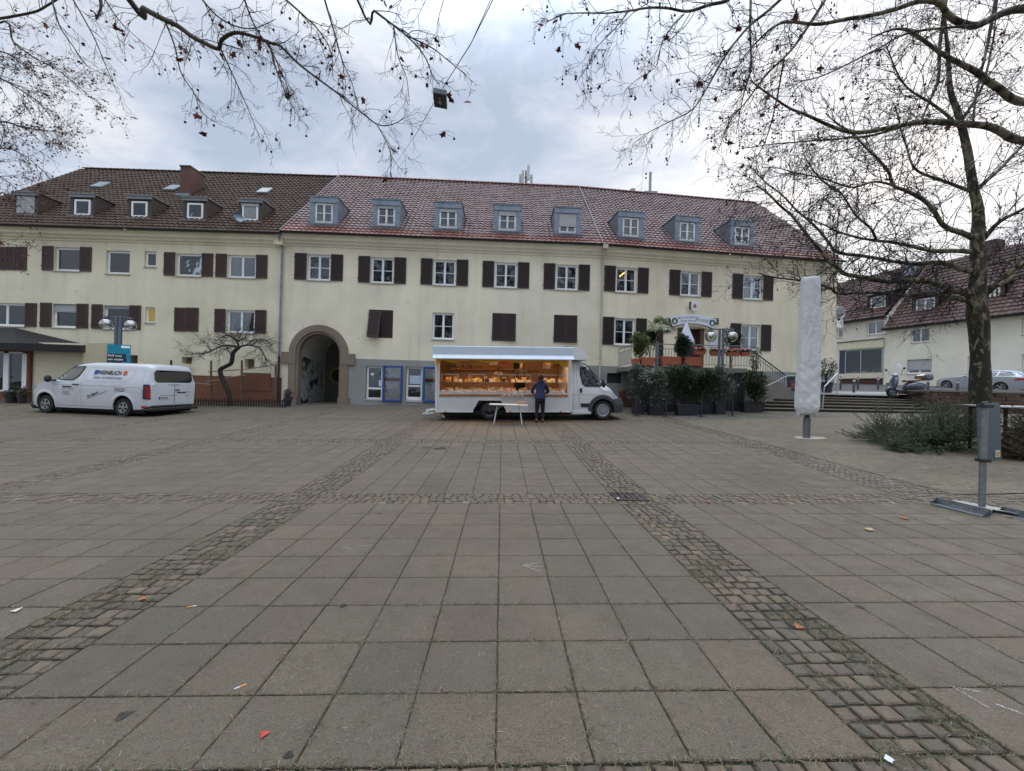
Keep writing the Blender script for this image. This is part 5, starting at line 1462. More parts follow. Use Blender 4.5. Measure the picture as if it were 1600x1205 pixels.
b = MB(); b.box(xa + .02, xb - .7, yi - .34, yi - .02, 1.88, 1.91); b.box(xa + .02, 2.7, yi - .30, yi - .02, 1.50, 1.53); b.build('back_shelf', M_WOOD, tr)
b = MB()
for x0_, x1_ in ((.16, .78), (1.15, 1.75), (2.25, 3.45), (3.8, 4.75)):
 b.box(x0_, x1_, y0 + .30, y0 + .31, 1.64, 1.655); b.box(x0_, x0_ + .02, y0 + .30, y0 + .31, 1.376, 1.64); b.box(x1_ - .02, x1_, y0 + .30, y0 + .31, 1.376, 1.64)
b.build('sneeze_guard', M_ALU, tr)
b = MB(); b.box(2.95, 3.35, yi - .03, yi - .01, 1.0, 2.3); b.build('dark_doorway', plain('interior_dark', (.03, .025, .02), .8), tr)
b = MB(); sec = [(y0 + .15, 2.62), (y0 + .12, 2.66), (y0 - .62, 2.615), (y0 - .70, 2.58), (y0 - .72, 2.30), (y0 - .86, 2.17), (y0 - .86, 2.14), (y0 - .67, 2.20), (y0 - .66, 2.56), (y0 + .05, 2.58)]
b.loft([[Vector((x, y, z)) for y, z in sec] for x in (-.02, XC - .08)]); b.build('side_hatch', carpaint('hatch_paint', (.48, .55, .63), .3, dirt=0), tr, smooth=30, bevel=.004)
b = MB()
for x in (-.02, XC - .10): b.add([(x + i * .02, y, z) for i in (0, 1) for (y, z) in ((y0 - .66, 2.56), (y0 - .66, 2.2), (y0 + .02, 2.2), (y0 + .02, 2.56))], [(0, 1, 2, 3), (4, 5, 6, 7), (0, 4, 5, 1), (1, 5, 6, 2)])
b.build('hatch_end', M_TRUCK, tr)
b = MB(); n = 24
for k in range(n):
 x0_, x1_ = .0 + (XC - .1) * k / n, .0 + (XC - .1) * (k + 1) / n
 def dp(x):
  return .05 + .10 * abs(math.sin(x * PI / 1.2)) ** 3 * .9 + (.22 if x < .18 or x > XC - .35 else 0)
 b.add([(x0_, y0 - .05, 2.20), (x1_, y0 - .05, 2.20), (x1_, y0 - .05, 2.20 - dp(x1_)), (x0_, y0 - .05, 2.20 - dp(x0_))], [(0, 1, 2, 3)])
b.build('yellow_valance', M_YEL, tr, fix=False)
b = MB(); sec = [(XC - .10, 2.24), (XC - .10, 2.70), (XC + .2, 2.70), (XC + .42, 2.60), (XC + .60, 2.42), (XC + .66, 2.28), (XC + .64, 2.24)]
b.loft([[Vector((x * (1 if abs(y) < 1.0 else 1) - (0 if abs(y) < .95 else .0), y, z - (0 if abs(y) < 1.0 else .03))) for x, z in sec] for y in (-1.14, -1.08, 1.02, 1.08)]); b.build('roof_pod', M_TRUCK, tr, smooth=35)
b = MB(); b.tube([(XC - .35, -1.15, 2.66), (XC - .12, -1.2, 2.70), (XC - .03, -1.2, 2.60), (XC - .04, -1.2, 2.50), (XC - .01, -1.2, 2.40)], .013, 6); b.build('cable', M_BLACKP, tr, smooth=60)
cb = [(XC - .05, .32), (5.5, .30), (6.2, .30), (6.8, .26), (7.0, .30)]
cbelt = [(XC - .05, 1.18), (5.4, 1.18), (6.0, 1.14), (6.4, 1.06), (6.75, .82), (7.0, .66)]
crf = [(XC - .05, 2.18), (5.2, 2.19), (5.35, 2.17), (5.5, 2.08), (5.7, 1.90), (5.95, 1.64), (6.18, 1.40), (6.3, 1.30), (6.45, 1.22), (6.62, 1.08), (6.74, .95), (6.82, .84), (6.95, .76), (7.0, .70)]
cw = [(XC - .05, 1.01), (6.1, 1.01), (6.4, .98), (6.65, .90), (6.85, .76), (7.0, .58)]
cwr = [(XC - .05, .86), (5.3, .86), (5.7, .85), (6.2, .84), (6.6, .74), (7.0, .5)]
cs = Shell(cb, cbelt, crf, cw, cwr, rr=.15)
xs = [XC - .05, 5.1, 5.25, 5.35, 5.45, 5.55, 5.7, 5.85, 6.0, 6.12, 6.22, 6.32, 6.42, 6.52, 6.62, 6.7, 6.76, 6.84, 6.92, 7.0]
cab = cs.mesh(xs).build('cab', [M_TRUCK, M_CAVE], tr, smooth=35)
XF = X0 + LW
cc = [cyl_cutter(XF, -1.3, -.5, .36, .43, M_CAVE), cyl_cutter(XF, .5, 1.3, .36, .43, M_CAVE)]
for c in cc: c.parent = tr
bpy.context.view_layer.update(); cut(cab, cc)
def arch_thick():
 b = MB(); n = 26; vs = []
 for k in range(n + 1):
  a = -.15 + (PI + .35) * k / n
  for r, o_ in ((.41, -.06), (.41, .035), (.50, .045), (.56, .02), (.57, -.01)):
   px, pz = XF + r * math.cos(a), max(.27, .36 + r * math.sin(a)); vs.append((px, -(cs.y(min(px, 6.9), pz) + o_), pz))
 b.add(vs, [(5 * k + i, 5 * k + 5 + i, 5 * k + 6 + i, 5 * k + 1 + i) for k in range(n) for i in range(4)])
 return b.build('wheel_arch', M_GREYP, tr, smooth=50)
arch_thick()
bs = Shell([(6.4, .24), (7.1, .24)], [(6.4, .6), (7.1, .55)], [(6.4, .72), (6.75, .80), (6.95, .76), (7.05, .66), (7.1, .5)], [(6.4, 1.03), (6.7, .98), (6.9, .86), (7.05, .66), (7.1, .5)], [(6.4, 1.02), (6.7, .95), (6.9, .82), (7.05, .62), (7.1, .46)], rr=.06)
o = bs.mesh([6.58, 6.65, 6.75, 6.85, 6.93, 7.0, 7.05, 7.09]).build('front_bumper', [M_GREYP, M_CAVE], tr, smooth=50)
c1 = cyl_cutter(XF, -1.3, -.5, .36, .425, M_CAVE); c1.parent = tr; bpy.context.view_layer.update(); cut(o, [c1])
wheel(tr, XF, -.90, .34, .34, .22, -1, M_RIM, 'steel', .235); wheel(tr, XF, .90, .34, .34, .22, 1, M_RIM, 'steel', .235)
wheel(tr, X0, -.93, .34, .34, .22, -1, M_RIMD, 'steel', .235); wheel(tr, X0, .93, .34, .34, .22, 1, M_RIMD, 'steel', .235)
b = decal(cs, [(5.30, 1.98), (5.62, 1.97), (5.72, 1.90), (6.12, 1.46), (6.16, 1.26), (6.05, 1.21), (5.48, 1.22), (5.36, 1.32), (5.28, 1.7)], -1, .014); b.build('window_seal', M_BLACKP, tr)
b = decal(cs, [(5.34, 1.93), (5.58, 1.93), (5.80, 1.27), (5.50, 1.27), (5.40, 1.35), (5.33, 1.7)], -1, .02); b.build('side_window', M_CARGL, tr)
b = decal(cs, [(5.63, 1.93), (5.70, 1.87), (6.08, 1.45), (6.12, 1.28), (5.85, 1.27)], -1, .02); b.build('quarter_window', M_CARGL, tr)
b = MB(); rows = []
for x in (5.48, 5.7, 5.95, 6.15):
 zt = interp(crf, x); w_ = interp(cwr, x) * .9
 rows.append([Vector((x + .012, y, zt + .012 + .03 * (1 - (y / w_) ** 2))) for y in [w_ * k / 5 for k in range(-5, 6)]])
b.loft(rows, ring=False, close_ends=False); b.build('windscreen', M_CARGL, tr, smooth=60)
b = decal(cs, [(6.42, 1.14), (6.55, 1.10), (6.76, .90), (6.80, .76), (6.62, .80), (6.48, .98)], -1, .012, sub=4); b.build('headlight', M_LENS, tr)
b = MB(); b.ball((6.12, -1.18, 1.36), .12, 8, sc=(.75, .9, 1.45)); b.tube([(6.05, -.98, 1.28), (6.1, -1.12, 1.28)], .035, 8); b.build('door_mirror', M_BLACKP, tr, smooth=60)
b = MB(); b.ball((6.16, -1.20, 1.37), .085, 8, sc=(.8, .95, 1.3)); b.build('mirror_cap', M_RIM, tr, smooth=60)
b = MB(); b.box(5.27, 5.36, -1.05, -1.0, 1.0, 1.17); b.build('door_handle', M_BLACKP, tr, bevel=.02)
b = decal(cs, [(5.30, .60), (5.66, .60), (5.60, .45), (5.34, .45)], -1, .008, sub=2); b.build('door_vent', M_BLACKP, tr)
sm = MB(); vs_keep = vs_; vs_ = cs
seam([(5.22, 2.1), (5.16, 1.7), (5.22, .9), (5.30, .36)], .008); seam([(6.2, 1.25), (6.2, .95)], .008); seam([(XC, .92), (6.22, .92)], .006); seam([(5.05, 2.1), (5.05, .36)], .006)
sm.build('panel_seams', M_GREYINK, tr); vs_ = vs_keep
b = MB(); b.box(5.0, XF - .45, -1.0, -.96, .20, .32); b.build('sill', M_TRUCK, tr, bevel=.01)
b = MB(); b.box(.1, 5.0, -.7, .7, .16, .34); b.box(.2, 4.9, -1.02, 1.0, .20, .33); b.box(.3, .36, -.95, -.9, .10, .3); b.build('chassis', M_CAVE, tr)  # second slab made wide and black to deepen the shade below the truck
for x in (.35, 4.55, X0 + .75):
 b = MB(); b.box(x - .04, x + .04, y0 - .03, y0 - .0, zb0 - .02, zb0 + .03); b.build('side_marker', M_ORANGE, tr)
b = MB(); b.tube([(.0, -.85, .35), (-.25, -.95, .33), (-.42, -.9, .22), (-.5, -.85, .2)], .035, 6); b.tube([(-.1, -.8, .38), (-.38, -.7, .34), (-.36, -.95, .2), (-.1, -1.0, .24)], .03, 6); b.tube([(.15, -.95, .3), (.22, -.98, .14), (.3, -1.0, .10)], .03, 6); b.build('folded_step', plain('white_tubing', (.6, .6, .6), .5), tr, smooth=50)
lm = emis('warm_tube_light', (1.0, .62, .30), 4)
for x0_, x1_ in ((.5, 2.2), (2.7, 4.4)):
 b = MB(); b.box(x0_, x1_, y0 + .12, y0 + .17, 2.38, 2.41); b.build('light_tube', lm, tr)
for k, x in enumerate((1.3, 3.6)):
 L_ = bpy.data.lights.new('interior_lamp', 'AREA'); L_.shape = 'RECTANGLE'; L_.size = 2.0; L_.size_y = .12; L_.energy = 16; L_.color = (1, .62, .32)
 lo = bpy.data.objects.new('interior_lamp', L_); COL.objects.link(lo); lo.parent = tr; lo.location = (x, y0 + .30, 2.34); lo.rotation_euler = (R(-22), 0, 0)
def sign_card(x, z, w, h, lines, y=None, mat=None, size=.05):
 y = y if y is not None else y0 + .02
 b = MB(); b.box(x, x + w, y, y + .006, z, z + h); o_ = b.build('price_sign', mat or plain('card_cream', (.62, .48, .32), .7), tr)
 text_mesh('sign_text', lines, size, M_INK, o_, side_M(x + .02, y - .003, z + h - size), sx=.8)
sign_card(3.88, 1.88, .28, .20, 'K\u00c4SE\nFRISCH\n2,95', size=.06)
sign_card(1.92, 2.0, .30, .17, 'ANGEBOT\n1,89 \u20ac', size=.06)
sign_card(2.32, 1.98, .34, .15, 'BERGK\u00c4SE', mat=plain('card_red', (.5, .12, .06), .7), size=.06)
sign_card(2.10, 1.66, .13, .10, '2,49', y=y0 + .29, size=.05); sign_card(2.27, 1.66, .13, .10, '1,99', y=y0 + .29, size=.05)
b = MB(); b.box(2.32, 3.20, y0 - .20, y0 - .045, .87, .885); b.build('folding_tray', M_ALU, tr)
pal_ch = [((.62, .36, .08), 'yellow'), ((.72, .56, .30), 'cream'), ((.66, .25, .04), 'orange'), ((.58, .50, .40), 'pale')]
cm = [plain('cheese_' + n, c, .45, var=.15) for c, n in pal_ch]
wrap = [plain('wrapped_white', (.62, .62, .64), .35), plain('wrapped_pink', (.62, .40, .36), .35), plain('tub_blue', (.42, .47, .56), .35)]
def wedge_mesh(k, r, h):
 b = MB(); a = (.7, 1.0, .55, 1.5)[k]; n = 6
 pts = [(0, 0)] + [(r * math.cos(-a / 2 + a * i / n), r * math.sin(-a / 2 + a * i / n)) for i in range(n + 1)]
 m_ = len(pts); vs = [(x, y, 0) for x, y in pts] + [(x, y, h) for x, y in pts]
 b.add(vs, [tuple(range(m_))[::-1], tuple(range(m_, 2 * m_))] + [(i, (i + 1) % m_, m_ + (i + 1) % m_, m_ + i) for i in range(m_)]); return b
protos = []
for k, (r, h) in enumerate(((.14, .07), (.12, .09), (.16, .06), (.10, .08))):
 for mi in range(4):
  o = wedge_mesh(k, r, h).build('cheese_wedge', cm[mi], bevel=.004); protos.append(('cheese_wedge', o, h))
for mi in range(3):
 b = MB(); b.box(-.05, .05, -.035, .035, 0, .045); o = b.build('wrapped_cheese', wrap[mi], bevel=.012); protos.append(('wrapped_cheese', o, .045))
 b = MB(); b.lathe([(.035, 0), (.045, .05), (.047, .055), (.01, .057)], 14); o = b.build('plastic_tub', wrap[mi], smooth=40); protos.append(('plastic_tub', o, .055))
b = MB(); b.lathe([(.03, 0), (.03, .14), (.012, .19), (.012, .24), (.002, .242)], 12); o = b.build('glass_bottle', plain('green_bottle', (.05, .07, .03), .1, coat=.5), smooth=50); protos.append(('glass_bottle', o, .24))
b = MB(); b.lathe([(.04, 0), (.042, .02), (.042, .09), (.036, .1), (.036, .12), (.002, .121)], 14); o = b.build('jar', plain('honey_jar', (.42, .18, .03), .15, coat=.5), smooth=50); protos.append(('jar', o, .12))
used_p = set()
INFO = {'cheese_wedge': ('cut piece of cheese on display behind the serving hatch of the food truck', 'cheese', 'cheeses displayed in the food truck'),
  'wrapped_cheese': ('small wrapped cheese packet on the counter of the food truck', 'cheese packet', 'wrapped cheese packets in the food truck'),
  'plastic_tub': ('small plastic tub on the counter of the food truck', 'tub', 'plastic tubs in the food truck'),
  'glass_bottle': ('dark green bottle on the top back shelf of the food truck', 'bottle', 'bottles on the back shelf of the food truck'),
  'jar': ('small amber jar on the top back shelf of the food truck', 'jar', 'jars on the back shelf of the food truck')}
def put(kind, pick, x, y, z, sc=1.0, up=False):
 c = [q for q in protos if q[0] == kind]; nm, o, h = c[pick % len(c)]
 if o.name in used_p: o2 = o.copy(); COL.objects.link(o2)
 else: o2 = o; used_p.add(o.name)
 rot = Matrix.Rotation(rnd.random() * 6.28, 4, 'Z')
 if up: rot = Matrix.Rotation(rnd.uniform(-.4, .4) - PI / 2, 4, 'Z') @ Matrix.Rotation(R(70), 4, 'Y')
 o2.matrix_world = TM @ Matrix.Translation((x, y, z)) @ rot @ Matrix.Scale(sc, 4)
 lb = INFO[kind]; tag(o2, lb[0], lb[1], lb[2])
x = xa + .08
while x < xb - .1:
 if not (2.95 < x < 3.0):
  for row, yy in enumerate((y0 + .10, y0 + .27, y0 + .42)):
   q = rnd.random(); xx = x + rnd.uniform(-.02, .02); zz = .987 + row * .045
   if row == 0: put('wrapped_cheese' if q < .55 else 'plastic_tub', rnd.randrange(9), xx, yy, zz, rnd.uniform(1.2, 1.7))
   else: put('cheese_wedge' if q < .75 else 'wrapped_cheese', rnd.randrange(16), xx, yy, zz, rnd.uniform(1.0, 1.45))
 x += rnd.uniform(.075, .11)
for x0_, x1_ in ((.2, .7), (.85, 1.7), (1.85, 3.45), (3.85, 4.7)):
 x = x0_ + .06
 while x < x1_:
  put('cheese_wedge', rnd.randrange(16), x, y0 + .46, 1.377, rnd.uniform(1.1, 1.6))
  if rnd.random() < .45: put('cheese_wedge', rnd.randrange(16), x + .03, y0 + .5, 1.47, rnd.uniform(.8, 1.1))
  x += rnd.uniform(.13, .22)
x = .25
while x < 2.6:
 put('glass_bottle' if (x < .6 or rnd.random() < .25) else 'jar', 0, x, yi - .12, 1.912, rnd.uniform(.85, 1.05)); x += rnd.uniform(.09, .14)
x = .35
while x < 2.6:
 put('cheese_wedge', rnd.randrange(16), x, yi - .14, 1.532, 1.3); x += .3
for x in (2.45, 2.62, 2.8, 2.95, 3.1): put('plastic_tub', rnd.randrange(3), x, y0 - .12, .887, 1.1)
for nm, o, h in protos:
 if o.name not in used_p: bpy.data.objects.remove(o)
se_ = empty('parked_car'); A = P(1477.5, 609.8, 27.3); B_ = P(1562, 614.0, 24.4)
d = B_ - A; se_.rotation_euler = (0, -math.atan2(d.z, math.hypot(d.x, d.y)), math.atan2(d.y, d.x))
tag(se_, 'silver estate car with spoked wheels parked along the cream house on the right', 'car')
Rm = se_.rotation_euler.to_matrix(); wbase = d.length; se_.location = A - Rm @ Vector((.86, -.90, 0))
silver = carpaint('silver_paint', (.36, .41, .46), .3, .35, dirt=.15, dz=.4)
k_ = wbase / 2.94
bot = [(0, .30), (.3, .20), (4.6, .22), (4.9, .34)]; belt = [(0, .62), (.3, .74), (1.2, .92), (1.7, .96), (4.5, 1.02), (4.9, .95)]
roof = [(0, .64), (.08, .72), (.3, .80), (.8, .90), (1.35, .98), (1.55, 1.04), (1.9, 1.22), (2.25, 1.38), (2.6, 1.455), (3.2, 1.475), (3.8, 1.45), (4.3, 1.38), (4.5, 1.32), (4.7, 1.16), (4.85, 1.03), (4.9, .97)]
wid = [(0, .55), (.1, .70), (.3, .82), (.7, .90), (4.3, .91), (4.7, .84), (4.9, .70)]; wr = [(0, .5), (.4, .66), (1.4, .74), (1.9, .66), (2.5, .60), (3.6, .60), (4.4, .60), (4.8, .66), (4.9, .6)]
ss = Shell(bot, belt, roof, wid, wr, rr=.14, crown=.04)
xs = [0, .04, .1, .2, .32, .5, .7, .95, 1.2, 1.4, 1.55, 1.7, 1.9, 2.1, 2.25, 2.4, 2.6, 2.9, 3.2, 3.5, 3.8, 4.05, 4.3, 4.42, 4.55, 4.7, 4.8, 4.86, 4.9]
cbod = ss.mesh(xs).build('body', [silver, M_CAVE], se_, smooth=35)
xr = .86 + wbase
cc = [cyl_cutter(x, a, c, .34, .375, M_CAVE) for x in (.86, xr) for a, c in ((-1.2, -.5), (.5, 1.2))]
for c in cc: c.parent = se_
bpy.context.view_layer.update(); cut(cbod, cc)
for x in (.86, xr):
 for sg in (-1, 1): wheel(se_, x, sg * .79, .335, .335, .22, sg, M_RIM, 'alloy', .245)
for sd in (-1, 1):
 b = decal(ss, [(1.75, 1.0), (2.35, 1.37), (2.75, 1.42), (3.9, 1.38), (4.35, 1.24), (4.45, 1.10), (4.2, 1.05), (2.0, .99)], sd, .012); b.build('window_trim', M_ALU, se_)
 for pts in (((1.9, 1.03), (2.38, 1.34), (2.72, 1.39), (2.78, 1.03)), ((2.84, 1.03), (2.80, 1.39), (3.42, 1.38), (3.50, 1.05)), ((3.56, 1.05), (3.50, 1.375), (3.88, 1.35), (4.28, 1.22), (4.35, 1.12), (4.15, 1.07))):
  b = decal(ss, pts, sd, .018); b.build('side_window', M_CARGL, se_)
 b = decal(ss, [(.12, .60), (.18, .70), (.52, .80), (.62, .78), (.35, .66)], sd, .01, sub=3); b.build('headlight', M_LENS, se_)
 b = decal(ss, [(4.42, .80), (4.80, .84), (4.82, .94), (4.55, .95), (4.35, .86)], sd, .01, sub=3); b.build('tail_light', M_RED, se_)
 b = MB(); b.ball((1.95, sd * .99, 1.02), .08, 7, sc=(1, 1.2, .8)); b.tube([(2.0, sd * .86, .97), (1.97, sd * .96, .99)], .025, 6); b.build('door_mirror', silver, se_, smooth=60)
sm = MB(); vs_ = ss
seam([(1.55, .95), (1.5, .6), (1.62, .28)], .01); seam([(2.80, 1.4), (2.82, .9), (2.82, .28)], .01); seam([(3.55, 1.36), (3.72, .95), (3.45, .6), (3.35, .28)], .01); seam([(1.2, .88), (4.4, .95)], .012)
sm.build('panel_seams', M_GREYINK, se_)
b = MB(); rows = []
for x in (1.6, 1.85, 2.1, 2.28):
 zt = interp(roof, x); w_ = interp(wr, x) * .88; rows.append([Vector((x, y, zt + .018 + .04 * (1 - (y / w_) ** 2))) for y in [w_ * k / 5 for k in range(-5, 6)]])
b.loft(rows, ring=False, close_ends=False); b.build('windscreen', M_CARGL, se_, smooth=60)
b = MB(); rows = []
for x in (4.48, 4.6, 4.72):
 zt = interp(roof, x); w_ = interp(wr, x) * .88; rows.append([Vector((x + .01, y, zt + .018 + .04 * (1 - (y / w_) ** 2))) for y in [w_ * k / 5 for k in range(-5, 6)]])
b.loft(rows, ring=False, close_ends=False); b.build('rear_window', M_CARGL, se_, smooth=60)
b = MB(); b.box(.05, 4.85, -.80, .80, .16, .24); b.build('underbody', M_BLACKP, se_)
# ================================================================ STREET FURNITURE AND THE RIGHT SIDE
def wt(*p): return P(*p)
def wbox(W, b, s0, s1, y0, y1, z0, z1, m=0): b.box(s0, s1, y0, y1, z0, z1, m, T=W.M)
def case(px0, px1, py0, py1, label, seed):
 s0, s1, z0, z1 = rect(WM, px0, px1, py0, py1)
 r_ = empty('display_case', WM.w((s0 + s1) / 2, -.02, z0), WM.rz); tag(r_, label, 'display case')
 w, h = s1 - s0, z1 - z0; hw = w / 2; b = MB(); t = .09
 b.box(-hw, hw, -.10, 0, 0, t); b.box(-hw, hw, -.10, 0, h - t, h); b.box(-hw, -hw + t, -.10, 0, t, h - t); b.box(hw - t, hw, -.10, 0, t, h - t)
 b.build('frame', plain('case_blue', (.015, .07, .30), .4, bevel := 0), r_, bevel=.012)
 b = MB(); b.box(-hw + t, hw - t, -.03, -.005, t, h - t); bk = b.build('back_panel', plain('case_back', (.85, .86, .88), .7), r_)
 q = random.Random(seed); b = MB()
 for k in range(26):
  x, z = q.uniform(-hw + t, hw - t), q.uniform(t, h - t); L = q.uniform(.05, .22); a = q.uniform(0, 6.28); pts = []
  for i in range(5): pts.append(Vector((max(-hw + t, min(hw - t, x + L * i / 4 * math.cos(a) + q.uniform(-.03, .03))), -.033, max(t, min(h - t, z + L * i / 4 * math.sin(a) + q.uniform(-.04, .04))))))
  b.tube(pts, .008, 4, m=k % 4)
 b.build('painted_scrawl', [M_INK, plain('teal_spray', (.03, .22, .28), .6), M_GREYINK, plain('green_spray', (.22, .30, .12), .6)], bk)
 b = MB(); b.box(-hw + t, hw - t, -.034, -.031, h * .56, h * .66); b.build('red_strip', plain('strip_red', (.35, .10, .09), .7, var=.6, scale=12), bk)
 b = MB(); b.quad((-hw + t, -.082, t), (hw - t, -.082, t), (hw - t, -.082, h - t), (-hw + t, -.082, h - t)); b.build('pane', M_GLASS, r_, fix=False)
case(598.6, 629, 571.6, 627.5, 'blue framed display case between the shop window and the glass door', 1)
case(661.5, 692, 573.5, 628.5, 'blue framed display case half hidden behind the food truck', 2)
def poster(W, px0, px1, py0, py1, off, name, label, cat, mat):
 s0, s1, z0, z1 = rect(W, px0, px1, py0, py1); b = MB(); b.box(-(s1 - s0) / 2, (s1 - s0) / 2, -.006, 0, 0, z1 - z0)
 o = b.build(name, mat); o.location = W.w((s0 + s1) / 2, off, z0); o.rotation_euler.z = W.rz; return tag(o, label, cat)
poster(WM, 639.5, 657.3, 587, 600, .10, 'notice', 'pale blue notice sheet taped inside the glass shop door', 'notice', plain('notice_blue', (.45, .55, .70), .7))
poster(WM, 591, 598, 594.5, 603.5, .10, 'notice', 'small white notice in the corner of the shop window', 'notice', plain('notice_white', (.7, .66, .7), .7))
b = MB(); s_, z_ = WM.at(582, 585, .1); pts = []
for k in range(10):
 a = PI / 2 + k * PI / 5; q = .13 if k % 2 == 0 else .06; pts.append((s_ + q * math.cos(a), z_ + q * math.sin(a)))
b.add([WM.w(x, .10, z) for x, z in pts] + [WM.w(s_, .07, z_)], [(i, (i + 1) % 10, 10) for i in range(10)]); tag(b.build('paper_star', plain('star_white', (.75, .75, .75), .8), fix=False), 'white paper star hanging in the shop window', 'decoration')
ax = empty('annex'); c0 = P(127.6, 600, 18.1); gz0 = G(c0.x, c0.y); ax.location = (c0.x - 3, c0.y, gz0)
tag(ax, 'low cream annex with black felt roof and brown framed shop window behind the white van', 'annex')
XL = -34.0; zt0 = P(60, 545, 18.1).z + .15
def ax_(px): return P(px, 590, 18.1).x
b = MB(); xb0, xb1 = ax_(51), c0.x
b.quad((xb0, 18.1, gz0 - .2), (xb1, 18.1, gz0 - .2), (xb1, 18.1, zt0 + .15), (xb0, 18.1, zt0 + .15)); b.quad((xb1, 18.1, gz0 - .2), (xb1, 19.9, gz0 - .2), (xb1, 19.9, zt0 + .4), (xb1, 18.1, zt0 + .15))
for k in range(7):
 z = gz0 + .35 + k * .33; b.quad((xb0 + .05, 18.096, z), (xb1 - .02, 18.096, z), (xb1 - .02, 18.092, z + .31), (xb0 + .05, 18.092, z + .31))
b.build('wall', M_CREAM_L, ax, world=True, fix=False)
b = MB(); zi = P(20, 612, 18.1).z
b.box(XL, ax_(51), 17.98, 18.1, gz0 - .2, zi); b.box(ax_(46), ax_(51), 17.98, 18.1, zi, zt0); b.box(XL, ax_(46), 17.98, 18.1, P(20, 549.5, 18.1).z, zt0); b.build('brown_surround', M_BROWNPL, ax, world=True)
zo = P(20, 550, 18.1).z
b = MB(); xw = [XL, ax_(9), ax_(17), ax_(38), ax_(45.5)]
b.box(xw[1], xw[2], 18.0, 18.1, zi, zo); b.box(xw[3], xw[4], 18.0, 18.1, zi, zo); b.box(XL, xw[4], 18.0, 18.09, zo - .07, zo); b.box(XL, xw[3], 18.01, 18.09, zi, zi + .07); b.box(ax_(40.5), ax_(41.5), 17.99, 18.1, zi, zo)
b.build('window', M_WHITE, ax, world=True); fr_ = ax.children[-1]
L0 = ax.location
b = MB(); b.box(XL - L0.x, xw[3] - L0.x, 18.05 - L0.y, 18.056 - L0.y, zi - L0.z, zo - L0.z); b.build('pane', M_GLASS, fr_)
b = MB(); n = 60
for k in range(n):
 x = XL + (xw[3] - XL) * k / n; b.box(x - L0.x, x + (xw[3] - XL) / n * .92 - L0.x, 18.16 - L0.y, 18.17 - L0.y, zi + .85 - L0.z, zo - L0.z)
b.build('vertical_blind', M_CURTAIN, fr_); b = MB(); b.quad(*[(x - L0.x, 18.5 - L0.y, z - L0.z) for x, z in ((XL, zi), (xw[4], zi), (xw[4], zo), (XL, zo))]); b.build('room', M_DARKROOM, fr_, fix=False)
b = MB()
fr1, fl1 = P(129, 539.5, 17.3), P(-60, 524, 17.3); bk = [Vector((XL, 19.6, P(24, 512.5, 19.45).z)), P(24, 512.5, 19.45), P(140, 540, 19.45)]
fl1 = Vector((XL, 17.3, fr1.z)); top = [fl1, Vector((P(24, 530, 17.3).x, 17.3, fr1.z + .02)), fr1, bk[2], bk[1], bk[0]]
b.add(top + [p - Vector((0, 0, .34)) for p in top], [(0, 1, 4, 5), (1, 2, 3, 4), (11, 10, 9, 8, 7, 6)] + [(i, (i + 1) % 6, 6 + (i + 1) % 6, 6 + i) for i in range(6)])
b.build('roof', plain('black_felt_roof', (.012, .010, .010), .8, var=.4, scale=2, bump=.5), ax, world=True)
def fence():
 r_ = empty('picket_fence'); A, B_ = P(306, 631, 17.9), P(446, 634, 18.05)
 A.z = G(A.x, A.y); B_.z = G(B_.x, B_.y); r_.location = A; tag(r_, 'low dark brown picket fence in front of the twisted tree', 'fence')
 m = plain('fence_dark', (.020, .015, .013), .7); n = 34; d = B_ - A
 b = MB()
 for z in (.09, .29): b.tube([Vector((0, 0, z)), d + Vector((0, 0, z))], .016, 4)
 b.build('rail', m, r_)
 for k in range(n + 1):
  p = d * (k / n); h = rnd.uniform(.36, .42); b = MB(); b.add([p + Vector((x, y, z)) for y in (-.035, -.02) for x, z in ((-.03, 0), (.03, 0), (.03, h - .04), (0, h), (-.03, h - .04))], [(0, 1, 2, 3, 4), (9, 8, 7, 6, 5)] + [(i, (i + 1) % 5, 5 + (i + 1) % 5, 5 + i) for i in range(5)])
  b.build('picket', m, r_)
 b = MB(); b.box(0, d.length, -.16, -.06, -.1, .06, T=Matrix.Rotation(math.atan2(d.y, d.x), 4, 'Z')); b.build('kerb', plain('kerb_stone', (.17, .155, .13), .9), r_)
fence()
mst = plain('stake_wood', (.16, .10, .07), .8, var=.25); mst2 = plain('stake_pale', (.27, .21, .16), .8, var=.2)
tl_ = empty('tree_stakes', P(352, 632, 18.9)); tag(tl_, 'wooden stakes and cross battens propping the twisted tree against the wall', 'tree stakes')
def stake(pts, r_, m):
 b = MB(); b.tube([wt(*p) for p in pts], r_, 6); b.build('stake', m, tl_, world=True)
for x0, yt, yb in ((330, 563.5, 632), (378, 563, 632), (431, 571, 633)): stake([(x0, yt, 19.0), (x0 - .8, yb, 19.0)], .045 if x0 != 431 else .05, mst)
stake([(267.5, 563, 19.0), (267, 632, 19.0)], .045, M_INK)
for q in (((323, 597, 18.95), (383, 586, 18.95)), ((326, 581, 18.95), (381, 577.5, 18.95)), ((383, 577.5, 18.95), (433, 569.5, 18.95)), ((300, 598, 18.9), (330, 601, 18.9))): stake(q, .028, mst2)
gt_ = MB(); gt_.box(0, 1.4, -.01, 0, 0, .9); o = gt_.build('meter_door', M_BROWNPL); s_, z_ = WL.at(380, 610); o.location = WL.w(s_, -.03, z_); o.rotation_euler.z = WL.rz; tag(o, 'flush red-brown hatch in the brown plinth behind the stakes', 'hatch')
M_POST = plain('lamp_post_paint', (.12, .15, .19), .45, .2)
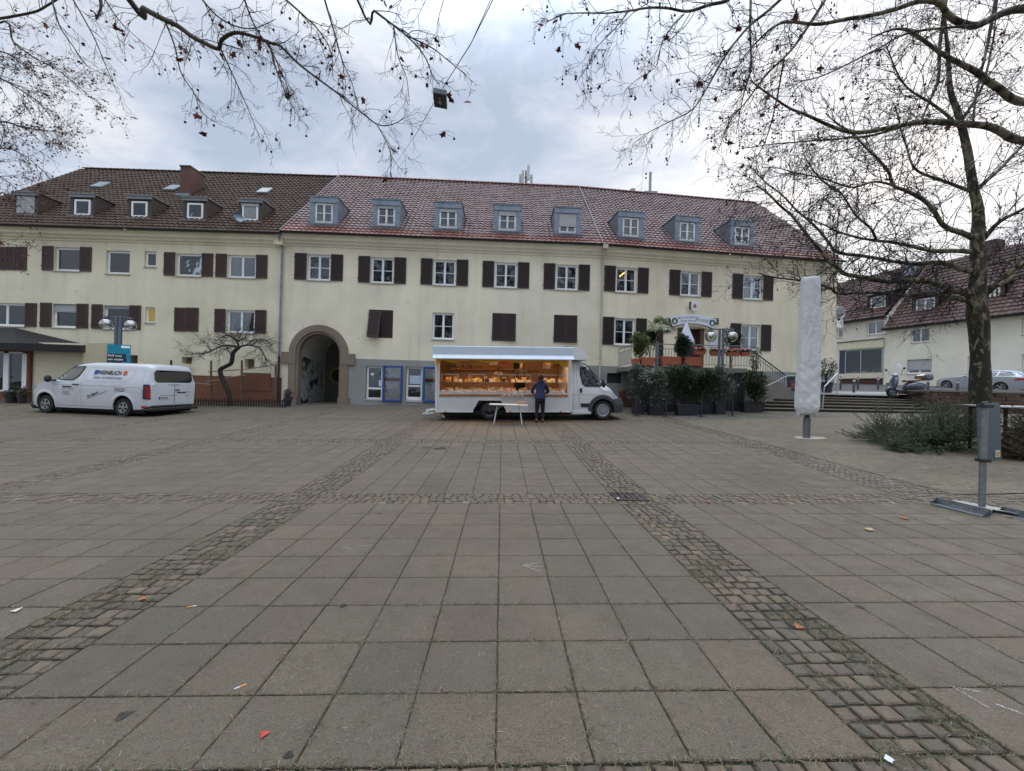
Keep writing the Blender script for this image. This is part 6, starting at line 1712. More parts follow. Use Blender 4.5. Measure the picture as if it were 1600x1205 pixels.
def m_globe():
 t = NT('globe_glass')
 for q in list(t.n): t.n.remove(q)
 out = t.node('ShaderNodeOutputMaterial'); gl = t.node('ShaderNodeBsdfGlossy', {'Color': (1, 1, 1, 1), 'Roughness': .02}).outputs[0]
 tr_ = t.node('ShaderNodeBsdfTransparent', {'Color': (.80, .82, .80, 1)}).outputs[0]
 lw = t.node('ShaderNodeLayerWeight', {'Blend': .35}).outputs['Facing']
 mx = t.node('ShaderNodeMixShader', {0: t.range(lw, 0, 1, .12, .8), 1: tr_, 2: gl}).outputs[0]; t.l.new(mx, out.inputs['Surface']); return t.mat
M_GLOBE = m_globe()
def lamp(px, pyt, Z, label, rz, gr=.235):
 top = P(px, pyt, Z); gz = G(top.x, top.y); r_ = empty('street_lamp', (top.x, top.y, gz), rz); tag(r_, label, 'street lamp'); H = top.z - gz
 b = MB()
 for sx in (-.075, .075): b.box(sx - .045, sx + .045, -.05, .05, 0, H)
 b.box(-.12, .12, -.06, .06, 0, .5); b.build('pole', M_POST, r_, bevel=.008)
 b = MB(); b.box(-.52, .52, -.03, .03, H - .05, H - .01); b.build('cross_arm', M_POST, r_)
 for sx in (-1, 1):
  c = Vector((sx * .42, 0, H - .12 - gr)); b = MB(); b.ball(c, gr, 14, sc=(1, .85, 1)); g_ = b.build('globe', M_GLOBE, r_, smooth=180)
  b = MB(); b.lathe([(gr * .98, -.035), (gr * 1.03, -.03), (gr * 1.03, .03), (gr * .98, .035)], 30, Matrix.Translation(c) @ Matrix.Rotation(R(20), 4, 'Z') @ Matrix.Rotation(PI / 2, 4, 'X'), closed=False); b.build('band', M_BLACKP, g_, smooth=40)
  b = MB(); b.lathe([(.09, 0), (.10, .04), (.06, .10), (.03, .13)], 14, Matrix.Translation(c + Vector((0, 0, gr - .03)))); b.build('cap', M_BLACKP, g_, smooth=40)
  b = MB(); b.lathe([(.03, gr * .9), (.10, gr * .45), (.17, .04), (.165, .0), (.09, .05)], 18, Matrix.Translation(c)); b.build('reflector', plain('lamp_reflector', (.6, .6, .58), .25, .8), g_, smooth=60)
  b = MB(); b.ball(c + Vector((0, 0, -.03)), .055, 8, sc=(1, 1, 1.3)); b.build('bulb', plain('bulb_white', (.7, .7, .66), .3), g_, smooth=180)
 return r_, H, gz
lp, Hl, gl_ = lamp(185.5, 494.5, 16.4, 'twin globe street lamp with a teal poster, behind the white van', R(14))
lamp(1127.5, 513.5, 16.9, 'twin globe street lamp standing among the planted tubs before the restaurant terrace', R(-12))
a, c = P(170.5, 538, 16.2), P(199.5, 572, 16.2); po = empty('poster_board', ((a.x + c.x) / 2, 16.22, c.z - .2), R(14)); tag(po, 'teal cardboard poster with black text bars tied to the left street lamp', 'poster')
w, h = c.x - a.x, a.z - c.z + .2; b = MB(); b.box(-w / 2, w / 2, -.01, .01, 0, h); b.build('board', plain('poster_teal', (.0, .22, .33), .5, var=.06), po)
b = MB()
for x0, x1, z0, z1 in ((-.98, .62, .50, .64), (-.98, .70, .34, .49), (-.98, .30, .20, .33)): b.box(x0 * w / 2, x1 * w / 2, -.014, -.0105, z0 * h, z1 * h)
b.build('text_bars', M_INK, po); b = MB(); b.box(-.98 * w / 2, .5 * w / 2, -.014, -.0105, .10 * h, .17 * h); b.box(.2 * w / 2, .94 * w / 2, -.014, -.0105, .87 * h, .96 * h); b.build('white_bar', M_WHITE, po)
for k, tx in enumerate(('Flei\u00df muss', 'sich wieder', 'lohnen.')): text_mesh('poster_text', tx, .115 * h, M_WHITE, po, side_M(-.92 * w / 2, -.016, (.535 - .145 * k) * h), bold=.001, sx=.92)
text_mesh('poster_text', 'CDU', .09 * h, M_BLUE, po, side_M(.4 * w / 2, -.016, .885 * h), bold=.003) if False else None
M_CONC = m_render('old_concrete', (.20, .19, .165), .5)
M_TERRA = plain('terracotta_plastic', (.42, .115, .06), .55, var=.12)
M_BPOT = plain('black_tub', (.022, .025, .035), .5)
M_RAIL = plain('grey_rail', (.14, .16, .18), .45, .3)
TF = 17.55; ZT = EYE + 1.06
te = empty('terrace', (P(1060, 600, 18.5).x, 19, 1)); tag(te, 'raised concrete restaurant terrace with metal railing and stairs going down to the right', 'terrace')
xl, xr_ = P(990, 600, TF).x, P(1168, 600, TF).x
b = MB(); b.box(xl, xr_, TF, 21.4, ZT - .22, ZT); b.build('deck', M_CONC, te, world=True, bevel=.02)
b = MB(); n = int((xr_ - xl) / .16)
for k in range(n):
 x = xl + .05 + (xr_ - xl - .1) * k / n; b.box(x, x + .135, TF + .06, TF + .09, 0, ZT - .22)
b.box(xl + .1, xr_ - .1, TF + .12, TF + .2, 0, ZT - .22); b.build('skirt_boards', plain('dark_boards', (.03, .032, .033), .7), te, world=True)
def railing(b, A, B_, h=.95, step=.13, n=None):
 A, B_ = Vector(A), Vector(B_); n = n or max(2, int((B_ - A).length / step)); up = Vector((0, 0, h))
 b.tube([A + up, B_ + up], .022, 6); b.tube([A + Vector((0, 0, .12)), B_ + Vector((0, 0, .12))], .012, 5); b.tube([A + up * .8, B_ + up * .8], .012, 5)
 for k in range(n + 1):
  p = A.lerp(B_, k / n); b.tube([p + Vector((0, 0, .12)), p + up * (.8 if k % 8 else 1)], .009, 5)
b = MB(); zr_ = ZT
x0 = P(1026, 600, TF).x; x1 = P(1172, 600, TF + .2).x
railing(b, (x0, TF + .05, zr_), (x1, TF + .05, zr_), 1.0); railing(b, (xl + .05, TF + .6, zr_), (xl + .05, 20.6, zr_), 1.0)
b.box(x0 - .06, x0 + .06, TF - .01, TF + .11, zr_, zr_ + 1.08); b.build('railing', M_RAIL, te, world=True)
sx0, sx1 = P(1173, 600, TF + 1.2).x, P(1235, 600, 19).x; nS = 6; zs0, zs1 = EYE - .02, ZT
b = MB()
for k in range(nS): b.box(sx0 + (sx1 - sx0) * k / nS - .0, sx0 + (sx1 - sx0) * (k + 1) / nS, TF + .9, 20.6, zs0 - 1.2, zs1 - (zs1 - zs0) * (k + .4) / nS)
b.box(xr_, sx0, TF + .9, 21.0, 0, ZT - .03); b.build('stair', M_CONC, te, world=True)
b = MB(); pA, pB = P(1174, 547, TF + 1.0), P(1226, 585.5, 18.8)
b.tube([P(1140, 545, TF + .4), pA, pB], .028, 8)
for k in range(15):
 t_ = k / 14; p = pA.lerp(pB, t_); b.tube([p, p - Vector((0, 0, .85))], .009, 5)
b.tube([pA - Vector((0, 0, .80)), pB - Vector((0, 0, .80))], .012, 5); b.tube([pA - Vector((0, 0, .18)), pB - Vector((0, 0, .18))], .012, 5); b.build('stair_railing', plain('dark_rail', (.03, .03, .035), .45, .4), te, world=True)
b = MB(); dw = DW / 2
ztop = DZt
for sg in (-1, 1): wbox(WR, b, DX + sg * (dw - .02) - (.20 if sg > 0 else 0) + (0 if sg > 0 else 0), DX + sg * (dw - .02) + (.0 if sg > 0 else .20), .02, .44, DZ0, ztop)
wbox(WR, b, DX - dw, DX + dw, .40, .44, DZ0, ztop)
b.build('door_surround', plain('door_wood_brown', (.10, .055, .04), .5, var=.25), HR, world=True)
b = MB(); wbox(WR, b, DX - .42, DX + .42, .36, .41, DZ0, ztop - .12); dd = b.build('door', plain('dark_door', (.035, .018, .015), .4), HR, world=True, bevel=.01)
b = MB(); n = 16
vsx = []
for k in range(n + 1):
 t_ = -1 + 2 * k / n; x = DX + t_ * (dw + .24); zc = ztop + .02 + .20 * (1 - t_ * t_) - .12
 for (y, z) in ((-.12, zc), (-.12, zc + .13), (.05, zc + .13), (.05, zc)): vsx.append(WR.w(x, y, z))
b.add(vsx, [(4 * k + i, 4 * k + (i + 1) % 4, 4 * k + 4 + (i + 1) % 4, 4 * k + 4 + i) for k in range(n) for i in range(4)]); b.build('door_arch', M_CREAM_R, HR, world=True)
b = MB()
for k in range(n):
 t0_, t1_ = -1 + 2 * k / n, -1 + 2 * (k + 1) / n; f = lambda t_: ztop + .02 + .20 * (1 - t_ * t_) - .12
 b.quad(WR.w(DX + t0_ * dw, -.0, ztop - .3), WR.w(DX + t1_ * dw, -.0, ztop - .3), WR.w(DX + t1_ * dw, -.0, f(t1_)), WR.w(DX + t0_ * dw, -.0, f(t0_))) if False else None
sg_ = empty('restaurant_sign', WR.w(DX, -.16, ztop + .10), WR.rz); tag(sg_, 'white curved restaurant sign with dark lettering above the entrance door', 'sign')
Rr = 3.3; half = 1.17; hh = .50; a_ = half / Rr
def arcp(t_, r_): return (r_ * math.sin(t_ * a_), r_ * math.cos(t_ * a_) - Rr + .12)
b = MB(); n = 20; pts = [arcp(-1 + 2 * k / n, Rr + hh) for k in range(n + 1)] + [arcp(1 - 2 * k / n, Rr) for k in range(n + 1)]
b.prism([(x, z) for x, z in pts], .10, Matrix.Translation((0, -.05, 0))); b.build('panel', plain('sign_white', (.70, .74, .82), .4, var=.04), sg_, bevel=.01)
b = MB(); b.prism([(x * 1.02 - .03, z - .02) for x, z in pts], .04, Matrix.Translation((0, .051, 0))); b.build('backing', M_BLACKP, sg_)
def arctext(txt, r_, t0, size, mat, shear=0.0, bold=.0, sp=.62):
 t_ = t0
 for ch_ in txt:
  x, z = arcp(t_, r_)
  if ch_ != ' ': text_mesh('lettering', ch_, size, mat, sg_, Matrix.Translation((x, -.053, z)) @ Matrix.Rotation(t_ * a_, 4, 'Y') @ Matrix.Rotation(PI / 2, 4, 'X'), shear=shear, bold=bold)
  t_ += size * (sp if ch_ not in 'il' else sp * .6) / half
arctext('Ristorante', Rr + .29, -.68, .17, M_INK, bold=.002, sp=.60); arctext('Trattoria', Rr + .10, -.60, .17, M_INK, bold=.002, sp=.58)
arctext('Vivaldi', Rr + .16, .06, .29, M_GREYINK, shear=.3, sp=.43)
for t_ in (-.86, .86):
 x, z = arcp(t_, Rr + .25); b = MB(); b.lathe([(.17, 0), (.17, .006)], 20, Matrix.Translation((x, -.052, z)) @ Matrix.Rotation(PI / 2, 4, 'X')); b.build('round_emblem', M_INK, sg_)
 b = MB(); b.lathe([(.12, 0), (.12, .008)], 20, Matrix.Translation((x, -.053, z)) @ Matrix.Rotation(PI / 2, 4, 'X')); b.ball((x, -.06, z - .06), .08, 6, 1, (1, .1, .7)); b.ball((x, -.06, z + .03), .045, 6, 1, (1, .15, 1.2)); b.build('emblem_portrait', [plain('emblem_green', (.05, .12, .11), .5), M_WHITE], sg_)
x_, z_ = WR.at(1082.5, 480); b = MB(); b.prism([(.21 * math.cos(2 * PI * k / 20), .27 + .27 * math.sin(2 * PI * k / 20) + .0) for k in range(20)], .1, Matrix.Translation((0, -.05, 0))); b.box(-.27, -.19, -.02, .03, .1, .5, 1)
o = b.build('brewery_sign', [plain('sign_cream', (.72, .72, .74), .4, var=.04), M_BLACKP], None); o.location = WR.w(x_ - .03, -.18, z_ - .26); o.rotation_euler.z = WR.rz; tag(o, 'small oval light box with a red and gold emblem above the restaurant sign', 'sign')
b = MB(); b.prism([(0, .16), (.12, .24), (.0, .42), (-.12, .24)], .004, Matrix.Translation((0, -.056, 0))); b.build('emblem', plain('emblem_gold', (.40, .14, .06), .5), o)
text_mesh('lettering', 'Dinkel', .09, M_INK, o, side_M(0, -.056, .05), align='CENTER') if False else None
x_, z_ = WR.at(1116, 502); b = MB()
for k in range(4): wbox(WR, b, x_ - .26, x_ + .26, -.03, .0, z_ - .16 + k * .09, z_ - .115 + k * .09)
b.build('wall_vent', M_BLACKP, HR, world=True)
poster(WR, 1108, 1122.5, 532, 542.5, -.02, 'menu_board', 'white menu board on the wall between the restaurant door and the right lamp', 'menu board', plain('menu_white', (.62, .62, .68), .6))
poster(WR, 1101.5, 1105.5, 521, 529.5, -.03, 'brass_plate', 'small brass plate right of the restaurant door', 'plate', plain('brass', (.40, .30, .10), .35, .6))
b = MB(); s0, s1, z0, z1 = rect(WR, 966, 988, 612, 632)
for r_ in range(5):
 for k in range(3): b.box(s0 + (s1 - s0) * (k + (r_ % 2) * .3) / 3.3, s0 + (s1 - s0) * (k + (r_ % 2) * .3 + .94) / 3.3, -.5, -.03, z0 - .1 + r_ * .17, z0 - .1 + r_ * .17 + .155, T=WR.M)
tag(b.build('brick_stub', plain('brick_red', (.13, .055, .04), .85, var=.3, scale=5, bump=.5)), 'stub of red brick wall between the truck nose and the planted tubs', 'brick wall')
def trough(name, px0, px1, pyt, pyb, Z, dep, mat, label, cat='planter', group=None, ground=False, taper=.86):
 a, c = P(px0, pyt, Z), P(px1, pyt, Z); zb_ = P((px0 + px1) / 2, pyb, Z).z
 if ground: zb_ = G((a.x + c.x) / 2, Z + dep / 2)
 cx = (a.x + c.x) / 2; w = abs(c.x - a.x); h = a.z - zb_; r_ = empty(name, (cx, Z + dep / 2, zb_)); tag(r_, label, cat, group)
 b = MB(); hw, hd = w / 2, dep / 2
 def rr(s_, z): return [Vector((x * s_, y * s_, z)) for x, y in ((-hw, -hd + .04), (-hw + .04, -hd), (hw - .04, -hd), (hw, -hd + .04), (hw, hd - .04), (hw - .04, hd), (-hw + .04, hd), (-hw, hd - .04))]
 b.loft([rr(taper, 0), rr(.97, h - .05), rr(1.03, h - .05), rr(1.03, h)]); b.build('trough', mat, r_)
 b = MB(); b.add(rr(.96, h + .004), [tuple(range(8))]); b.build('soil', plain('potting_soil', (.03, .022, .015), .95), r_, fix=False)
 return r_, Vector((cx, Z + dep / 2, zb_ + h)), w
for q in ((989.5, 1001, 560.3, 571, 'small terracotta box at the left end of the terrace edge'), (1002, 1025, 558.3, 571, 'terracotta box left of the railing post on the terrace'), (1033.8, 1067, 557, 571.5, 'long terracotta trough right of the railing post below the folded parasol'), (1069.5, 1100, 557.5, 571.5, 'rightmost terracotta trough on the terrace edge')):
 trough('planter_box', q[0], q[1], q[2], q[3], TF - .12, .36, M_TERRA, q[4], group='terracotta boxes along the terrace edge')
wb_ = []
for k, (x0_, x1_, yt, yb) in enumerate(((1083, 1104, 547.5, 554), (1111, 1134, 549, 556), (1136, 1158, 550, 556.5), (1159, 1172.5, 550, 556.5))):
 r_, c, w = trough('rail_planter', x0_, x1_, yt, yb, TF - .02, .2, M_TERRA, ('terracotta rail planter with pink geraniums below the restaurant door', 'terracotta rail planter left of the right street lamp pole', 'terracotta rail planter right of the right street lamp pole', 'short terracotta rail planter at the head of the stairs')[k], group='flower boxes hung on the terrace railing')
 wb_.append((r_, c, w))
def m_leaf(name, a, c, tr=.15, rough=.5):
 t = NT(name); at = t.node('ShaderNodeAttribute', attribute_name='tint').outputs['Color']
 n = t.noise(1.5, 4, .6, t.coord('Object'))
 cc = t.mix(n, a, c); t.base(t.mix(1, cc, t.mix(1, at, (2, 2, 2), 'MULTIPLY'), 'MULTIPLY')); t.rough(rough)
 return t.mat
M_OLIVE = m_leaf('olive_leaf', (.075, .092, .075), (.13, .155, .12)); M_LAUREL = m_leaf('laurel_leaf', (.016, .034, .014), (.045, .07, .026)); M_PALM = m_leaf('palm_leaf', (.05, .085, .02), (.13, .155, .04))
M_DARKLEAF = m_leaf('dark_leaf', (.016, .035, .017), (.04, .066, .028)); M_BARK = plain('grey_bark', (.085, .065, .05), .85, var=.3, bump=.6); M_PINK = plain('pink_blossom', (.50, .20, .18), .7, var=.3, scale=20)
def leaf(b, p, d, L, w, col, droop=.2, m=0):
 d = d.normalized(); s_ = d.cross(Vector((0, 0, 1)))
 if s_.length < .1: s_ = Vector((1, 0, 0))
 s_.normalize(); n_ = s_.cross(d); s_ = (s_ + n_ * rnd.uniform(-.8, .8)).normalized() * w
 m1 = p + d * L * .45; t_ = p + d * L - Vector((0, 0, droop * L))
 b.add([p, m1 + s_, t_, m1 - s_], [(0, 1, 2, 3)], m, None, col)
def bush(root, c, rx, ry, rz, n, L, w, mat, trunk_z, density_edge=.5, stems=5, upright=.4, seed=0, shade=(.28, .85)):
 q = random.Random(seed); b = MB(); st = MB()
 lobes = [(Vector((q.uniform(-.7, .7) * rx, q.uniform(-.6, .6) * ry, q.uniform(-.6, .7) * rz)), q.uniform(.35, .6)) for _ in range(9)] + [(Vector((0, 0, 0)), .7)]
 for k in range(n):
  o_, s_ = q.choice(lobes)
  v = Vector((q.gauss(0, 1), q.gauss(0, 1), q.gauss(0, 1))); v.normalize(); v *= q.random() ** .35
  p = o_ + Vector((v.x * rx * s_, v.y * ry * s_, v.z * rz * s_))
  if (p.x / rx) ** 2 + (p.y / ry) ** 2 + (p.z / rz) ** 2 > 1.25: continue
  d = v + Vector((q.uniform(-.6, .6), q.uniform(-.6, .6), upright + q.uniform(-.3, .5)))
  k_ = q.uniform(*shade) * (1.0 + .15 * p.z / rz); leaf(b, c + p, d, L * q.uniform(.6, 1.3), w * q.uniform(.7, 1.2), (k_, k_ * q.uniform(.93, 1.06), k_ * q.uniform(.8, 1.05)))
 for k in range(stems):
  a_ = q.random() * 6.28; t_ = Vector((math.cos(a_) * rx * .6, math.sin(a_) * ry * .6, q.uniform(-.1, .7) * rz)); base = Vector((c.x + q.uniform(-.06, .06), c.y + q.uniform(-.05, .05), trunk_z))
  mid = base.lerp(c + t_, .5) + Vector((q.uniform(-.08, .08), q.uniform(-.08, .08), 0)); st.tube([base, mid, c + t_], [.022, .015, .005], 5)
 b.build('foliage', mat, root, world=True, fix=False); st.build('stem', M_BARK, root, world=True, fix=False)
def shrub(name, label, px, pyc, Z, wpx, hpx, n, L, w, mat, base_z, seed, cat='plant', group=None, stems=5, dy=.8, **k):
 c = P(px, pyc, Z); rx = wpx / 2 * Z / F; rz = hpx / 2 * Z / F
 r_ = empty(name, (c.x, c.y, base_z)); tag(r_, label, cat, group); bush(r_, c, rx, rx * dy, rz, n, L, w, mat, base_z, stems=stems, seed=seed, **k); return r_
shrub('laurel_bush', 'glossy green bush spilling over the left end of the terrace', 1003, 540, TF + .35, 34, 44, 2600, .10, .03, M_PALM, ZT + .1, 1)
shrub('potted_shrub', 'dark leafy shrub behind the palm trunk on the terrace', 1017, 528, TF + 1.2, 26, 40, 1500, .10, .035, M_DARKLEAF, ZT, 2)
shrub('camellia_bush', 'dense dark green bush in the terracotta trough under the folded parasol', 1066, 543, TF + .1, 27, 40, 3000, .09, .035, M_DARKLEAF, ZT + .3, 3)
shrub('potted_shrub', 'leafy plant climbing before the window right of the right street lamp', 1143, 533, TF + 2.0, 30, 40, 1100, .12, .04, M_DARKLEAF, ZT, 4)
shrub('creeper', 'straggly creeper on the stair railing of the terrace', 1179, 562, TF + .9, 22, 42, 420, .09, .03, M_LAUREL, ZT - .9, 5, stems=7)
for k, (r_, c, w) in enumerate(wb_):
 b = MB(); q = random.Random(k)
 for i in range(260):
  p = c + Vector((q.uniform(-w / 2, w / 2), q.uniform(-.1, .1), q.uniform(-.02, .1))); kk = q.uniform(.3, .6); leaf(b, p, Vector((q.uniform(-1, 1), q.uniform(-1, .3), q.uniform(-.3, .6))), .06, .03, (kk, kk, kk))
 b.build('foliage', M_LAUREL, r_, world=True, fix=False); b = MB()
 for i in range(26): b.ball(c + Vector((q.uniform(-w / 2, w / 2), q.uniform(-.13, .02), q.uniform(.06, .17))), q.uniform(.025, .05), 4, sc=(1, 1, .7))
 b.build('blossom', M_PINK, r_, world=True)
pb = P(1032, 560, TF + .55); pm = empty('fan_palm', (pb.x, pb.y, ZT)); tag(pm, 'potted fan palm with yellow-green crown rising left of the restaurant door', 'palm')
hd = P(1031, 514, TF + .55); b = MB(); b.tube([Vector((pb.x, pb.y, ZT)), pb.lerp(hd, .3), hd], [.10, .14, .13], 10)
for k in range(120):
 z = rnd.random(); a = rnd.random() * 6.28; p = Vector((pb.x, pb.y, ZT + .2)).lerp(hd, z); d = Vector((math.cos(a), math.sin(a), -.5)); b.tube([p + d * .1, p + d * .2], [.012, .003], 4)
b.build('trunk', plain('palm_fibre', (.06, .042, .03), .95, bump=1), pm, world=True, fix=False)
b = MB()
for k in range(17):
 a = k * 2.4; el = rnd.uniform(-.25, 1.3); d = Vector((math.cos(a) * math.cos(el), math.sin(a) * math.cos(el), math.sin(el))); L = rnd.uniform(.32, .5); e_ = hd + d * L; b.tube([hd, e_], [.010, .006], 4, col=(.45, .5, .3))
 s_ = d.cross(Vector((0, 0, 1))); s_ = s_.normalized() if s_.length > .1 else Vector((1, 0, 0)); u_ = s_.cross(d)
 for j in range(17):
  t_ = (j / 16 - .5) * 3.6; dd = (d * math.cos(t_) + s_ * math.sin(t_) + Vector((0, 0, -.12))).normalized(); LL = rnd.uniform(.28, .4) * (1 - .12 * abs(t_)); kk = rnd.uniform(.35, .75)
  p1 = e_ + dd * LL * .6 + u_ * .02; p2 = e_ + dd * LL - Vector((0, 0, .09 * LL / .3)); w_ = dd.cross(u_).normalized() * .016
  b.add([e_, p1 + w_, p2, p1 - w_], [(0, 1, 2, 3)], 0, None, (kk, kk, kk * .8))
b.build('crown', M_PALM, pm, world=True, fix=False)
cp = P(1072.5, 503.5, TF + .9); fp = empty('folded_parasol', (cp.x, cp.y, ZT)); tag(fp, 'small white folded parasol standing in front of the restaurant door', 'parasol'); b = MB(); n = 32; secs = []
hz = cp.z
for i in range(9):
 t_ = i / 8; z = hz - t_ * .98; r0 = .02 + .36 * t_ ** .95; secs.append([Vector((cp.x + r0 * (1 + .15 * math.cos(k * 8 * 2 * PI / n) * t_) * math.cos(2 * PI * k / n), cp.y + r0 * .8 * (1 + .15 * math.cos(k * 8 * 2 * PI / n) * t_) * math.sin(2 * PI * k / n), z - .05 * t_ * math.cos(k * 4 * 2 * PI / n))) for k in range(n)])
b.loft(secs, close_ends=False); b.build('canopy', plain('parasol_cloth', (.62, .64, .78), .8, var=.08), fp, world=True, smooth=60); b = MB(); b.tube([Vector((cp.x, cp.y, ZT)), Vector((cp.x, cp.y, hz + .03))], .022, 8); b.build('pole', M_ALU, fp, world=True)
b = MB(); b.box(cp.x - .12, cp.x + .12, cp.y - .335, cp.y - .33, hz - .92, hz - .86); b.build('printed_mark', M_BLUE, fp, world=True)
tubs = [(990, 1010, 622, 642, 16.6, 'black square tub in the shade at the left end of the shrubs'), (1015, 1040, 628, 643, 16.3, 'black tub under the grey-green olive bush'), (1058, 1097, 632, 645, 16.2, 'wide black oval tub in the middle of the shrubs'), (1096, 1118, 630, 643, 16.7, 'black tub half hidden right of the wide oval tub'), (1119, 1137, 627, 642, 16.5, 'slim black tub under the rightmost olive stem'), (1162, 1197, 628, 640, 16.9, 'wide black tub standing alone below the steps')]
bz_ = []
for q in tubs:
 r_, c, w = trough('shrub_tub', *q[:5], .45, M_BPOT, q[5], 'tub', 'black tubs in front of the terrace', True, .84); bz_.append(c)
shr = [(1000, 602, 16.9, 40, 66, 2800, M_OLIVE, 0, 'grey-green olive bush at the left end of the planted tubs'), (1024, 606, 16.4, 56, 58, 4200, M_OLIVE, 1, 'broad silvery olive bush in the second tub from the left'), (1060, 600, 16.7, 54, 60, 4200, M_LAUREL, 2, 'dark laurel bush left of the middle of the shrub row'), (1092, 603, 16.6, 56, 62, 4400, M_LAUREL, 3, 'tall dark laurel bush in the middle of the shrub row'), (1128, 600, 16.5, 46, 56, 2800, M_OLIVE, 4, 'thin stemmed olive bush before the right street lamp'), (1181, 605, 17.0, 44, 54, 3400, M_LAUREL, 5, 'loose dark bush in the tub standing alone below the steps')]
for (px, py, Z, wp, hp, n, mt, i, lb) in shr: shrub('tub_shrub', lb, px, py, Z, wp, hp, n, .098, .027, mt, bz_[i].z, 20 + i, 'shrub', 'shrubs in black tubs before the terrace', stems=6, dy=.6)
def stand(px, pyb, Z, h, label, dx=.0):
 p = P(px, pyb, Z); g_ = G(p.x, p.y); r_ = empty('rope_post', (p.x, p.y, g_)); tag(r_, label, 'post', 'thin dark posts in front of the tubs'); b = MB(); b.box(-.025, .025, -.025, .025, 0, h); b.build('post', M_BLACKP, r_); b = MB(); b.box(-.14 + dx, .14 + dx, -.12, .12, 0, .012); b.build('foot_plate', M_BLACKP, r_)
for q in ((994.5, 640, 16.1, .85, 'thin dark post at the left end of the planted tubs'), (1040.5, 646, 15.8, .8, 'thin dark post between the olive tub and the wide oval tub'), (1096, 646, 15.8, .72, 'thin dark post in front of the wide oval tub'), (1144.5, 645, 15.9, .98, 'thin dark post right of the slim tub')): stand(*q)
SL_, SR_ = P(1198, 635.5, 17.9), P(1453, 647, 15.6)
TLp, TRp = P(1185, 617.5, 19.7), P(1416, 623.7, 17.4)
stp = empty('stone_steps', (SL_.x, SL_.y, SL_.z)); tag(stp, 'broad flight of mossy stone steps leading up to the street', 'steps')
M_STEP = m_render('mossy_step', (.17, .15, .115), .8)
nS = 5; b = MB(); rb = MB()
leftB, leftT = Vector((P(1130, 630, 18.2).x, 18.2, 0)), Vector((P(1198, 617, 20.0).x - .4, 20.0, 0))
zlo = G(SL_.x, SL_.y); zhi = TRp.z
for k in range(nS):
 t0, t1 = k / nS, (k + 1) / nS
 a = Vector((SL_.x - 1.6, SL_.y, 0)).lerp(Vector((TLp.x - .9, TLp.y, 0)), t0); c = Vector((SR_.x, SR_.y, 0)).lerp(Vector((TRp.x, TRp.y, 0)), t0)
 dd = (c - a).normalized(); nn = Vector((-dd.y, dd.x, 0)); za, zc = (G(a.x, a.y) * (1 - t1) + (TLp.z) * t1), (G(c.x, c.y) * (1 - t1) + TRp.z * t1)
 if k == nS - 1: za, zc = TLp.z, TRp.z
 for bb_, y0_, y1_, h0_, h1_ in ((b, -.03, .9, -.05, 0), (rb, 0.0, .9, -.5, -.05)):
  vs = [a + nn * y0_, c + nn * y0_, c + nn * y1_, a + nn * y1_]; zz = [za, zc, zc, za]
  bb_.add([Vector((p.x, p.y, z + h0_)) for p, z in zip(vs, zz)] + [Vector((p.x, p.y, z + h1_)) for p, z in zip(vs, zz)], [(3, 2, 1, 0), (4, 5, 6, 7), (0, 1, 5, 4), (1, 2, 6, 5), (2, 3, 7, 6), (3, 0, 4, 7)])
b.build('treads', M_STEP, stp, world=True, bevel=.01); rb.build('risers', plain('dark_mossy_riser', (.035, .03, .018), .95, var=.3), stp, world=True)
M_ASPH = plain('street_asphalt', (.062, .06, .058), .85, var=.2, scale=2, bump=.4); M_PAVE = plain('pavement_grey', (.15, .145, .13), .85, var=.2, scale=3, bump=.3); M_DRIVE = plain('pale_drive', (.26, .265, .27), .8, var=.12)
def UP(x, y):
 """height of the upper street"""
 base = TRp.z + .0; return base + .048 * max(0, (x - 13)) * .55 + .036 * max(0, y - 17.5) - (.06 if x < 12 else 0)
b = MB(); nxx, nyy = 30, 26; X0u, X1u, Y0u, Y1u = TLp.x - 1.2, 70, 15.4, 60
edge = lambda x: TLp.y + (TRp.y - TLp.y) * (x - TLp.x) / (TRp.x - TLp.x) - .1 if x < TRp.x else max(12.0, TRp.y - .1 - (x - TRp.x) * .0)
vs = []
for j in range(nyy + 1):
 for i in range(nxx + 1):
  x = X0u + (X1u - X0u) * (i / nxx) ** 1.4; y = edge(x) + (Y1u - edge(x)) * (j / nyy) ** 1.5; vs.append((x, y, UP(x, y)))
b.add(vs, [(j * (nxx + 1) + i, j * (nxx + 1) + i + 1, (j + 1) * (nxx + 1) + i + 1, (j + 1) * (nxx + 1) + i) for j in range(nyy) for i in range(nxx)]); b.build('upper_street', M_ASPH, kind='structure', fix=False, smooth=180)
def upsheet(name, pts, mat, dz, n=8):
 b = MB(); A, B_, C_, D_ = [Vector((p[0], p[1], 0)) for p in pts]; vs = []
 for j in range(n + 1):
  for i in range(n + 1):
   p = A.lerp(B_, i / n).lerp(D_.lerp(C_, i / n), j / n); vs.append((p.x, p.y, UP(p.x, p.y) + dz))
 b.add(vs, [(j * (n + 1) + i, j * (n + 1) + i + 1, (j + 1) * (n + 1) + i + 1, (j + 1) * (n + 1) + i) for j in range(n) for i in range(n)]); return b.build(name, mat, kind='structure', fix=False, smooth=180)
def onup(px, py):
 lo, hi = 10.0, 80.0
 for _ in range(50):
  m_ = (lo + hi) / 2; p = P(px, py, m_)
  if p.z > UP(p.x, p.y): lo = m_
  else: hi = m_
 p = P(px, py, lo); return Vector((p.x, p.y, UP(p.x, p.y)))
a, b2 = TLp, TRp
upsheet('landing_pavement', [(TLp.x - 1.2, edge(TLp.x - 1.2)), (TRp.x, TRp.y - .1), (TRp.x + .3, TRp.y + 1.0), (TLp.x - 1.0, TLp.y + 1.0)], M_PAVE, .012)
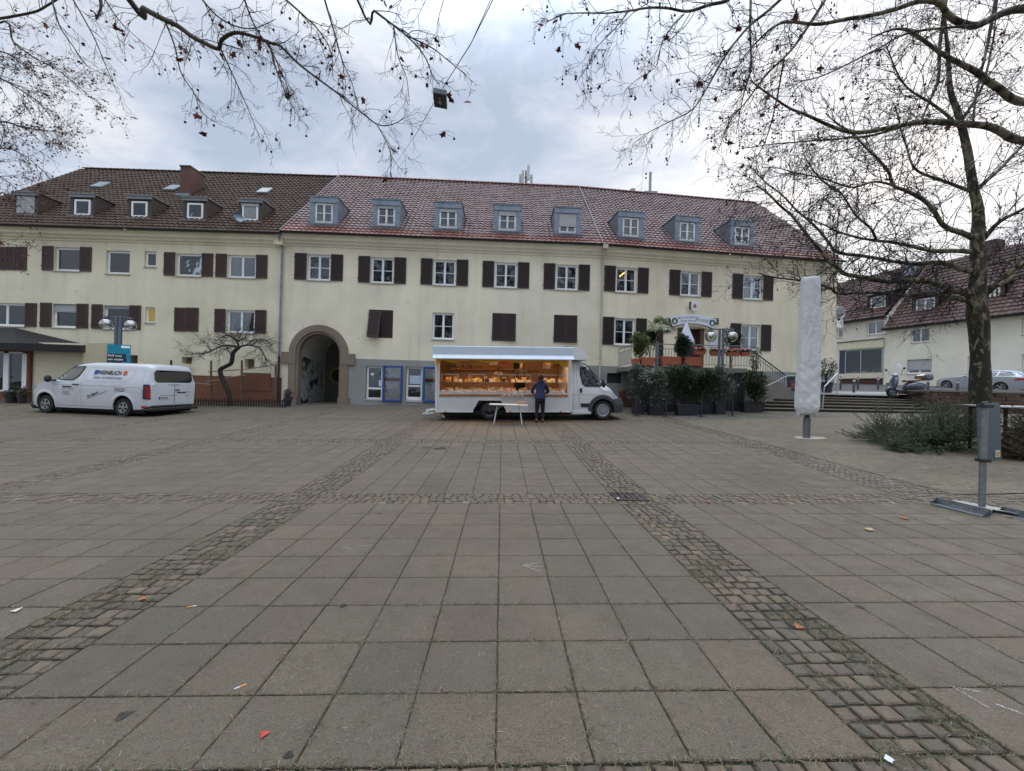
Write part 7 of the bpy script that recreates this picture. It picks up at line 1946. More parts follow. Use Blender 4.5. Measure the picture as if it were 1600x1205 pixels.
upsheet('pale_drive', [(TLp.x - .9, TLp.y + 1.15), (TRp.x + 1.5, TRp.y + .9), (TRp.x + 3.0, TRp.y + 3.4), (TLp.x - .2, TLp.y + 4.4)], M_DRIVE, .010)
rw_ = empty('retaining_wall', TRp); tag(rw_, 'low reddish stone retaining wall with a concrete cap beside the steps', 'wall')
b = MB(); cap = MB(); M_RW = plain('wall_stone', (.085, .055, .045), .85, var=.35, scale=4, bump=.6, tint=True)
def courses(b, A, B_, zt, thick=.3, zb_=None, taper=None):
 A, B_ = Vector(A), Vector(B_); d = B_ - A; L = d.length; d.normalize(); n_ = Vector((-d.y, d.x, 0)); q = random.Random(5); z = zt; r_ = 0
 while z > zb_:
  h = q.uniform(.10, .16); s_ = -q.random() * .3
  while s_ < L:
   w = q.uniform(.22, .48); s0_, s1_ = max(0, s_), min(L, s_ + w) - .014
   if s1_ > s0_ + .03:
    f = q.uniform(-.015, .015); p0, p1 = A + d * s0_ - n_ * (.0 + f), A + d * s1_ - n_ * (.0 + f); kk = q.uniform(.3, .75)
    b.add([Vector((p.x, p.y, zz)) for zz in (z - h + .012, z) for p in (p0, p1, p1 + n_ * thick, p0 + n_ * thick)], [(0, 1, 2, 3), (4, 5, 6, 7), (0, 1, 5, 4), (1, 2, 6, 5), (2, 3, 7, 6), (3, 0, 4, 7)], 0, None, (kk * q.uniform(.95, 1.15), kk, kk * q.uniform(.85, 1)))
   s_ += w
  z -= h; r_ += 1
w0 = P(1403, 612, 17.9); w1 = P(1456, 612, 15.75); w2 = P(1700, 612, 14.6); zt_ = P(1456, 612.8, 15.75).z
courses(b, (w1.x, w1.y, 0), (w2.x, w2.y, 0), zt_ + .02, zb_=zt_ - 1.6); courses(b, (w0.x, w0.y, 0), (w1.x - .05, w1.y + .02, 0), zt_ + .02, .3, zb_=zt_ - 1.3)
b.build('stonework', M_RW, rw_, world=True, fix=False)
for (A, B_) in ((w0, w1), (w1, w2)):
 d = (B_ - A); d.z = 0; d.normalize(); n_ = Vector((-d.y, d.x, 0)); q_ = [A - n_ * .05, B_ - n_ * .05, B_ + n_ * .36, A + n_ * .36]
 cap.add([Vector((p.x, p.y, zz)) for zz in (zt_ + .022, zt_ + .09) for p in q_], [(0, 1, 2, 3), (4, 5, 6, 7), (0, 1, 5, 4), (1, 2, 6, 5), (2, 3, 7, 6), (3, 0, 4, 7)])
 cap_done = True
cap.build('cap', M_CONC, rw_, world=True)
b = MB(); b.quad((w1.x, w1.y + .32, zt_ - .02), (w2.x, w2.y + .32, zt_ - .02), (w2.x + 4, w2.y + 4.5, UP(w2.x, 18)), (w1.x + .6, w1.y + 2.2, UP(w1.x, 18))); b.build('verge', M_PAVE, kind='structure', fix=False)
b = MB(); b.box(P(1130, 620, 18.6).x - .2, SL_.x - 1.3, 18.3, 18.9, 0, TLp.z - .1); tag(b.build('low_stone_block', M_RW), 'low brick side wall at the left end of the stone steps', 'wall')
def handrail(pts, label, posts, r_=.024):
 p = [wt(*q) for q in pts]; o = empty('handrail', p[0]); tag(o, label, 'handrail', 'steel handrails at the steps'); b = MB(); b.tube(cr(p, 6), r_, 8); b.build('rail', plain('steel_rail', (.50, .52, .55), .35, .6), o, world=True, smooth=50)
 for q in posts: b = MB(); b.tube([wt(*q[0]), wt(*q[1])], r_, 8); b.build('post', MATS['steel_rail'], o, world=True, smooth=50)
handrail([(1196, 604, 17.5), (1212, 596.5, 18.2), (1229.5, 588, 18.9), (1250, 587.5, 19.3)], 'steel handrail at the left side of the steps by the lone tub', [((1196, 604, 17.5), (1196, 629, 17.5)), ((1228.5, 588, 18.9), (1228, 615, 18.9))])
handrail([(1288, 604.5, 16.9), (1300, 592, 17.7), (1307, 585, 18.2), (1310, 584.5, 18.4)], 'steel handrail in the middle of the steps right of the wrapped parasol', [((1288, 604.5, 16.9), (1284.8, 643, 16.9)), ((1309.5, 584.8, 18.4), (1308, 618, 18.4))])
a = P(1229.5, 588, 20.0); c = P(1247, 614, 20.0); mb_ = empty('menu_stand', ((a.x + c.x) / 2, 20.0, c.z)); tag(mb_, 'black menu stand with a red card at the top of the steps', 'menu stand')
b = MB(); hw = (c.x - a.x) / 2; b.box(-hw, hw, -.03, .03, 0, a.z - c.z); b.build('board', M_BLACKP, mb_, bevel=.01); b = MB(); b.box(-.3 * hw, .55 * hw, -.04, -.032, .3, .5); b.build('red_card', plain('menu_red', (.35, .05, .03), .6), mb_)
b = MB(); b.box(-.5 * hw, .8 * hw, -.036, -.031, .22, .26); b.box(-.5 * hw, .8 * hw, -.036, -.031, .54, .58); b.build('lettering_bars', M_GREYINK, mb_)
pz = UP(P(1290, 610, 20.3).x, 20.3); pt_ = P(1292, 605, 20.3); ol = shrub('oleander', 'oleander in a dark pot at the house corner behind the wrapped parasol', 1291, 577, 20.3, 24, 34, 900, .12, .02, M_LAUREL, pz + .5, 40); b = MB(); b.lathe([(.2, 0), (.27, .55), (.29, .56), (.24, .55)], 16, Matrix.Translation((pt_.x, pt_.y, pz))); b.build('pot', M_BPOT, ol, world=True, smooth=40)
pbz = onground(1260, 684.5); wp = empty('wrapped_parasol', pbz); tag(wp, 'tall market parasol wrapped in a creased white cover standing on the square', 'parasol')
Zp = pbz.y; H = P(1267, 433.5, Zp).z - pbz.z; z0 = P(1262, 648, Zp).z - pbz.z
b = MB(); b.tube([(0, 0, 0), (0, 0, .55)], .085, 12); b.build('base_sleeve', plain('sleeve_grey', (.16, .17, .19), .5, .4), wp); b = MB(); b.tube([(0, 0, .5), (0, 0, H - .2)], .062, 12); b.build('pole', plain('pole_dark', (.035, .036, .045), .4, .3), wp)
b = MB(); n = 48; secs = []; m_ = 90
for i in range(m_ + 1):
 t_ = i / m_; z = z0 + (H - z0) * t_; w_ = .29 - .055 * t_ if t_ > .05 else .22 + .07 * t_ / .05
 if t_ > .985: w_ *= 1 - (t_ - .985) / .015 * .12
 ring_ = []
 for k in range(n):
  a = 2 * PI * k / n; e_ = 5.0; ca, sa = math.cos(a + .3), math.sin(a + .3); rr_ = w_ / ((abs(ca) ** e_ + abs(sa) ** e_) ** (1 / e_)) * (.86)
  cre = .014 * noise.noise(Vector((math.cos(a) * 1.4, math.sin(a) * 1.4, z * 1.6))) + .006 * noise.noise(Vector((math.cos(a) * 3, math.sin(a) * 3, z * 3.5))) + .004 * math.sin(z * 19 + 3 * math.sin(a * 2)) * (1 if t_ < .45 else .25)
  cre += .012 * math.cos(3 * a + 1) * (1 - t_) - .022 * max(0, math.cos(a - 4.9 - .5 * math.sin(z * 2))) ** 30 - .018 * max(0, math.cos(a - 4.1 + .3 * math.sin(z * 3))) ** 24 + .012 * abs(math.sin(z * 9 + 5 * math.cos(a + z))) * (1 if t_ < .5 else .3); rr_ += cre; dz = .0
  if i == 0: dz = -.05 * math.cos(a * 2 + 1)
  if t_ > .98: dz = .02 * math.cos(a - 1)
  ring_.append(Vector((rr_ * math.cos(a), rr_ * math.sin(a), z + dz)))
 secs.append(ring_)
b.loft(secs)
t = NT('parasol_cover'); vec = t.coord('Object'); c_ = t.mix(t.range(t.noise(1.2, 5, .6, vec), .35, .7, 0, 1), (.70, .70, .71), (.62, .62, .64)); t.base(c_); t.rough(.55)
t.bump(t.math('ADD', t.noise(5, 4, .5, t.coord('Object', (1, 1, .45)), 1.2), t.math('MULTIPLY', t.noise(3, 2, .5, vec, 2), 1.0)), .5, .05)
b.build('cover', t.mat, wp, smooth=70)
b = MB();
for zz in (H * .48, H * .70): b.lathe([(.315, -.012), (.322, 0), (.315, .012)], 32, Matrix.Translation((0, 0, zz)), closed=False)
b.build('strap', plain('strap_white', (.5, .5, .52), .6), wp, smooth=60) if False else None
b = MB(); pts = [(.42 * math.cos(2 * PI * k / 18) * rnd.uniform(.7, 1.1) + .12, .30 * math.sin(2 * PI * k / 18) * rnd.uniform(.7, 1.1)) for k in range(18)]
b.add([(pbz.x + x, pbz.y + y, G(pbz.x + x, pbz.y + y) + .006) for x, y in pts] + [(pbz.x, pbz.y, pbz.z + .008)], [(k, (k + 1) % 18, 18) for k in range(18)]); b.build('mortar_patch', plain('pale_mortar', (.38, .36, .32), .9, var=.2), kind='structure', fix=False)
M_BOL = plain('bollard_grey', (.06, .065, .075), .5); M_BW = plain('bollard_white', (.62, .62, .62), .5); M_BR = plain('bollard_red', (.45, .05, .04), .5)
for k, (px, yt, yb, lb) in enumerate(((1313.5, 588, 603, 'leftmost striped bollard in front of the shop window'), (1334, 590.5, 613, 'tall striped bollard on the near side of the pale drive'), (1340.5, 589, 604, 'striped bollard under the left part of the shop window'), (1372, 589, 606, 'striped bollard at the right end of the shop window'), (1450, 593, 610, 'striped bollard right of the scooter'), (1496, 594, 611.5, 'striped bollard in front of the car front door'), (1549, 597, 613, 'striped bollard before the rear wheel of the silver car'))):
 Zb = {1334: 20.5}.get(px, 24.0 if px < 1400 else 20.0); p = P(px, yb, Zb); h = (yb - yt) * Zb / F; r_ = empty('bollard', p); tag(r_, lb, 'bollard', 'striped bollards along the street')
 b = MB(); b.lathe([(.055, -.3), (.055, h - .05), (.04, h - .01), (.01, h)], 12); b.build('post', M_BOL, r_, smooth=40)
 b = MB(); b.lathe([(.058, h * .74), (.058, h * .86)], 12, closed=False); b.build('white_band', M_BW, r_, smooth=40); b = MB(); b.lathe([(.058, h * .865), (.058, h * .95)], 12, closed=False); b.build('red_band', M_BR, r_, smooth=40)
sp0 = P(1393.5, 621.0, 17.3); sc_ = empty('motor_scooter', (sp0.x, sp0.y, sp0.z)); tag(sc_, 'dark blue motor scooter with windshield and tan seat above the steps', 'scooter')
sc_.rotation_euler.z = R(4)
M_SCO = carpaint('scooter_blue', (.035, .05, .085), .25, .2, dirt=.1); M_TAN = plain('tan_seat', (.17, .11, .075), .6)
wheel(sc_, .0, 0, .23, .23, .11, -1, M_RIM, 'cap'); wheel(sc_, 1.30, 0, .23, .23, .12, -1, M_RIM, 'cap')
b = MB();
secs = []
for t_, (x, z, w_, d_) in enumerate(((.03, .32, .10, .14), (.04, .45, .19, .10), (.10, .60, .21, .09), (.16, .78, .18, .09), (.22, .92, .12, .09), (.26, .98, .06, .06))): secs.append([Vector((x + d_ * math.sin(a) * (.6 if math.sin(a) > 0 else 1), w_ * math.cos(a), z)) for a in [2 * PI * k / 16 for k in range(16)]])
b.loft(secs); b.build('leg_shield', M_SCO, sc_, smooth=60)
b = MB(); secs = [[Vector((x, w_ * math.cos(a), z + h_ * math.sin(a))) for a in [2 * PI * k / 14 for k in range(14)]] for x, z, w_, h_ in ((-.26, .30, .03, .03), (-.18, .40, .08, .07), (0, .46, .09, .06), (.14, .42, .07, .05))]; b.loft(secs); b.build('mudguard', M_SCO, sc_, smooth=60)
b = MB(); secs = [[Vector((x, w_ * math.cos(a), z + h_ * math.sin(a))) for a in [2 * PI * k / 18 for k in range(18)]] for x, z, w_, h_ in ((.62, .42, .10, .06), (.72, .50, .16, .16), (.95, .53, .24, .20), (1.25, .52, .25, .19), (1.5, .52, .20, .15), (1.68, .55, .08, .08))]; b.loft(secs); b.box(.15, .75, -.15, .15, .26, .32); b.build('rear_body', M_SCO, sc_, smooth=55)
b = MB(); secs = [[Vector((x, w_ * math.cos(a), z + h_ * math.sin(a))) for a in [2 * PI * k / 14 for k in range(14)]] for x, z, w_, h_ in ((.62, .74, .10, .05), (.8, .76, .15, .06), (1.05, .77, .15, .06), (1.3, .81, .13, .06), (1.42, .83, .06, .04))]; b.loft(secs); b.build('saddle', M_TAN, sc_, smooth=60)
b = MB(); b.box(1.42, 1.86, -.22, .22, .80, 1.06); b.build('top_box', M_SCO, sc_, bevel=.08); b = MB(); b.box(1.36, 1.42, -.20, .20, .84, 1.02); b.build('backrest', M_TAN, sc_, bevel=.03)
b = MB(); b.tube([(.30, -.34, 1.04), (.24, -.15, 1.0), (.22, 0, .98), (.24, .15, 1.0), (.30, .34, 1.04)], .02, 8); b.ball((.20, 0, 1.0), .10, 8, sc=(1, 1.2, .8)); b.build('handlebar', M_ALU, sc_, smooth=50)
for sg in (-1, 1):
 b = MB(); b.tube([(.26, sg * .22, 1.03), (.20, sg * .34, 1.20), (.22, sg * .38, 1.24)], .008, 5); b.ball((.22, sg * .39, 1.27), .055, 8, sc=(.3, 1.1, .9)); b.build('mirror', M_BLACKP, sc_, smooth=60)
b = MB(); rows = [[Vector((x + .06 * (1 - (k / 6) ** 2) * -1, w_ * k / 6, z)) for k in range(-6, 7)] for x, z, w_ in ((.14, .98, .14), (.18, 1.12, .25), (.24, 1.3, .26), (.30, 1.46, .20), (.31, 1.5, .10))]
b.loft(rows, ring=False, close_ends=False); ws = b.build('windshield', glass('scooter_screen', (.5, .55, .6), .1, .35), sc_, smooth=60)
b = MB(); b.box(-.13, -.12, -.12, .12, .50, .66, T=Matrix.Translation((-.0, 0, 0))); b.build('front_plate', M_RIM, sc_, bevel=.01); b = MB(); b.tube([(.22, 0, .95), (.0, 0, .23)], .03, 8); b.tube([(1.0, -.1, .3), (1.3, -.14, .23), (1.75, -.2, .27)], .04, 8); b.tube([(.75, -.1, .25), (.85, -.25, .0)], .012, 6); b.build('frame', M_BLACKP, sc_, smooth=50)
sc_.rotation_euler.x = R(-4)
def line_at(Z0, X0, dx, px): pass
HA = Vector((31.8, 33.0, 0)); HD = Vector((.237 / 1.0277, -1 / 1.0277, 0)).normalized()   # runs towards the camera's right
WS = Wall((HA - HD * 0).xy, (HA + HD * 24).xy); WS2 = Wall((HA - HD * 10).xy, HA.xy)
ZEA = EYE + 5.75; ZRA = EYE + 11.6; ZEB = EYE + 6.85; ZRB = EYE + 11.9
def street_house(name, W, label, ze, zr, s1, run=4.6, wins=(), shop=False, tile=M_TILE_H, roofs0=0.0, roofs1=0.0):
 r_ = empty('street_house', W.w(s1 / 2, 0, 0)); tag(r_, label, 'house'); hs = []
 for (x0, x1, y0, y1, st, bl, cu) in wins:
  a, z = W.at((x0 + x1) / 2, (y0 + y1) / 2); a0 = W.at(x0, y0)[0]; a1 = W.at(x1, y0)[0]; zt = W.at((x0 + x1) / 2, y0)[1]; zb_ = W.at((x0 + x1) / 2, y1)[1]
  a, w, h = (a0 + a1) / 2, a1 - a0, zt - zb_
  hs.append((a - w / 2, a + w / 2, zb_, zt, .14)); window(r_, W, a, zb_, w, h, st, .12, cu, M_SILL, bl)
 b = MB(); holewall(b, W, 0, s1, -.5, ze, hs)
 D = 2 * run
 b.quad(W.w(0, 0, -.5), W.w(0, D, -.5), W.w(0, D, ze), W.w(0, 0, ze)); b.quad(W.w(s1, 0, -.5), W.w(s1, D, -.5), W.w(s1, D, ze), W.w(s1, 0, ze)); b.quad(W.w(0, D, -.5), W.w(s1, D, -.5), W.w(s1, D, ze), W.w(0, D, ze))
 for q in (0, s1): b.add([W.w(q, 0, ze), W.w(q, D, ze), W.w(q, run, zr - .2)], [(0, 1, 2)])
 b.build('wall', m_render('street_cream_' + name, (.77, .74, .64), .14), r_, world=True, fix=False)
 b = MB(); tiled(b, W.w(-roofs0, -.45, ze - .1), W.w(s1 + roofs1, -.45, ze - .1), W.w(s1 + roofs1, run, zr), W.w(-roofs0, run, zr), tw=.32, th=.40, amp=.03, lift=.06)
 b.build('roof', tile, r_, world=True, fix=False, smooth=50)
 b = MB(); b.quad(W.w(0, run, zr - .03), W.w(s1, run, zr - .03), W.w(s1, D + .4, ze), W.w(0, D + .4, ze)); b.build('rear_slope', MATS['roof_underlay'], r_, world=True, fix=False)
 b = MB(); gutter(b, W.w(-.1, -.5, ze - .08), W.w(s1, -.5, ze - .08), .09); b.box(-.1, s1, -.42, .0, ze - .22, ze - .13, T=W.M); b.build('gutter', M_ZINCD, r_, world=True, smooth=40)
 return r_
hA = street_house('a', WS, 'cream street house with steep dark red tiled roof behind the silver car', ZEA, ZRA, 23, wins=((1423, 1453.5, 512.5, 535, 'double', 0, 'sides'), (1417.5, 1456, 561.5, 584, 'double', .72, None), (1515, 1547, 503, 527, 'double', 0, 'full'), (1512, 1546, 556.5, 584, 'double', 0, 'full'), (1597, 1630, 495, 522, 'double', 0, None), (1597, 1632, 553, 585, 'double', 0, None)))
hB = street_house('b', WS2, 'narrow cream house with a wide shop window at the far end of the street', ZEB, ZRB, 10, wins=((1354.5, 1382, 501, 522.5, 'double', .0, 'full'), (1308, 1317, 514, 528, 'single', 0, None)), roofs0=.3)
hB.children
def shopwin():
 W = WS2; a0, z0 = W.at(1320.5, 584.5, -.05); a1, z1 = W.at(1380, 544.5, -.05); zt = W.at(1360, 545, -.05)[1]; zb_ = W.at(1350, 583.5, -.05)[1]; r_ = hB
 b = MB(); t = .06; am = a0 + (a1 - a0) * .44
 for q in ((a0, a1, zb_, zb_ + t), (a0, a1, zt - t, zt), (a0, a0 + t, zb_, zt), (a1 - t, a1, zb_, zt), (am - t / 2, am + t / 2, zb_, zt)): wbox(W, b, q[0], q[1], -.10, -.02, q[2], q[3])
 o = b.build('shop_window', plain('mint_frame', (.35, .42, .40), .5), r_, world=True)
 def sub(b, nm, m):
  L_ = r_.location; b.v = [tuple(Vector(p) - L_) for p in b.v]; b.build(nm, m, o, fix=False)
 b = MB(); b.quad(*[W.w(x, -.05, z) for x, z in ((a0, zb_), (a1, zb_), (a1, zt), (a0, zt))]); sub(b, 'pane', M_GLASS)
 b = MB(); b.quad(*[W.w(x, -.012, z) for x, z in ((a0, zb_), (a1, zb_), (a1, zt), (a0, zt))]); sub(b, 'back', M_DARKROOM)
 q = random.Random(4); b = MB()
 for k in range(14):
  x = q.uniform(a0 + .2, a1 - .3); h = q.uniform(.15, .5); wbox(W, b, x, x + q.uniform(.1, .4), -.045, -.02, zb_ + t, zb_ + t + h, k % 4)
 sub(b, 'window_goods', [plain('goods_yellow', (.5, .33, .05), .6), plain('goods_teal', (.15, .35, .34), .6), plain('goods_white', (.5, .52, .52), .6), M_INK])
 b = MB(); wbox(W, b, a0 - .65, a1 + .05, -.16, .0, zt + .06, zt + .75); wbox(W, b, a0 - .75, a1 + .05, -.22, .0, zt + .75, zt + .82, 1); b.build('shop_fascia', [plain('fascia_cream', (.60, .57, .42), .6), M_INK], r_, world=True)
 b = MB(); wbox(W, b, a0 - .6, a1 + .02, -.10, .0, zb_ - .45, zb_); b.build('window_ledge', plain('ledge_cream', (.62, .58, .46), .8), r_, world=True)
 b = MB(); wbox(W, b, a0 - .55, a0 - .08, -.05, -.01, zb_ - .6, zt); b.build('shop_door', plain('door_dark_blue', (.03, .035, .08), .4), r_, world=True)
 b = MB(); wbox(W, b, a0 - .3, a1 + .02, -.03, .0, zb_ - 1.6, zb_ - .45); b.build('brick_base', plain('brick_base', (.06, .03, .022), .9, var=.3), r_, world=True)
shopwin()
def bigdormer(W, r_, x0, x1, y0, y1, run, ze, zr, off, style='double', bl=0):
 """a shed dormer clad in dark shingle on the steep street roofs"""
 a0, z1 = W.at(x0, y0, off); a1, z0 = W.at(x1, y1, off); a1 = W.at(x1, y0, off)[0]; z0 = W.at((x0 + x1) / 2, y1, off)[1]; z1 = W.at((x0 + x1) / 2, y0, off)[1]
 b = MB(); wbox(W, b, a0 - .18, a0, off, off + 1.4, z0 - .3, z1 + .12); wbox(W, b, a1, a1 + .18, off, off + 1.4, z0 - .3, z1 + .12); wbox(W, b, a0, a1, off, off + 1.4, z1, z1 + .12)
 b.add([W.w(s_, y, z) for s_ in (a0 - .3, a1 + .3) for y, z in ((off - .2, z1 + .13), (off - .2, z1 + .22), (off + 2.6, z1 + 1.1), (off + 2.6, z1 + 1.0))], [(0, 1, 2, 3), (7, 6, 5, 4), (0, 4, 5, 1), (1, 5, 6, 2), (3, 2, 6, 7), (0, 3, 7, 4)]); b.build('dormer', M_SHELL, r_, world=True, fix=False)
 window(r_, W, (a0 + a1) / 2, z0, a1 - a0, z1 - z0, style, off + .04, 'full' if not bl else None, None, bl)
bigdormer(WS2, hB, 1360, 1384, 463, 481, 4.6, ZEB, ZRB, .35, 'single', 0); bigdormer(WS, hA, 1431, 1461, 466, 485, 4.6, ZEA, ZRA, .6); bigdormer(WS, hA, 1545, 1563, 450, 470, 4.6, ZEA, ZRA, .8)
b = MB(); s_, z_ = WS.at(1430, 421, 3.6); wbox(WS, b, s_ - .4, s_ + .4, 2.9, 3.1, z_ - .6, z_ + .4); b.v = [tuple(p) for p in b.v]
o = b.build('skylight', glass('street_skylight', (.30, .34, .38), .15), hA, world=True)
s_, z_ = WS.at(1548, 385, 4.6); b = MB(); wbox(WS, b, s_ - .8, s_ + .5, 4.2, 5.2, ZRA - .5, z_ + .4); b.build('chimney', m_render('street_chimney', (.10, .075, .065), .4), hA, world=True)
s_, z_ = WS.at(1454, 384, 4.6); b = MB(); b.tube([WS.w(s_, 4.6, ZRA - .3), WS.w(s_, 4.6, z_ + .8)], .02, 5); b.tube([WS.w(s_ - .3, 4.6, z_ - .2), WS.w(s_ + .3, 4.6, z_ - .2)], .012, 4); b.build('aerial', M_ZINCD, hA, world=True)
rs = P(1311.5, 488, 25); b = MB(); b.lathe([(.36, -.05), (.40, -.05), (.40, .05), (.36, .05), (.34, .0)], 24, Matrix.Translation((0, 0, 0)) @ Matrix.Rotation(PI / 2, 4, 'X'), closed=True); o = b.build('round_sign', plain('sign_ring_white', (.6, .6, .6), .5), smooth=40); o.location = rs; tag(o, 'white round sign hanging at the corner of the street behind the last window', 'sign')
b = MB(); b.lathe([(.24, 0), (.24, .01)], 20, Matrix.Translation((0, -.056, 0)) @ Matrix.Rotation(PI / 2, 4, 'X')); b.build('disc', plain('sign_disc_grey', (.25, .25, .26), .5), o)
a, c = P(1308, 495, 25), P(1317.5, 512, 25); b = MB(); b.box(a.x, c.x, 25, 25.05, c.z, a.z); o = b.build('notice_sign', M_WHITE); tag(o, 'white notice sign with a black number at the street corner under the round sign', 'sign'); b = MB(); cc = P(1310.5, 499, 24.99); b.lathe([(.09, 0), (.09, .008)], 16, Matrix.Translation(cc) @ Matrix.Rotation(PI / 2, 4, 'X')); b.build('number_disc', M_INK, o)
sb = P(1534, 795, 5.05); sb.z = G(sb.x, sb.y); sn = empty('sign_stand', sb); tag(sn, 'grey metal sign post on an H-shaped steel foot with a tilted rectangular board', 'sign stand')
M_GALV = plain('galvanised_steel', (.24, .26, .27), .45, .7, var=.25, scale=20); pt = P(1538.5, 630, 5.05) - sb
b = MB(); b.tube([(0, 0, .03), pt], .034, 14); b.build('pole', M_GALV, sn, smooth=50)
b = MB(); b.tube([pt + Vector((-.045, 0, -.01)), pt + Vector((.045, 0, .008))], .02, 8); b.box(pt.x - .05, pt.x + .05, -.05, .05, .62, .66); b.box(pt.x - .05, pt.x + .06, -.05, .05, pt.z - .06, pt.z - .02); b.build('clamp', M_BLACKP, sn)
b = MB(); TR = Matrix.Rotation(R(-32), 4, 'Z')
pa, pb_, pc_ = onground(1464, 788) - sb, onground(1547, 808) - sb, onground(1470, 785) - sb
def Lprof(b, A, B_, w=.12, h=.09, t=.008):
 A, B_ = Vector(A), Vector(B_); d = (B_ - A).normalized(); n_ = Vector((-d.y, d.x, 0))
 b.add([p + n_ * x + Vector((0, 0, z)) for p in (A, B_) for x, z in ((0, 0), (w, 0), (w, t), (t, t), (t, h), (0, h))], [(0, 1, 2, 3, 4, 5), (11, 10, 9, 8, 7, 6)] + [(i, (i + 1) % 6, 6 + (i + 1) % 6, 6 + i) for i in range(6)])
Lprof(b, (pa.x, pa.y, .0), (pb_.x, pb_.y, .0), w=-.12); mid = (pa + pb_) / 2
q1, q2 = onground(1590, 806) - sb, onground(1660, 824) - sb; Lprof(b, (q1.x - .05, q1.y + .1, 0), (q2.x, q2.y, 0), w=-.12)
b.build('foot_runner', M_GALV, sn, bevel=.002)
b = MB(); A = mid + Vector((.02, .12, .012)); B_ = (q1 + q2) / 2 + Vector((-.25, .25, .012)); d = (B_ - A).normalized(); n_ = Vector((-d.y, d.x, 0)) * .09
b.add([p + q * n_ + Vector((0, 0, z)) for p in (A, B_) for q in (-1, 1) for z in (0.0, .035)], [(0, 1, 3, 2), (4, 6, 7, 5), (0, 4, 5, 1), (2, 3, 7, 6), (1, 5, 7, 3), (0, 2, 6, 4)]); b.box(-.26, .30, -.10, .10, .036, .044, T=Matrix.Rotation(math.atan2(d.y, d.x), 4, 'Z')); b.build('cross_channel', M_GALV, sn)
pn = empty('x', (0, 0, 0)); bpy.data.objects.remove(pn)
b = MB(); TB = Matrix.Translation(Vector((pt.x - .02, .03, .70))) @ Matrix.Rotation(R(13), 4, 'Z') @ Matrix.Rotation(R(-4), 4, 'Y')
def rrect(w, h, r_, n=5):
 out = []
 for cx, cz, a0 in ((w - r_, h - r_, 0), (r_, h - r_, PI / 2), (r_, r_, PI), (w - r_, r_, 1.5 * PI)):
  for k in range(n + 1): a = a0 + PI / 2 * k / n; out.append((cx + r_ * math.cos(a) + .09, cz + r_ * math.sin(a)))
 return out
b.prism(rrect(.44, .78, .05), .012, TB @ Matrix.Translation((0, .05, -.12))); b.build('board', plain('board_grey', (.07, .105, .12), .4, var=.08), sn, bevel=.002)
bd = sn.children[-1]
b = MB(); b.box(.40, .49, .040, .049, -.07, .02, T=TB); b.build('sticker', plain('sticker_white', (.62, .60, .55), .5), bd); b = MB(); b.box(.42, .465, .036, .0395, -.05, .0, T=TB); b.build('sticker_mark', plain('sticker_orange', (.6, .3, .05), .5), bd)
b = MB(); b.box(.14, .26, .043, .0495, .38, .39, T=TB @ Matrix.Rotation(R(-3), 4, 'Y')); b.build('scratch', M_WHITE, bd)
tb = empty('high_table', P(1520, 660, 8.6)); tb.location.z = G(tb.location.x, tb.location.y); tag(tb, 'high metal table with thin black legs in front of the plane tree trunk', 'table')
L_ = tb.location; zt2 = P(1560, 636, 8.6).z - L_.z; b = MB(); x0_, x1_ = P(1482, 640, 8.6).x - L_.x, P(1680, 640, 8.2).x - L_.x
q_ = [P(1545, 632.5, 7.9) - L_, P(1700, 642, 7.9) - L_, P(1700, 636, 9.0) - L_, P(1497, 629.5, 9.0) - L_]
q_ = [Vector((p.x, p.y, zt2)) for p in q_]
b.add(q_ + [p + Vector((0, 0, .03)) for p in q_], [(3, 2, 1, 0), (4, 5, 6, 7)] + [(i, (i + 1) % 4, 4 + (i + 1) % 4, 4 + i) for i in range(4)]); b.build('table_top', plain('table_metal', (.30, .32, .35), .35, .6), tb)
for px, py, Z in ((1516, 665, 8.9), (1571, 665, 8.6), (1538, 670, 8.0), (1640, 668, 8.0)):
 p = P(px, py, Z) - L_; b = MB(); b.box(p.x - .022, p.x + .022, p.y - .022, p.y + .022, 0, zt2); b.build('leg', M_BLACKP, tb)
b = MB(); p0 = P(1516, 660, 8.9) - L_; p1 = P(1590, 660, 8.9) - L_; b.tube([(p0.x, p0.y, zt2 - .03), (p1.x, p1.y, zt2 - .03)], .02, 6); b.build('frame', M_BLACKP, tb)
ft = onground(791, 664); f0 = empty('folding_table', (ft.x, 13.3, G(ft.x, 13.3))); tag(f0, 'white folding table with splayed legs set up before the food truck wheel', 'table')
a, c = P(764.5, 634, 13.3), P(824.5, 634, 13.3); zt2 = (P(794, 631.5, 13.3).z) - f0.location.z; hw = (c.x - a.x) / 2; f0.location.x = (a.x + c.x) / 2
b = MB(); b.box(-hw, hw, -.30, .30, zt2 - .04, zt2); b.build('table_top', plain('table_white', (.62, .63, .63), .45), f0, bevel=.02)
for sg in (-1, 1):
 for y in (-.24, .24):
  b = MB(); b.tube([(sg * (hw - .28), y * .6, zt2 - .05), (sg * (hw - .18), y, 0)], .018, 8); b.build('leg', plain('leg_white', (.55, .56, .58), .4), f0)
 b = MB(); b.tube([(sg * (hw - .45), 0, zt2 - .05), (sg * (hw - .25), 0, zt2 - .22)], .012, 6); b.build('brace', MATS['leg_white'], f0)
b = MB(); b.box(-.16, .16, -.12, .12, 0, .11); o = b.build('cardboard_box', plain('cardboard', (.42, .26, .19), .8)); o.location = f0.location + Vector((hw - .2, 0, zt2)); tag(o, 'small pinkish cardboard box on the right end of the white folding table', 'box')
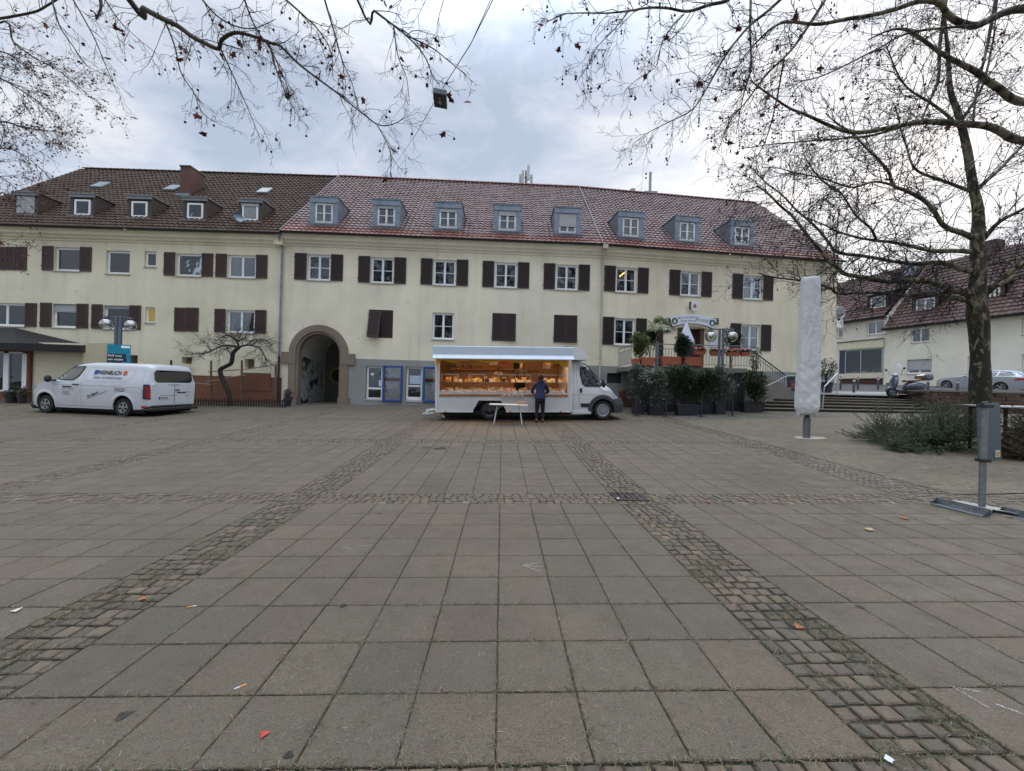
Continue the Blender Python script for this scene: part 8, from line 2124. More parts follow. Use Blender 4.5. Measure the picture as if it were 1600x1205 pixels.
def flowerpot(px, pyt, pyb, Z, wpx, label, mat, mb2, seed):
 p = P(px, pyb, Z); g_ = G(p.x, p.y); r_ = empty('flower_tub', (p.x, p.y, g_)); tag(r_, label, 'planter'); w = wpx * Z / F / 2; b = MB(); b.lathe([(w * .7, 0), (w, .35), (w * .95, .36), (w * .9, .33)], 14); b.build('tub', mb2, r_, smooth=40)
 bush(r_, Vector((p.x, p.y, g_ + .5)), w * 1.4, w * 1.2, .28, 700, .07, .02, mat, g_ + .3, stems=9, seed=seed); return r_
flowerpot(449, 606, 632, 18.6, 12, 'dark tub with purple heather at the left foot of the archway', m_leaf('heather', (.06, .035, .05), (.13, .07, .10)), M_BPOT, 51); flowerpot(18, 602, 626, 17.4, 15, 'planted tub with green shoots below the annex window', M_LAUREL, M_BLACKP, 52); flowerpot(35, 607, 626, 17.4, 12, 'planted tub with withered flowers just left of the van nose', m_leaf('withered', (.09, .07, .05), (.14, .10, .07)), M_BLACKP, 53)
# ================================================================ PEOPLE
def skin(name, vs, es, mat, parent, sub=2):
 me = bpy.data.meshes.new(name); me.from_pydata([v[0] for v in vs], es, []); o = bpy.data.objects.new(name, me); COL.objects.link(o)
 m = o.modifiers.new('skin', 'SKIN'); m.use_smooth_shade = True; m.branch_smoothing = .6
 for i, v in enumerate(vs):
  r = v[1] if hasattr(v[1], '__len__') else (v[1], v[1]); me.skin_vertices[0].data[i].radius = r
  me.skin_vertices[0].data[i].use_root = (i == 0)
 s_ = o.modifiers.new('sub', 'SUBSURF'); s_.levels = sub; s_.render_levels = sub
 me2 = bpy.data.meshes.new_from_object(o.evaluated_get(bpy.context.evaluated_depsgraph_get())); bpy.data.objects.remove(o)
 me2.materials.clear(); me2.materials.append(mat)
 for p in me2.polygons: p.use_smooth = True
 o = bpy.data.objects.new(name, me2); COL.objects.link(o); o.parent = parent; return o
M_SKIN = plain('skin', (.42, .24, .17), .55, var=.08); M_JACK = plain('navy_jacket', (.018, .028, .085), .75, var=.25, bump=.3); M_TROU = plain('black_trousers', (.012, .012, .014), .85); M_HAIR = plain('dark_hair', (.014, .010, .008), .6, bump=.6); M_APR = plain('dark_shirt', (.03, .018, .016), .8)
def person(loc, rz, label, jacket, H=1.66, hands=((.22, .30, 1.02), (-.22, .30, 1.02)), legs=True, look=-.25, stance=.11, hood=True):
 """faces local +y"""
 r_ = empty('person', loc, rz); tag(r_, label, 'person'); k = H / 1.66
 V = lambda x, y, z: (x * k, y * k, z * k)
 vs = [(V(0, 0, .90), (.12, .09)), (V(0, 0, 1.02), (.13, .10)), (V(0, .01, 1.18), (.145, .105)), (V(0, 0, 1.32), (.13, .10)), (V(0, .0, 1.42), .055), (V(0, .02, 1.47), .055), (V(0, .03, 1.53), (.072, .088)), (V(0, .03, 1.60), (.07, .085)), (V(0, .02, 1.645), .035)]
 es = [(i, i + 1) for i in range(8)]
 def arm(sg, hp):
  sh = Vector(V(sg * .16, 0, 1.36)); hd = Vector(V(*hp)); el = (sh + hd) / 2 + Vector((sg * .10, -.06, -.10)) * k; b0 = len(vs)
  vs.extend([(tuple(sh), .052), (tuple(el), .042), (tuple(hd), (.026, .03))]); es.extend([(3, b0), (b0, b0 + 1), (b0 + 1, b0 + 2)])
  d = (hd - el).normalized(); s_ = Vector((1, 0, 0)); pl = hd + d * .06; vs.append((tuple(pl), (.034, .018))); es.append((b0 + 2, b0 + 3))
  for j in range(4):
   o_ = s_ * (j - 1.5) * .02; L = (.06, .07, .066, .052)[j]; q = len(vs)
   vs.extend([(tuple(pl + o_ + d * .03), .009), (tuple(pl + o_ + d * (.03 + L * .5) + Vector((0, 0, -.01))), .008), (tuple(pl + o_ + d * (.03 + L) + Vector((0, 0, -.03))), .007)]); es.extend([(b0 + 3, q), (q, q + 1), (q + 1, q + 2)])
  q = len(vs); vs.extend([(tuple(hd + d * .03 - s_ * sg * .035), .010), (tuple(hd + d * .07 - s_ * sg * .05), .008)]); es.extend([(b0 + 2, q), (q, q + 1)]); return sh, el, hd
 arms = [arm(1, hands[0]), arm(-1, hands[1])]
 if legs:
  for sg in (1, -1):
   q = len(vs); vs.extend([(V(sg * .085, 0, .80), .085), (V(sg * stance * .9, .01, .46), .058), (V(sg * stance, -.01, .10), .036), (V(sg * stance, .08, .045), (.04, .03)), (V(sg * stance, .15, .035), (.035, .02))]); es.extend([(0, q), (q, q + 1), (q + 1, q + 2), (q + 2, q + 3), (q + 3, q + 4)])
 body = skin('body', vs, es, M_SKIN, r_, 2)
 jv = [(V(0, 0, .76), (.225, .175)), (V(0, 0, .90), (.215, .165)), (V(0, 0, 1.05), (.18, .135)), (V(0, 0, 1.20), (.185, .135)), (V(0, -.01, 1.34), (.165, .115)), (V(0, -.02, 1.42), (.09, .085))]; je = [(i, i + 1) for i in range(5)]
 for sg, (sh, el, hd) in zip((1, -1), arms):
  q = len(jv); jv.extend([(tuple(sh), .078), (tuple(el), .068), (tuple(hd.lerp(el, .12)), .05)]); je.extend([(4, q), (q, q + 1), (q + 1, q + 2)])
 skin('jacket', jv, je, jacket, r_, 2)
 if legs:
  tv = [(V(0, 0, .93), (.175, .13))]; te_ = []
  for sg in (1, -1):
   q = len(tv); tv.extend([(V(sg * .09, 0, .74), .105), (V(sg * stance * .9, .01, .46), .076), (V(sg * stance, -.01, .12), .058)]); te_.extend([(0, q), (q, q + 1), (q + 1, q + 2)])
  skin('trousers', tv, te_, M_TROU, r_, 2)
  for sg in (1, -1):
   b = MB(); b.ball(V(sg * stance, .06, .045), .06, 8, sc=(.85, 2.3, .75)); b.build('shoe', M_BLACKP, r_, smooth=60)
 b = MB(); b.ball(V(0, .0, 1.585), .102 * k, 10, sc=(.92, 1.0, 1.12))
 if hood: b.ball(V(0, -.03, 1.50), .085 * k, 8, sc=(1.05, .9, 1.35))
 b.v = [(x, y if y < .055 or z > 1.64 * k else .055, z) for x, y, z in b.v]; b.build('hair', M_HAIR, r_, smooth=180)
 b = MB(); b.ball(V(0, .118, 1.565), .014, 6, sc=(.8, 1.2, 1.4)); b.build('nose', M_SKIN, r_, smooth=180)
 for sg in (1, -1):
  b = MB(); b.ball(V(sg * .03, .108, 1.59), .010, 6); b.build('eye', M_INK, r_, smooth=180); b = MB(); b.ball(V(sg * .076, .02, 1.575), .022, 6, sc=(.5, .8, 1.3)); b.build('ear', M_SKIN, r_, smooth=180)
 b = MB(); b.box(-.02 * k, .02 * k, .104, .112, 1.528 * k, 1.535 * k); b.build('mouth', plain('lips', (.30, .10, .09), .5), r_)
 if hood: b = MB(); b.lathe([(.10, 0), (.125, .05), (.10, .10), (.07, .10)], 14, Matrix.Translation(V(0, -.03, 1.38)) @ Matrix.Rotation(R(12), 4, 'X')); b.build('hood', jacket, r_, smooth=60)
 return r_
pp = onground(843, 660.5); person((pp.x, pp.y, pp.z), yaw * 0 + .03, 'person in navy jacket and black trousers seen from behind at the food truck counter', M_JACK, 1.68)
vp = TM @ Vector((3.12, y0 + .85, .55)); person((vp.x, vp.y, vp.z), PI, 'person in dark clothes serving inside the food truck behind the cheese display', M_APR, 1.60, hands=((.2, .26, 1.0), (-.18, .28, 1.02)), hood=False)
# ================================================================ TREES
def m_bark():
 t = NT('plane_bark'); vec = t.coord('Object', (1, 1, .55)); n = t.noise(3.2, 4, .6, vec, 1.0); n2 = t.noise(14, 5, .7, vec); n3 = t.noise(5.5, 3, .5, vec, .6)
 se = t.node('ShaderNodeSeparateXYZ', {0: t.coord('Object')}).outputs[2]
 up = t.range(se, 2.2, 5.0, .0, .13)  # pale patches spread with height: sunlit upper limbs painted into the bark colour
 f = t.math('ADD', n, up)
 c = t.ramp(f, [(.46, (.020, .016, .011)), (.58, (.034, .028, .019)), (.64, (.10, .088, .056)), (.70, (.22, .20, .135))])
 c = t.mix(t.range(n3, .58, .62, 0, .8), c, (.30, .27, .17)); c = t.mix(t.range(n2, .45, .75, 0, .5), c, (.04, .034, .025))
 c = t.mix(t.range(se, .3, 2.6, .8, 0), c, (.028, .030, .014))
 t.base(c); t.rough(.85); t.bump(t.math('ADD', n, n2), .5, .02); return t.mat
M_PLANE = m_bark(); M_TWIG = plain('twig_bark', (.022, .016, .015), .85, var=.3); M_TWIGL = plain('limb_bark', (.065, .055, .04), .85, var=.55, scale=3, bump=.4)
M_DRYLEAF = plain('dry_red_leaf', (.17, .05, .035), .8, var=.4, scale=5); M_SEED = plain('seed_ball', (.035, .026, .024), .9, bump=.5)
def tw(b, pts, r0, r1, n=3):
 """thin twig, three-sided, open"""
 base = len(b.v); L = len(pts); up = Vector((.31, .2, .93))
 for i, p in enumerate(pts):
  d = pts[min(i + 1, L - 1)] - pts[max(i - 1, 0)]; a = d.cross(up)
  if a.length < 1e-6: a = Vector((1, 0, 0))
  a.normalize(); c = a.cross(d); c.normalize(); r = r0 + (r1 - r0) * i / (L - 1)
  for k in range(n):
   t_ = 2 * PI * k / n; q = p + (a * math.cos(t_) + c * math.sin(t_)) * r; b.v.append((q.x, q.y, q.z))
 for i in range(L - 1):
  for k in range(n):
   k2 = (k + 1) % n; b.f.append((base + i * n + k, base + i * n + k2, base + (i + 1) * n + k2, base + (i + 1) * n + k)); b.m.append(0); b.uv.append(None); b.col.append(None)
TQ = random.Random(11); TWR = .0018
def grow(b, p, d, L, r, lvl, droop, ends, wig=.35, kids=(5, 4), kl=.5):
 n = 5 if lvl else 4; pts = [p]; d = d.normalized(); seg = L / n
 for i in range(n):
  d = (d + Vector((TQ.gauss(0, 1), TQ.gauss(0, 1), TQ.gauss(0, 1) - droop)) * wig * .45).normalized(); pts.append(pts[-1] + d * seg * TQ.uniform(.8, 1.2))
 tw(b, pts, max(r, TWR), max(TWR, r * .4), 4 if r > .02 else 3)
 if lvl > 0:
  for k in range(kids[0] if lvl > 1 else kids[1]):
   t_ = TQ.uniform(.15, 1.0); i = min(n - 1, int(t_ * n)); q = pts[i].lerp(pts[i + 1], t_ * n - i); dd = (pts[i + 1] - pts[i]).normalized()
   s_ = dd.cross(Vector((TQ.gauss(0, 1), TQ.gauss(0, 1), TQ.gauss(0, 1)))).normalized(); nd = dd * .75 + s_ * TQ.uniform(.5, 1.0)
   grow(b, q, nd, L * kl * TQ.uniform(.6, 1.2), max(.0018, r * .55), lvl - 1, droop * 1.1, ends, wig, kids, kl)
 else: ends.append((pts[-1], d)); ends.append((pts[2], d))
def limb(tr_, path, rs, Zs, kids, kL, lvl=2, thin=1.0, droop=.1, r_k=None, extra=None, kk=(4, 4), start=.08, ends=None, tb=None, lb=None, aim=None):
 """main limb through photograph points; path [(px, py)], Zs depth at both ends"""
 rs = (rs[0] * thin, rs[1] * thin); n = len(path); P3 = [P(x, y, Zs[0] + (Zs[1] - Zs[0]) * (i / (n - 1))) for i, (x, y) in enumerate(path)]
 if extra: P3 = [Vector(q) for q in extra] + P3
 c = cr(P3, 5); c = [p + Vector((noise.noise(p * 1.1), noise.noise(p * 1.1 + Vector((5, 0, 0))), noise.noise(p * 1.1 + Vector((9, 3, 0))))) * min(.05, rs[0] * .6) for p in c]; m_ = len(c)
 rad = [rs[0] + (rs[1] - rs[0]) * (i / (m_ - 1)) ** .8 for i in range(m_)]
 lb.tube(c, rad, 8 if rs[0] > .05 else 6)
 for k in range(kids):
  t_ = start + (1 - start) * ((k + TQ.random()) / kids); i = min(m_ - 2, int(t_ * (m_ - 1))); q = c[i]; dd = (c[i + 1] - c[i]).normalized()
  s_ = dd.cross(Vector((TQ.gauss(0, 1), TQ.gauss(0, 1), TQ.gauss(0, 1)))).normalized(); nd = dd * TQ.uniform(.5, 1.1) + s_ + (Vector(aim) if aim else Vector((0, 0, 0)))
  grow(tb, q, nd, kL * TQ.uniform(.45, 1.15) * (1.1 - .35 * t_), min(rad[i] * .55, r_k or .02), lvl, droop, ends, kids=kk)
 return c
def finish(tree, lb, tb, ends, nleaf, nball, ls=.07, bs=.016, hang=.10, mat=None):
 lb.build('limb', mat or M_PLANE, tree, world=True, fix=False, smooth=70); tb.build('twigs', M_TWIG, tree, world=True, fix=False)
 b = MB()
 for p, d in TQ.sample(ends, min(nleaf, len(ends))):
  s_ = ls * TQ.uniform(.6, 1.25); u_ = Vector((TQ.gauss(0, 1), TQ.gauss(0, 1), TQ.gauss(0, .6))).normalized(); w_ = u_.cross(Vector((TQ.gauss(0, 1), TQ.gauss(0, 1), 1))).normalized(); dn = w_.cross(u_)
  c = p + Vector((0, 0, -.5 * s_)); n = 9; rr_ = [1, .5, .9, .45, .8, .4, .85, .5, .95]
  b.add([c + dn * s_ * .15] + [c + (u_ * math.cos(2 * PI * k / n) + w_ * math.sin(2 * PI * k / n)) * s_ * rr_[k] * .6 for k in range(n)], [(0, k + 1, (k + 1) % n + 1) for k in range(n)])
 if b.f: b.build('dry_leaves', M_DRYLEAF, tree, world=True, fix=False, kind='stuff')
 b = MB()
 if tree.get('label', '').endswith('top left'):
  b.ball((0, 0, -.08), bs, 8); tw(b, [Vector((0, 0, 0)), Vector((.004, 0, -.04)), Vector((0, 0, -.08))], .0014, .0012); pb0 = None
  for p, d in TQ.sample(ends, 96):
   o = b.build('seed_ball', M_SEED, tree, fix=False) if pb0 is None else pb0.copy()
   if pb0 is None: pb0 = o
   else: COL.objects.link(o)
   o.location = p - tree.location; o.scale = (1, 1, 1)
  return
 for p, d in TQ.sample(ends, min(nball, len(ends))):
  h = hang * TQ.uniform(.4, 1.2); b.ball(p - Vector((0, 0, h)), bs * TQ.uniform(.8, 1.2), 6); tw(b, [p, p - Vector((0.004, 0, h * .5)), p - Vector((0, 0, h))], .0013, .0012)
  if TQ.random() < .4: b.ball(p - Vector((0, 0, h * 1.6)), bs, 6); tw(b, [p - Vector((0, 0, h)), p - Vector((0, 0, h * 1.3)), p - Vector((0, 0, h * 1.6))], .0013, .0012)
 if b.f: b.build('seed_balls', M_SEED, tree, world=True, fix=False, kind='stuff')
Zt = 12.2; tbp = P(1525, 667, Zt); tbp.z = G(tbp.x, tbp.y)
pt1 = empty('plane_tree', tbp); tag(pt1, 'big bare plane tree with mottled bark and low spreading limbs behind the high table', 'tree')
trk = [(1522, 672, 52), (1526, 655, 42), (1530, 636, 36), (1531, 600, 34), (1531, 560, 31), (1530, 520, 32), (1528, 490, 36), (1526, 462, 31), (1528, 430, 27), (1528, 400, 24), (1527, 372, 22), (1529, 345, 20), (1527, 320, 18), (1522, 298, 17), (1516, 265, 15), (1511, 233, 15), (1505, 207, 14), (1495, 172, 12), (1485, 143, 10), (1482, 100, 8), (1478, 50, 6), (1470, -20, 4)]
c = cr([P(x, y, Zt) for x, y, w in trk], 4); wv = []
for i in range(len(trk) - 1): wv += [trk[i][2] + (trk[i + 1][2] - trk[i][2]) * k / 4 for k in range(4)]
wv.append(trk[-1][2]); b = MB(); n = 20; secs = []
for i, p in enumerate(c):
 r = wv[i] * Zt / F / 2 * .70; secs.append([p + Vector((math.cos(a), math.sin(a), 0)) * r * (1 + .10 * noise.noise(Vector((math.cos(a) * 1.5, math.sin(a) * 1.5, p.z * 1.3))) + (.16 * max(0, math.cos(3 * a + 1)) if i < 6 else 0)) for a in [2 * PI * k / n for k in range(n)]])
b.loft(secs); b.build('trunk', M_PLANE, pt1, world=True, smooth=70)
lb, tb, ends = MB(), MB(), []
K = dict(lb=lb, tb=tb, ends=ends)
for path, rs, Zs, kids, kL, kw in (
 ([(1523, 470), (1510, 458), (1490, 452), (1466, 444), (1450, 438), (1430, 438), (1400, 440), (1366, 438), (1340, 432), (1318, 428), (1306, 418), (1292, 406), (1272, 378), (1240, 342), (1220, 324), (1200, 304), (1180, 290)], (.16, .03), (12.2, 10.8), 40, 1.9, {}),
 ([(1524, 474), (1500, 468), (1480, 464), (1454, 460), (1420, 462), (1380, 458), (1340, 458), (1308, 459), (1292, 449), (1250, 440), (1210, 433), (1185, 425)], (.12, .02), (12.2, 11.6), 34, 1.7, dict(droop=.02)),
 ([(1516, 424), (1500, 420), (1480, 414), (1456, 410), (1430, 412), (1400, 410), (1370, 404), (1340, 400), (1310, 395), (1300, 386), (1286, 366), (1270, 350), (1250, 334), (1230, 314), (1210, 296), (1192, 280), (1172, 262)], (.12, .02), (12.2, 12.8), 44, 1.9, {}),
 ([(1516, 395), (1480, 392), (1450, 390), (1420, 384), (1390, 379), (1364, 376), (1340, 373), (1310, 362), (1290, 350), (1262, 338)], (.11, .02), (12.2, 11.2), 26, 1.7, {}),
 ([(1369, 377), (1360, 358), (1340, 340), (1326, 320), (1314, 302), (1300, 292), (1284, 280), (1268, 262), (1255, 240)], (.055, .015), (11.6, 10.8), 22, 1.7, {}),
 ([(1520, 374), (1500, 364), (1480, 356), (1466, 346), (1448, 316), (1419, 300), (1395, 289), (1387, 268), (1371, 247), (1353, 228), (1331, 210), (1310, 196), (1290, 176)], (.12, .02), (12.2, 11.4), 38, 1.9, {}),
 ([(1392, 288), (1366, 284), (1329, 292), (1286, 279), (1246, 271), (1215, 262), (1190, 262)], (.05, .012), (11.7, 11.0), 26, 1.6, {}),
 ([(1522, 300), (1509, 295), (1485, 287), (1445, 273), (1427, 260), (1416, 230), (1408, 202), (1398, 170)], (.09, .02), (12.2, 12.8), 24, 1.8, {}),
 ([(1534, 376), (1542, 368), (1556, 352), (1572, 340), (1600, 326), (1640, 300)], (.11, .05), (12.2, 11.8), 14, 1.7, {}),
 ([(1524, 300), (1530, 292), (1557, 268), (1578, 247), (1600, 226), (1640, 190)], (.09, .04), (12.2, 12), 16, 1.8, {}),
 ([(1536, 462), (1560, 442), (1576, 428), (1600, 410), (1650, 380)], (.13, .07), (12.2, 11.5), 12, 1.6, {}),
 ([(1560, 446), (1580, 434), (1600, 428), (1650, 418)], (.10, .06), (11.9, 11.5), 8, 1.6, {}), ([(1538, 414), (1570, 408), (1600, 402), (1660, 390)], (.09, .05), (12.2, 12.4), 12, 1.7, {}),
 ([(1505, 207), (1480, 180), (1450, 160), (1420, 140), (1400, 110), (1385, 70)], (.07, .02), (12.2, 12), 26, 1.9, {}), ([(1500, 190), (1520, 160), (1540, 120), (1552, 60), (1560, 0)], (.07, .02), (12.2, 12.2), 22, 1.9, {})):
 TWR = .0034; kids = int(kids * 1.35); kw2 = dict(droop=.05, thin=.74); kw2.update(kw); limb(pt1, path, rs, Zs, kids, kL, lvl=2, r_k=.014, kk=(4, 4), **kw2, **K)
TWR = .0022; finish(pt1, lb, tb, ends, 60, 1500, .07, .018, .08)
pt2 = empty('plane_tree', (15.5, 7.5, G(15.5, 7.5))); tag(pt2, 'nearer plane tree whose bare boughs reach in from the top right corner', 'tree')
b = MB(); tk = [(15.5, 7.5, G(15.5, 7.5) - .1), (15.4, 7.4, 2.0), (15.2, 7.5, 4.0), (14.6, 7.4, 6.5), (14, 7.4, 9), (13.4, 7.3, 12)]; b.tube(cr([Vector(p) for p in tk], 5), [.42 - .012 * i for i in range(26)], 14); b.build('trunk', M_PLANE, pt2, world=True, smooth=70)
lb, tb, ends = MB(), MB(), []; K = dict(lb=lb, tb=tb, ends=ends); E1 = [(14.6, 7.4, 6.3), (12.6, 7.6, 7.6)]; E2 = [(15.2, 7.5, 4.6), (12.8, 7.8, 6.6)]; E0 = [(13.8, 7.4, 9.5), (10.5, 6.6, 10.0)]
for path, rs, Zs, kids, kL, ex in (
 ([(1610, 12), (1565, 21), (1525, 40), (1504, 35), (1485, 21), (1467, 5), (1432, 4), (1392, 16), (1339, 29), (1286, 35), (1233, 35), (1206, 45), (1180, 69), (1160, 95)], (.12, .012), (8.0, 6.6), 44, 1.15, E0[:1] + [(11.6, 7.8, 9.6)]),
 ([(1521, 41), (1485, 42), (1419, 52), (1371, 77), (1313, 106), (1273, 122), (1240, 128)], (.035, .010), (7.7, 6.6), 24, 1.1, None),
 ([(1612, 162), (1552, 135), (1525, 114), (1499, 98), (1472, 82), (1432, 53), (1400, 45), (1360, 60)], (.13, .016), (8.2, 7.4), 24, 1.2, E1),
 ([(1612, 220), (1565, 204), (1525, 196), (1485, 190), (1445, 191), (1406, 199), (1366, 204), (1329, 204), (1299, 194), (1260, 175), (1233, 165), (1193, 143), (1170, 128)], (.12, .012), (8.2, 7.0), 46, 1.15, E2),
 ([(1406, 200), (1366, 211), (1326, 215), (1273, 220), (1206, 226), (1165, 232)], (.035, .008), (7.8, 7.1), 26, 1.0, None),
 ([(1150, -30), (1139, 0), (1106, 9), (1074, 17), (1044, 12), (1014, 12), (982, 17), (944, 21), (907, 21), (877, 24), (852, 37)], (.050, .004), (6.6, 5.6), 34, .62, [(12.5, 7.2, 11), (6, 6.4, 9.4)]),
 ([(982, 17), (969, 35), (954, 52), (932, 75), (920, 100), (900, 130)], (.014, .004), (5.9, 5.7), 14, .5, None), ([(1069, 22), (1044, 50), (1032, 75), (1024, 105), (994, 125), (969, 150)], (.016, .004), (6.2, 5.8), 16, .6, None),
 ([(1240, -20), (1200, 17), (1169, 42), (1141, 77), (1119, 112), (1101, 142), (1081, 172), (1044, 192), (1014, 207), (989, 224)], (.04, .004), (7.0, 6.2), 34, .7, None),
 ([(1174, -20), (1172, 50), (1173, 107), (1164, 140), (1156, 175), (1150, 210)], (.03, .006), (7, 6.8), 20, .7, None), ([(1300, -20), (1270, 30), (1235, 80), (1195, 120), (1165, 160), (1140, 190), (1120, 240)], (.045, .006), (7.6, 6.8), 34, .85, None),
 ([(1225, 90), (1215, 150), (1200, 210), (1180, 250), (1150, 290)], (.022, .006), (7.4, 7.0), 24, .7, None), ([(1480, -20), (1470, 60), (1468, 120), (1450, 165), (1440, 190)], (.05, .02), (8.2, 8.2), 18, 1.0, None), ([(1560, -20), (1545, 60), (1530, 130), (1520, 190)], (.05, .02), (8.6, 8.6), 16, 1.0, None)):
 limb(pt2, path, rs, Zs, kids, kL, lvl=2, r_k=.008, droop=.22, kk=(4, 4), thin=.78, extra=ex, **K)
finish(pt2, lb, tb, ends, 80, 420, .115, .015, .10, M_PLANE)
TWR = .0018
TWR = .012; b, e_ = MB(), []
for k in range(34):
 a = k * 2.4; grow(b, Vector((0, 0, 3.5 + k * .22)), Vector((math.cos(a), math.sin(a), .55)), 4.6 - .05 * k, .06, 2, -.1, e_, kids=(6, 5))
bk = MB(); bk.tube([(0, 0, 0), (0.1, 0, 4), (0, .1, 8), (0, 0, 11)], [.35, .28, .18, .06], 12); pb1 = None
for x, y in ((-15, -13), (-6, -17), (4, -14), (13, -17), (22, -12)):
 o = empty('plane_tree', (x, y, -.1)) if pb1 is None else pb1.copy()
 if pb1 is None: pb1 = o; o.scale = (1.6, 1.6, 1.75); t1 = bk.build('trunk', M_PLANE, o, smooth=70); t2 = b.build('twigs', M_TWIG, o, fix=False)
 else:
  COL.objects.link(o); o.location = (x, y, -.1); o.rotation_euler.z = x
  for c_ in (t1, t2): q_ = c_.copy(); COL.objects.link(q_); q_.parent = o
 tag(o, 'bare plane tree across the square, seen only mirrored in the window panes', 'tree', 'plane trees mirrored in the windows')
TWR = .0018
pt3 = empty('plane_tree', (-7.5, -3, G(-7.5, -3))); tag(pt3, 'plane tree whose drooping boughs with seed balls hang in from the top left', 'tree')
b = MB(); b.tube(cr([Vector(p) for p in ((-7.5, -3, -.2), (-7.4, -2.9, 3), (-7.0, -2.6, 6), (-6.6, -2.2, 8.5), (-6.4, -2, 11))], 5), [.38 - .012 * i for i in range(21)], 14); b.build('trunk', M_PLANE, pt3, world=True, smooth=70)
lb, tb, ends = MB(), MB(), []; K = dict(lb=lb, tb=tb, ends=ends); S1 = [(-6.9, -2.5, 6.6), (-6.4, .5, 7.9), (-5.9, 3.4, 8.2)]; S2 = [(-6.8, -2.4, 7.5), (-4.6, .5, 9.3), (-3.2, 3.4, 9.2)]
for path, rs, Zs, kids, kL, ex in (
 ([(200, -2), (226, 13), (252, 26), (278, 39), (302, 58), (320, 68), (341, 77), (346, 63), (367, 52), (394, 56), (420, 66), (437, 72), (462, 97), (492, 120), (525, 145), (557, 172), (590, 197), (615, 196), (632, 186)], (.052, .004), (6.0, 5.2), 56, .62, S1),
 ([(590, 197), (605, 225), (612, 250), (610, 270)], (.008, .003), (5.2, 5.2), 8, .35, None), ([(555, -8), (585, 17), (612, 37), (635, 55), (662, 85), (677, 120), (687, 132)], (.026, .004), (5.0, 4.8), 20, .5, S2),
 ([(635, 55), (675, 75), (700, 95), (727, 117)], (.010, .003), (4.9, 4.8), 9, .3, None), ([(615, 40), (622, 87), (635, 120), (640, 160)], (.010, .003), (4.9, 4.9), 10, .4, None), ([(505, -8), (522, 50), (535, 95), (550, 130), (560, 170)], (.014, .003), (5.0, 5), 14, .45, None),
 ([(437, -8), (475, 25), (500, 50), (517, 82), (520, 120)], (.014, .004), (5.2, 5.2), 16, .5, None), ([(346, 79), (362, 113), (378, 147), (394, 184), (409, 223)], (.012, .003), (5.8, 5.6), 14, .5, None), ([(257, 30), (273, 71), (283, 113), (302, 144), (317, 178), (349, 197)], (.013, .003), (5.9, 5.7), 14, .5, None),
 ([(420, 66), (432, 110), (448, 150), (470, 190)], (.012, .003), (5.6, 5.5), 13, .5, None), ([(380, -8), (398, 40), (430, 90), (440, 130)], (.016, .003), (5.6, 5.6), 18, .55, None), ([(310, -8), (345, 30), (390, 45), (430, 30)], (.016, .004), (5.8, 5.4), 16, .55, None),
 ([(79, -8), (92, 39), (115, 73), (136, 102), (168, 118)], (.013, .003), (6.4, 6.2), 12, .55, None), ([(110, -8), (147, 58), (163, 97), (184, 147)], (.012, .003), (6.4, 6.3), 12, .5, None), ([(160, -8), (185, 30), (215, 60), (255, 92)], (.012, .003), (6.4, 6.3), 10, .45, None), ([(-10, 30), (50, 20), (75, 8), (100, -8)], (.02, .015), (6.5, 6.5), 10, .6, None),
 ([(155, -8), (158, 10), (150, 30)], (.03, .012), (6.2, 6.2), 4, .3, None), ([(700, -12), (660, -6), (600, -8)], (.02, .02), (5, 5), 8, .5, None)):
 limb(pt3, path, rs, Zs, kids, kL, lvl=2, r_k=.0062, droop=.45, kk=(3, 3), extra=ex, aim=(.15, 0, -.35), **K)
for k in range(26):
 a = k * 2.4; s_ = Vector((-6.8, -2.5, 6.5 + k * .2)); d = Vector((math.cos(a) * 1.0, -abs(math.sin(a)) - .2, .35)); e_ = s_ + d.normalized() * TQ.uniform(4, 7); c = [s_, s_.lerp(e_, .5) + Vector((0, 0, .4)), e_]; lb.tube(cr(c, 4), [.1 - .01 * i for i in range(9)], 6)
 for j in range(7): grow(tb, s_.lerp(e_, .3 + .1 * j), d + Vector((TQ.gauss(0, 1), TQ.gauss(0, 1), .3)), 2.0, .03, 1, 0, [], kids=(4, 5))
finish(pt3, lb, tb, ends, 64, 120, .10, .017, .09, M_TWIGL)
pt4 = empty('maple_tree', (-19.5, 11, G(-19.5, 11))); tag(pt4, 'tree with small withered leaves on fine twigs at the left edge of the sky', 'tree')
b = MB(); b.tube(cr([Vector(p) for p in ((-19.5, 11, -.3), (-19.4, 11, 3), (-19, 11, 6), (-18.4, 11, 9))], 5), [.2 - .008 * i for i in range(16)], 10); b.build('trunk', M_TWIGL, pt4, world=True, smooth=70)
lb, tb, ends = MB(), MB(), []; K = dict(lb=lb, tb=tb, ends=ends)
for path, rs, kids, kL, ex in (([(-10, 40), (21, 66), (52, 89), (87, 108), (118, 131), (147, 157), (168, 168)], (.03, .004), 24, .9, [(-18.6, 11, 8.5)]), ([(-60, 130), (-10, 120), (30, 140), (60, 160), (85, 190)], (.04, .006), 34, 1.2, [(-18.9, 11, 6.5)]), ([(-60, 210), (0, 190), (40, 200), (80, 205), (108, 208)], (.04, .006), 34, 1.2, [(-19, 11, 5.5)]), ([(-60, 260), (0, 232), (40, 245), (70, 270)], (.03, .006), 26, 1.1, [(-19, 11, 5)]), ([(-60, 90), (0, 80), (40, 105), (70, 130)], (.03, .006), 26, 1.1, None), ([(-60, 300), (-10, 275), (20, 290), (35, 310)], (.02, .006), 16, 1.0, None), ([(-60, 390), (-20, 372), (10, 380), (40, 385)], (.015, .004), 9, .8, None)):
 limb(pt4, path, rs, (11, 11.5), kids, kL, lvl=2, r_k=.010, droop=.15, kk=(4, 4), extra=ex, **K)
finish(pt4, lb, tb, ends, 2600, 0, .055, .02, .08, M_TWIGL)
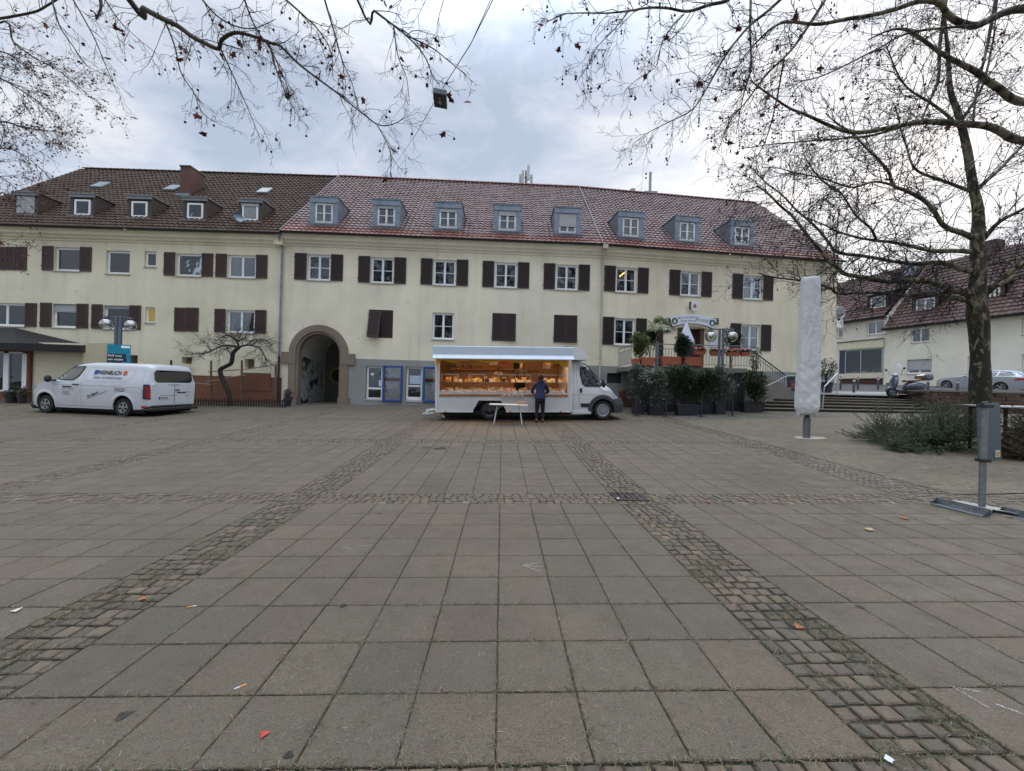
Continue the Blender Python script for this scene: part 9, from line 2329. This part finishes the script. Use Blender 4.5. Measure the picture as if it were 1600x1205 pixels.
b0 = P(361, 632, 18.55); pt5 = empty('twisted_tree', (b0.x, b0.y, G(b0.x, b0.y))); tag(pt5, 'small bare tree with a crooked trunk in the fenced bed before the left house', 'tree')
lb, tb, ends = MB(), MB(), []; K = dict(lb=lb, tb=tb, ends=ends); k_ = dict(droop=.05, r_k=.012, kk=(4, 3), lvl=2)
limb(pt5, [(361, 634), (357, 616), (350, 598), (344, 584), (344, 577), (352, 573), (361, 568), (364, 558), (366, 552), (371, 546), (375, 542)], (.11, .085), (18.55, 18.55), 0, 1, **K)
for path, rs, kids in (([(374, 543), (365, 541), (354, 540), (342, 542), (330, 548), (318, 552), (300, 554), (290, 556)], (.055, .012), 26), ([(374, 543), (370, 533), (362, 526), (352, 524), (342, 528)], (.045, .012), 20), ([(375, 542), (385, 539), (395, 540), (405, 543), (412, 553), (418, 565), (428, 570)], (.05, .012), 24), ([(374, 543), (372, 535), (378, 530), (385, 527)], (.04, .012), 14), ([(362, 556), (357, 548), (355, 542)], (.03, .015), 6), ([(385, 539), (400, 530), (415, 532), (425, 540)], (.03, .01), 18), ([(330, 548), (322, 535), (312, 530)], (.02, .008), 14)):
 limb(pt5, path, rs, (18.55, 18.4), kids, 1.0, **k_, **K)
finish(pt5, lb, tb, ends, 0, 0, mat=plain('dark_wet_bark', (.028, .022, .018), .8, bump=.6))
M_FIR = m_leaf('fir_needles', (.045, .078, .036), (.11, .155, .075), rough=.6); M_FIRB = m_leaf('dry_fir_needles', (.05, .042, .022), (.10, .07, .035), rough=.8)
def fir(label, A, B_, rad, nb, mat, seed, flat=.75):
 q = random.Random(seed); A = Vector((A.x, A.y, G(A.x, A.y) + .16)); B_ = Vector((B_.x, B_.y, G(B_.x, B_.y) + .10)); ax_d = (B_ - A).normalized(); L = (B_ - A).length
 r_ = empty('discarded_fir', Vector((A.x, A.y, A.z - .16))); tag(r_, label, 'fir tree', 'discarded fir trees'); wd = MB(); nd = MB(); wd.tube([A - ax_d * .25, A, B_], [.045, .04, .01], 8)
 s1 = ax_d.cross(Vector((0, 0, 1))).normalized(); s2 = s1.cross(ax_d)
 def needles(p, d, LL, dens, w=.0048):
  a = d.cross(Vector((.1, .2, 1))).normalized(); c = a.cross(d)
  for j in range(int(LL * dens)):
   t_ = q.random(); th = q.random() * 6.28; o_ = p + d * LL * t_; nn = (a * math.cos(th) + c * math.sin(th) + d * .9).normalized(); k = q.uniform(.35, .8); l_ = q.uniform(.022, .042); sd = nn.cross(d).normalized() * w
   nd.add([o_ - sd, o_ + sd, o_ + nn * l_], [(0, 1, 2)], 0, None, (k, k, k * .9))
 for k in range(nb):
  t_ = (k + q.random()) / nb; th = q.uniform(0, 2 * PI); base = A.lerp(B_, t_); R_ = rad * (1 - t_ * .82) * q.uniform(.75, 1.1)
  d = (s1 * math.cos(th) + s2 * math.sin(th) * flat + ax_d * .55).normalized(); p = base; n = 5; pts = [p]
  for i in range(n):
   d = (d + Vector((0, 0, .05)) + Vector((q.gauss(0, .06), q.gauss(0, .06), q.gauss(0, .05)))).normalized(); p = p + d * R_ / n; g_ = G(p.x, p.y) + .02
   if p.z < g_: p.z = g_ + q.random() * .03; d.z = abs(d.z) * .3; d.normalize()
   pts.append(p)
  tw(wd, pts, .009, .003)
  for i in range(n):
   sg = pts[i + 1] - pts[i]; dd = sg.normalized(); needles(pts[i], dd, sg.length, 130)
   for j in range(3):
    side = dd.cross(Vector((q.gauss(0, .3), q.gauss(0, .3), 1))).normalized() * q.choice((-1, 1)); tt = pts[i].lerp(pts[i + 1], q.random()); l_ = R_ * .34 * q.uniform(.5, 1.1) * (1.15 - i / n); d2 = (dd * .9 + side * .8 + Vector((0, 0, q.uniform(-.1, .2)))).normalized()
    if tt.z + d2.z * l_ < G(tt.x, tt.y): d2.z = .05; d2.normalize()
    tw(wd, [tt, tt + d2 * l_ * .5, tt + d2 * l_], .004, .002); needles(tt, d2, l_, 150)
 wd.build('trunk', M_BARK, r_, world=True, fix=False); nd.build('needles', mat, r_, world=True, fix=False)
fir('discarded fir tree lying at the left of the heap with its cut stem showing', onground(1392, 700), onground(1372, 678), 1.1, 85, M_FIR, 1, 1.0)
fir('large green discarded fir lying in the middle of the heap before the plane tree', onground(1500, 698), onground(1395, 706), 1.3, 150, M_FIR, 2, 1.15)
fir('dark green discarded fir lying behind the large one near the plane tree', onground(1515, 678), onground(1415, 682), 1.3, 110, M_FIR, 3, 1.05)
fir('browning discarded fir lying at the right edge of the square behind the sign stand', onground(1680, 726), onground(1575, 712), 1.3, 110, M_FIRB, 4, .95)
fir('green discarded fir lying at the right edge beyond the browning one', onground(1690, 690), onground(1575, 684), 1.3, 90, M_FIR, 5, 1.0)
b = MB(); q = random.Random(3)
for k in range(5200):
 px, py = q.gauss(1430, 110), 700 + abs(q.gauss(0, 45)); p = onground(min(px, 1640), py) if k % 4 == 0 else p + Vector((q.gauss(0, .25), q.gauss(0, .25), 0)); a = q.random() * 6.28; L = q.uniform(.015, .07); w_ = Vector((-math.sin(a), math.cos(a), 0)) * q.uniform(.001, .005); z = G(p.x, p.y) + .008; o_ = Vector((p.x, p.y, z)); e_ = o_ + Vector((math.cos(a), math.sin(a), .05)) * L; k_ = q.uniform(.2, .6)
 b.add([o_ - w_, o_ + w_, e_], [(0, 1, 2)], 0, None, (k_, k_, k_ * .8))
b.build('fir_debris', M_FIRB, kind='stuff', fix=False)
c0 = P(688.5, 151, 6.2); hl = empty('hanging_lamp', c0, R(8)); tag(hl, 'square grey street lamp hanging from a cable in the sky', 'street lamp')
b = MB(); s_ = .105; t_ = .05
Tm = Matrix.Rotation(R(5), 4, 'X') @ Matrix.Rotation(R(4), 4, 'Y') @ Matrix.Diagonal((1, 1.75, 1, 1))
b.loft([[Tm @ Vector((x * k, y * k, z)) for x, y in ((-s_, -s_), (s_, -s_), (s_, s_), (-s_, s_))] for k, z in ((1, -.07), (1, .0), (.55, .09))]); b.build('housing', plain('lamp_housing', (.22, .23, .25), .5), hl)
b = MB(); b.add([Tm @ Vector((x * .93, y * .93, -.072)) for x, y in ((-s_, -s_), (s_, -s_), (s_, s_), (-s_, s_))], [(0, 1, 2, 3)]); b.build('diffuser', plain('lamp_dark_glass', (.02, .02, .024), .2), hl, fix=False)
b = MB(); b.ball(Tm @ Vector((0, 0, -.085)), .03, 8, sc=(1, 1.6, .6)); b.ball(Tm @ Vector((0, -.05, -.08)), .02, 6); b.build('bulb', plain('bulb_glass', (.3, .3, .3), .2), hl, smooth=180)
cb_ = empty('lamp_cable', c0); tag(cb_, 'thin cable running from the roof ridge over the square to the hanging lamp', 'cable'); b = MB(); up_ = c0 + Vector((.0, 0, .09)); b.tube([P(611, 266, 26.2), P(650, 210, 12), up_], .006, 4); b.build('far_cable', M_INK, cb_, world=True); b = MB(); b.tube([up_, P(735, 70, 5.2), P(775, -10, 4.4), P(850, -160, 3.4)], .0055, 4); b.tube([up_, P(737, 66, 5.2), P(771, -10, 4.4), P(840, -160, 3.4)], .004, 4); b.build('near_cable', M_INK, cb_, world=True)
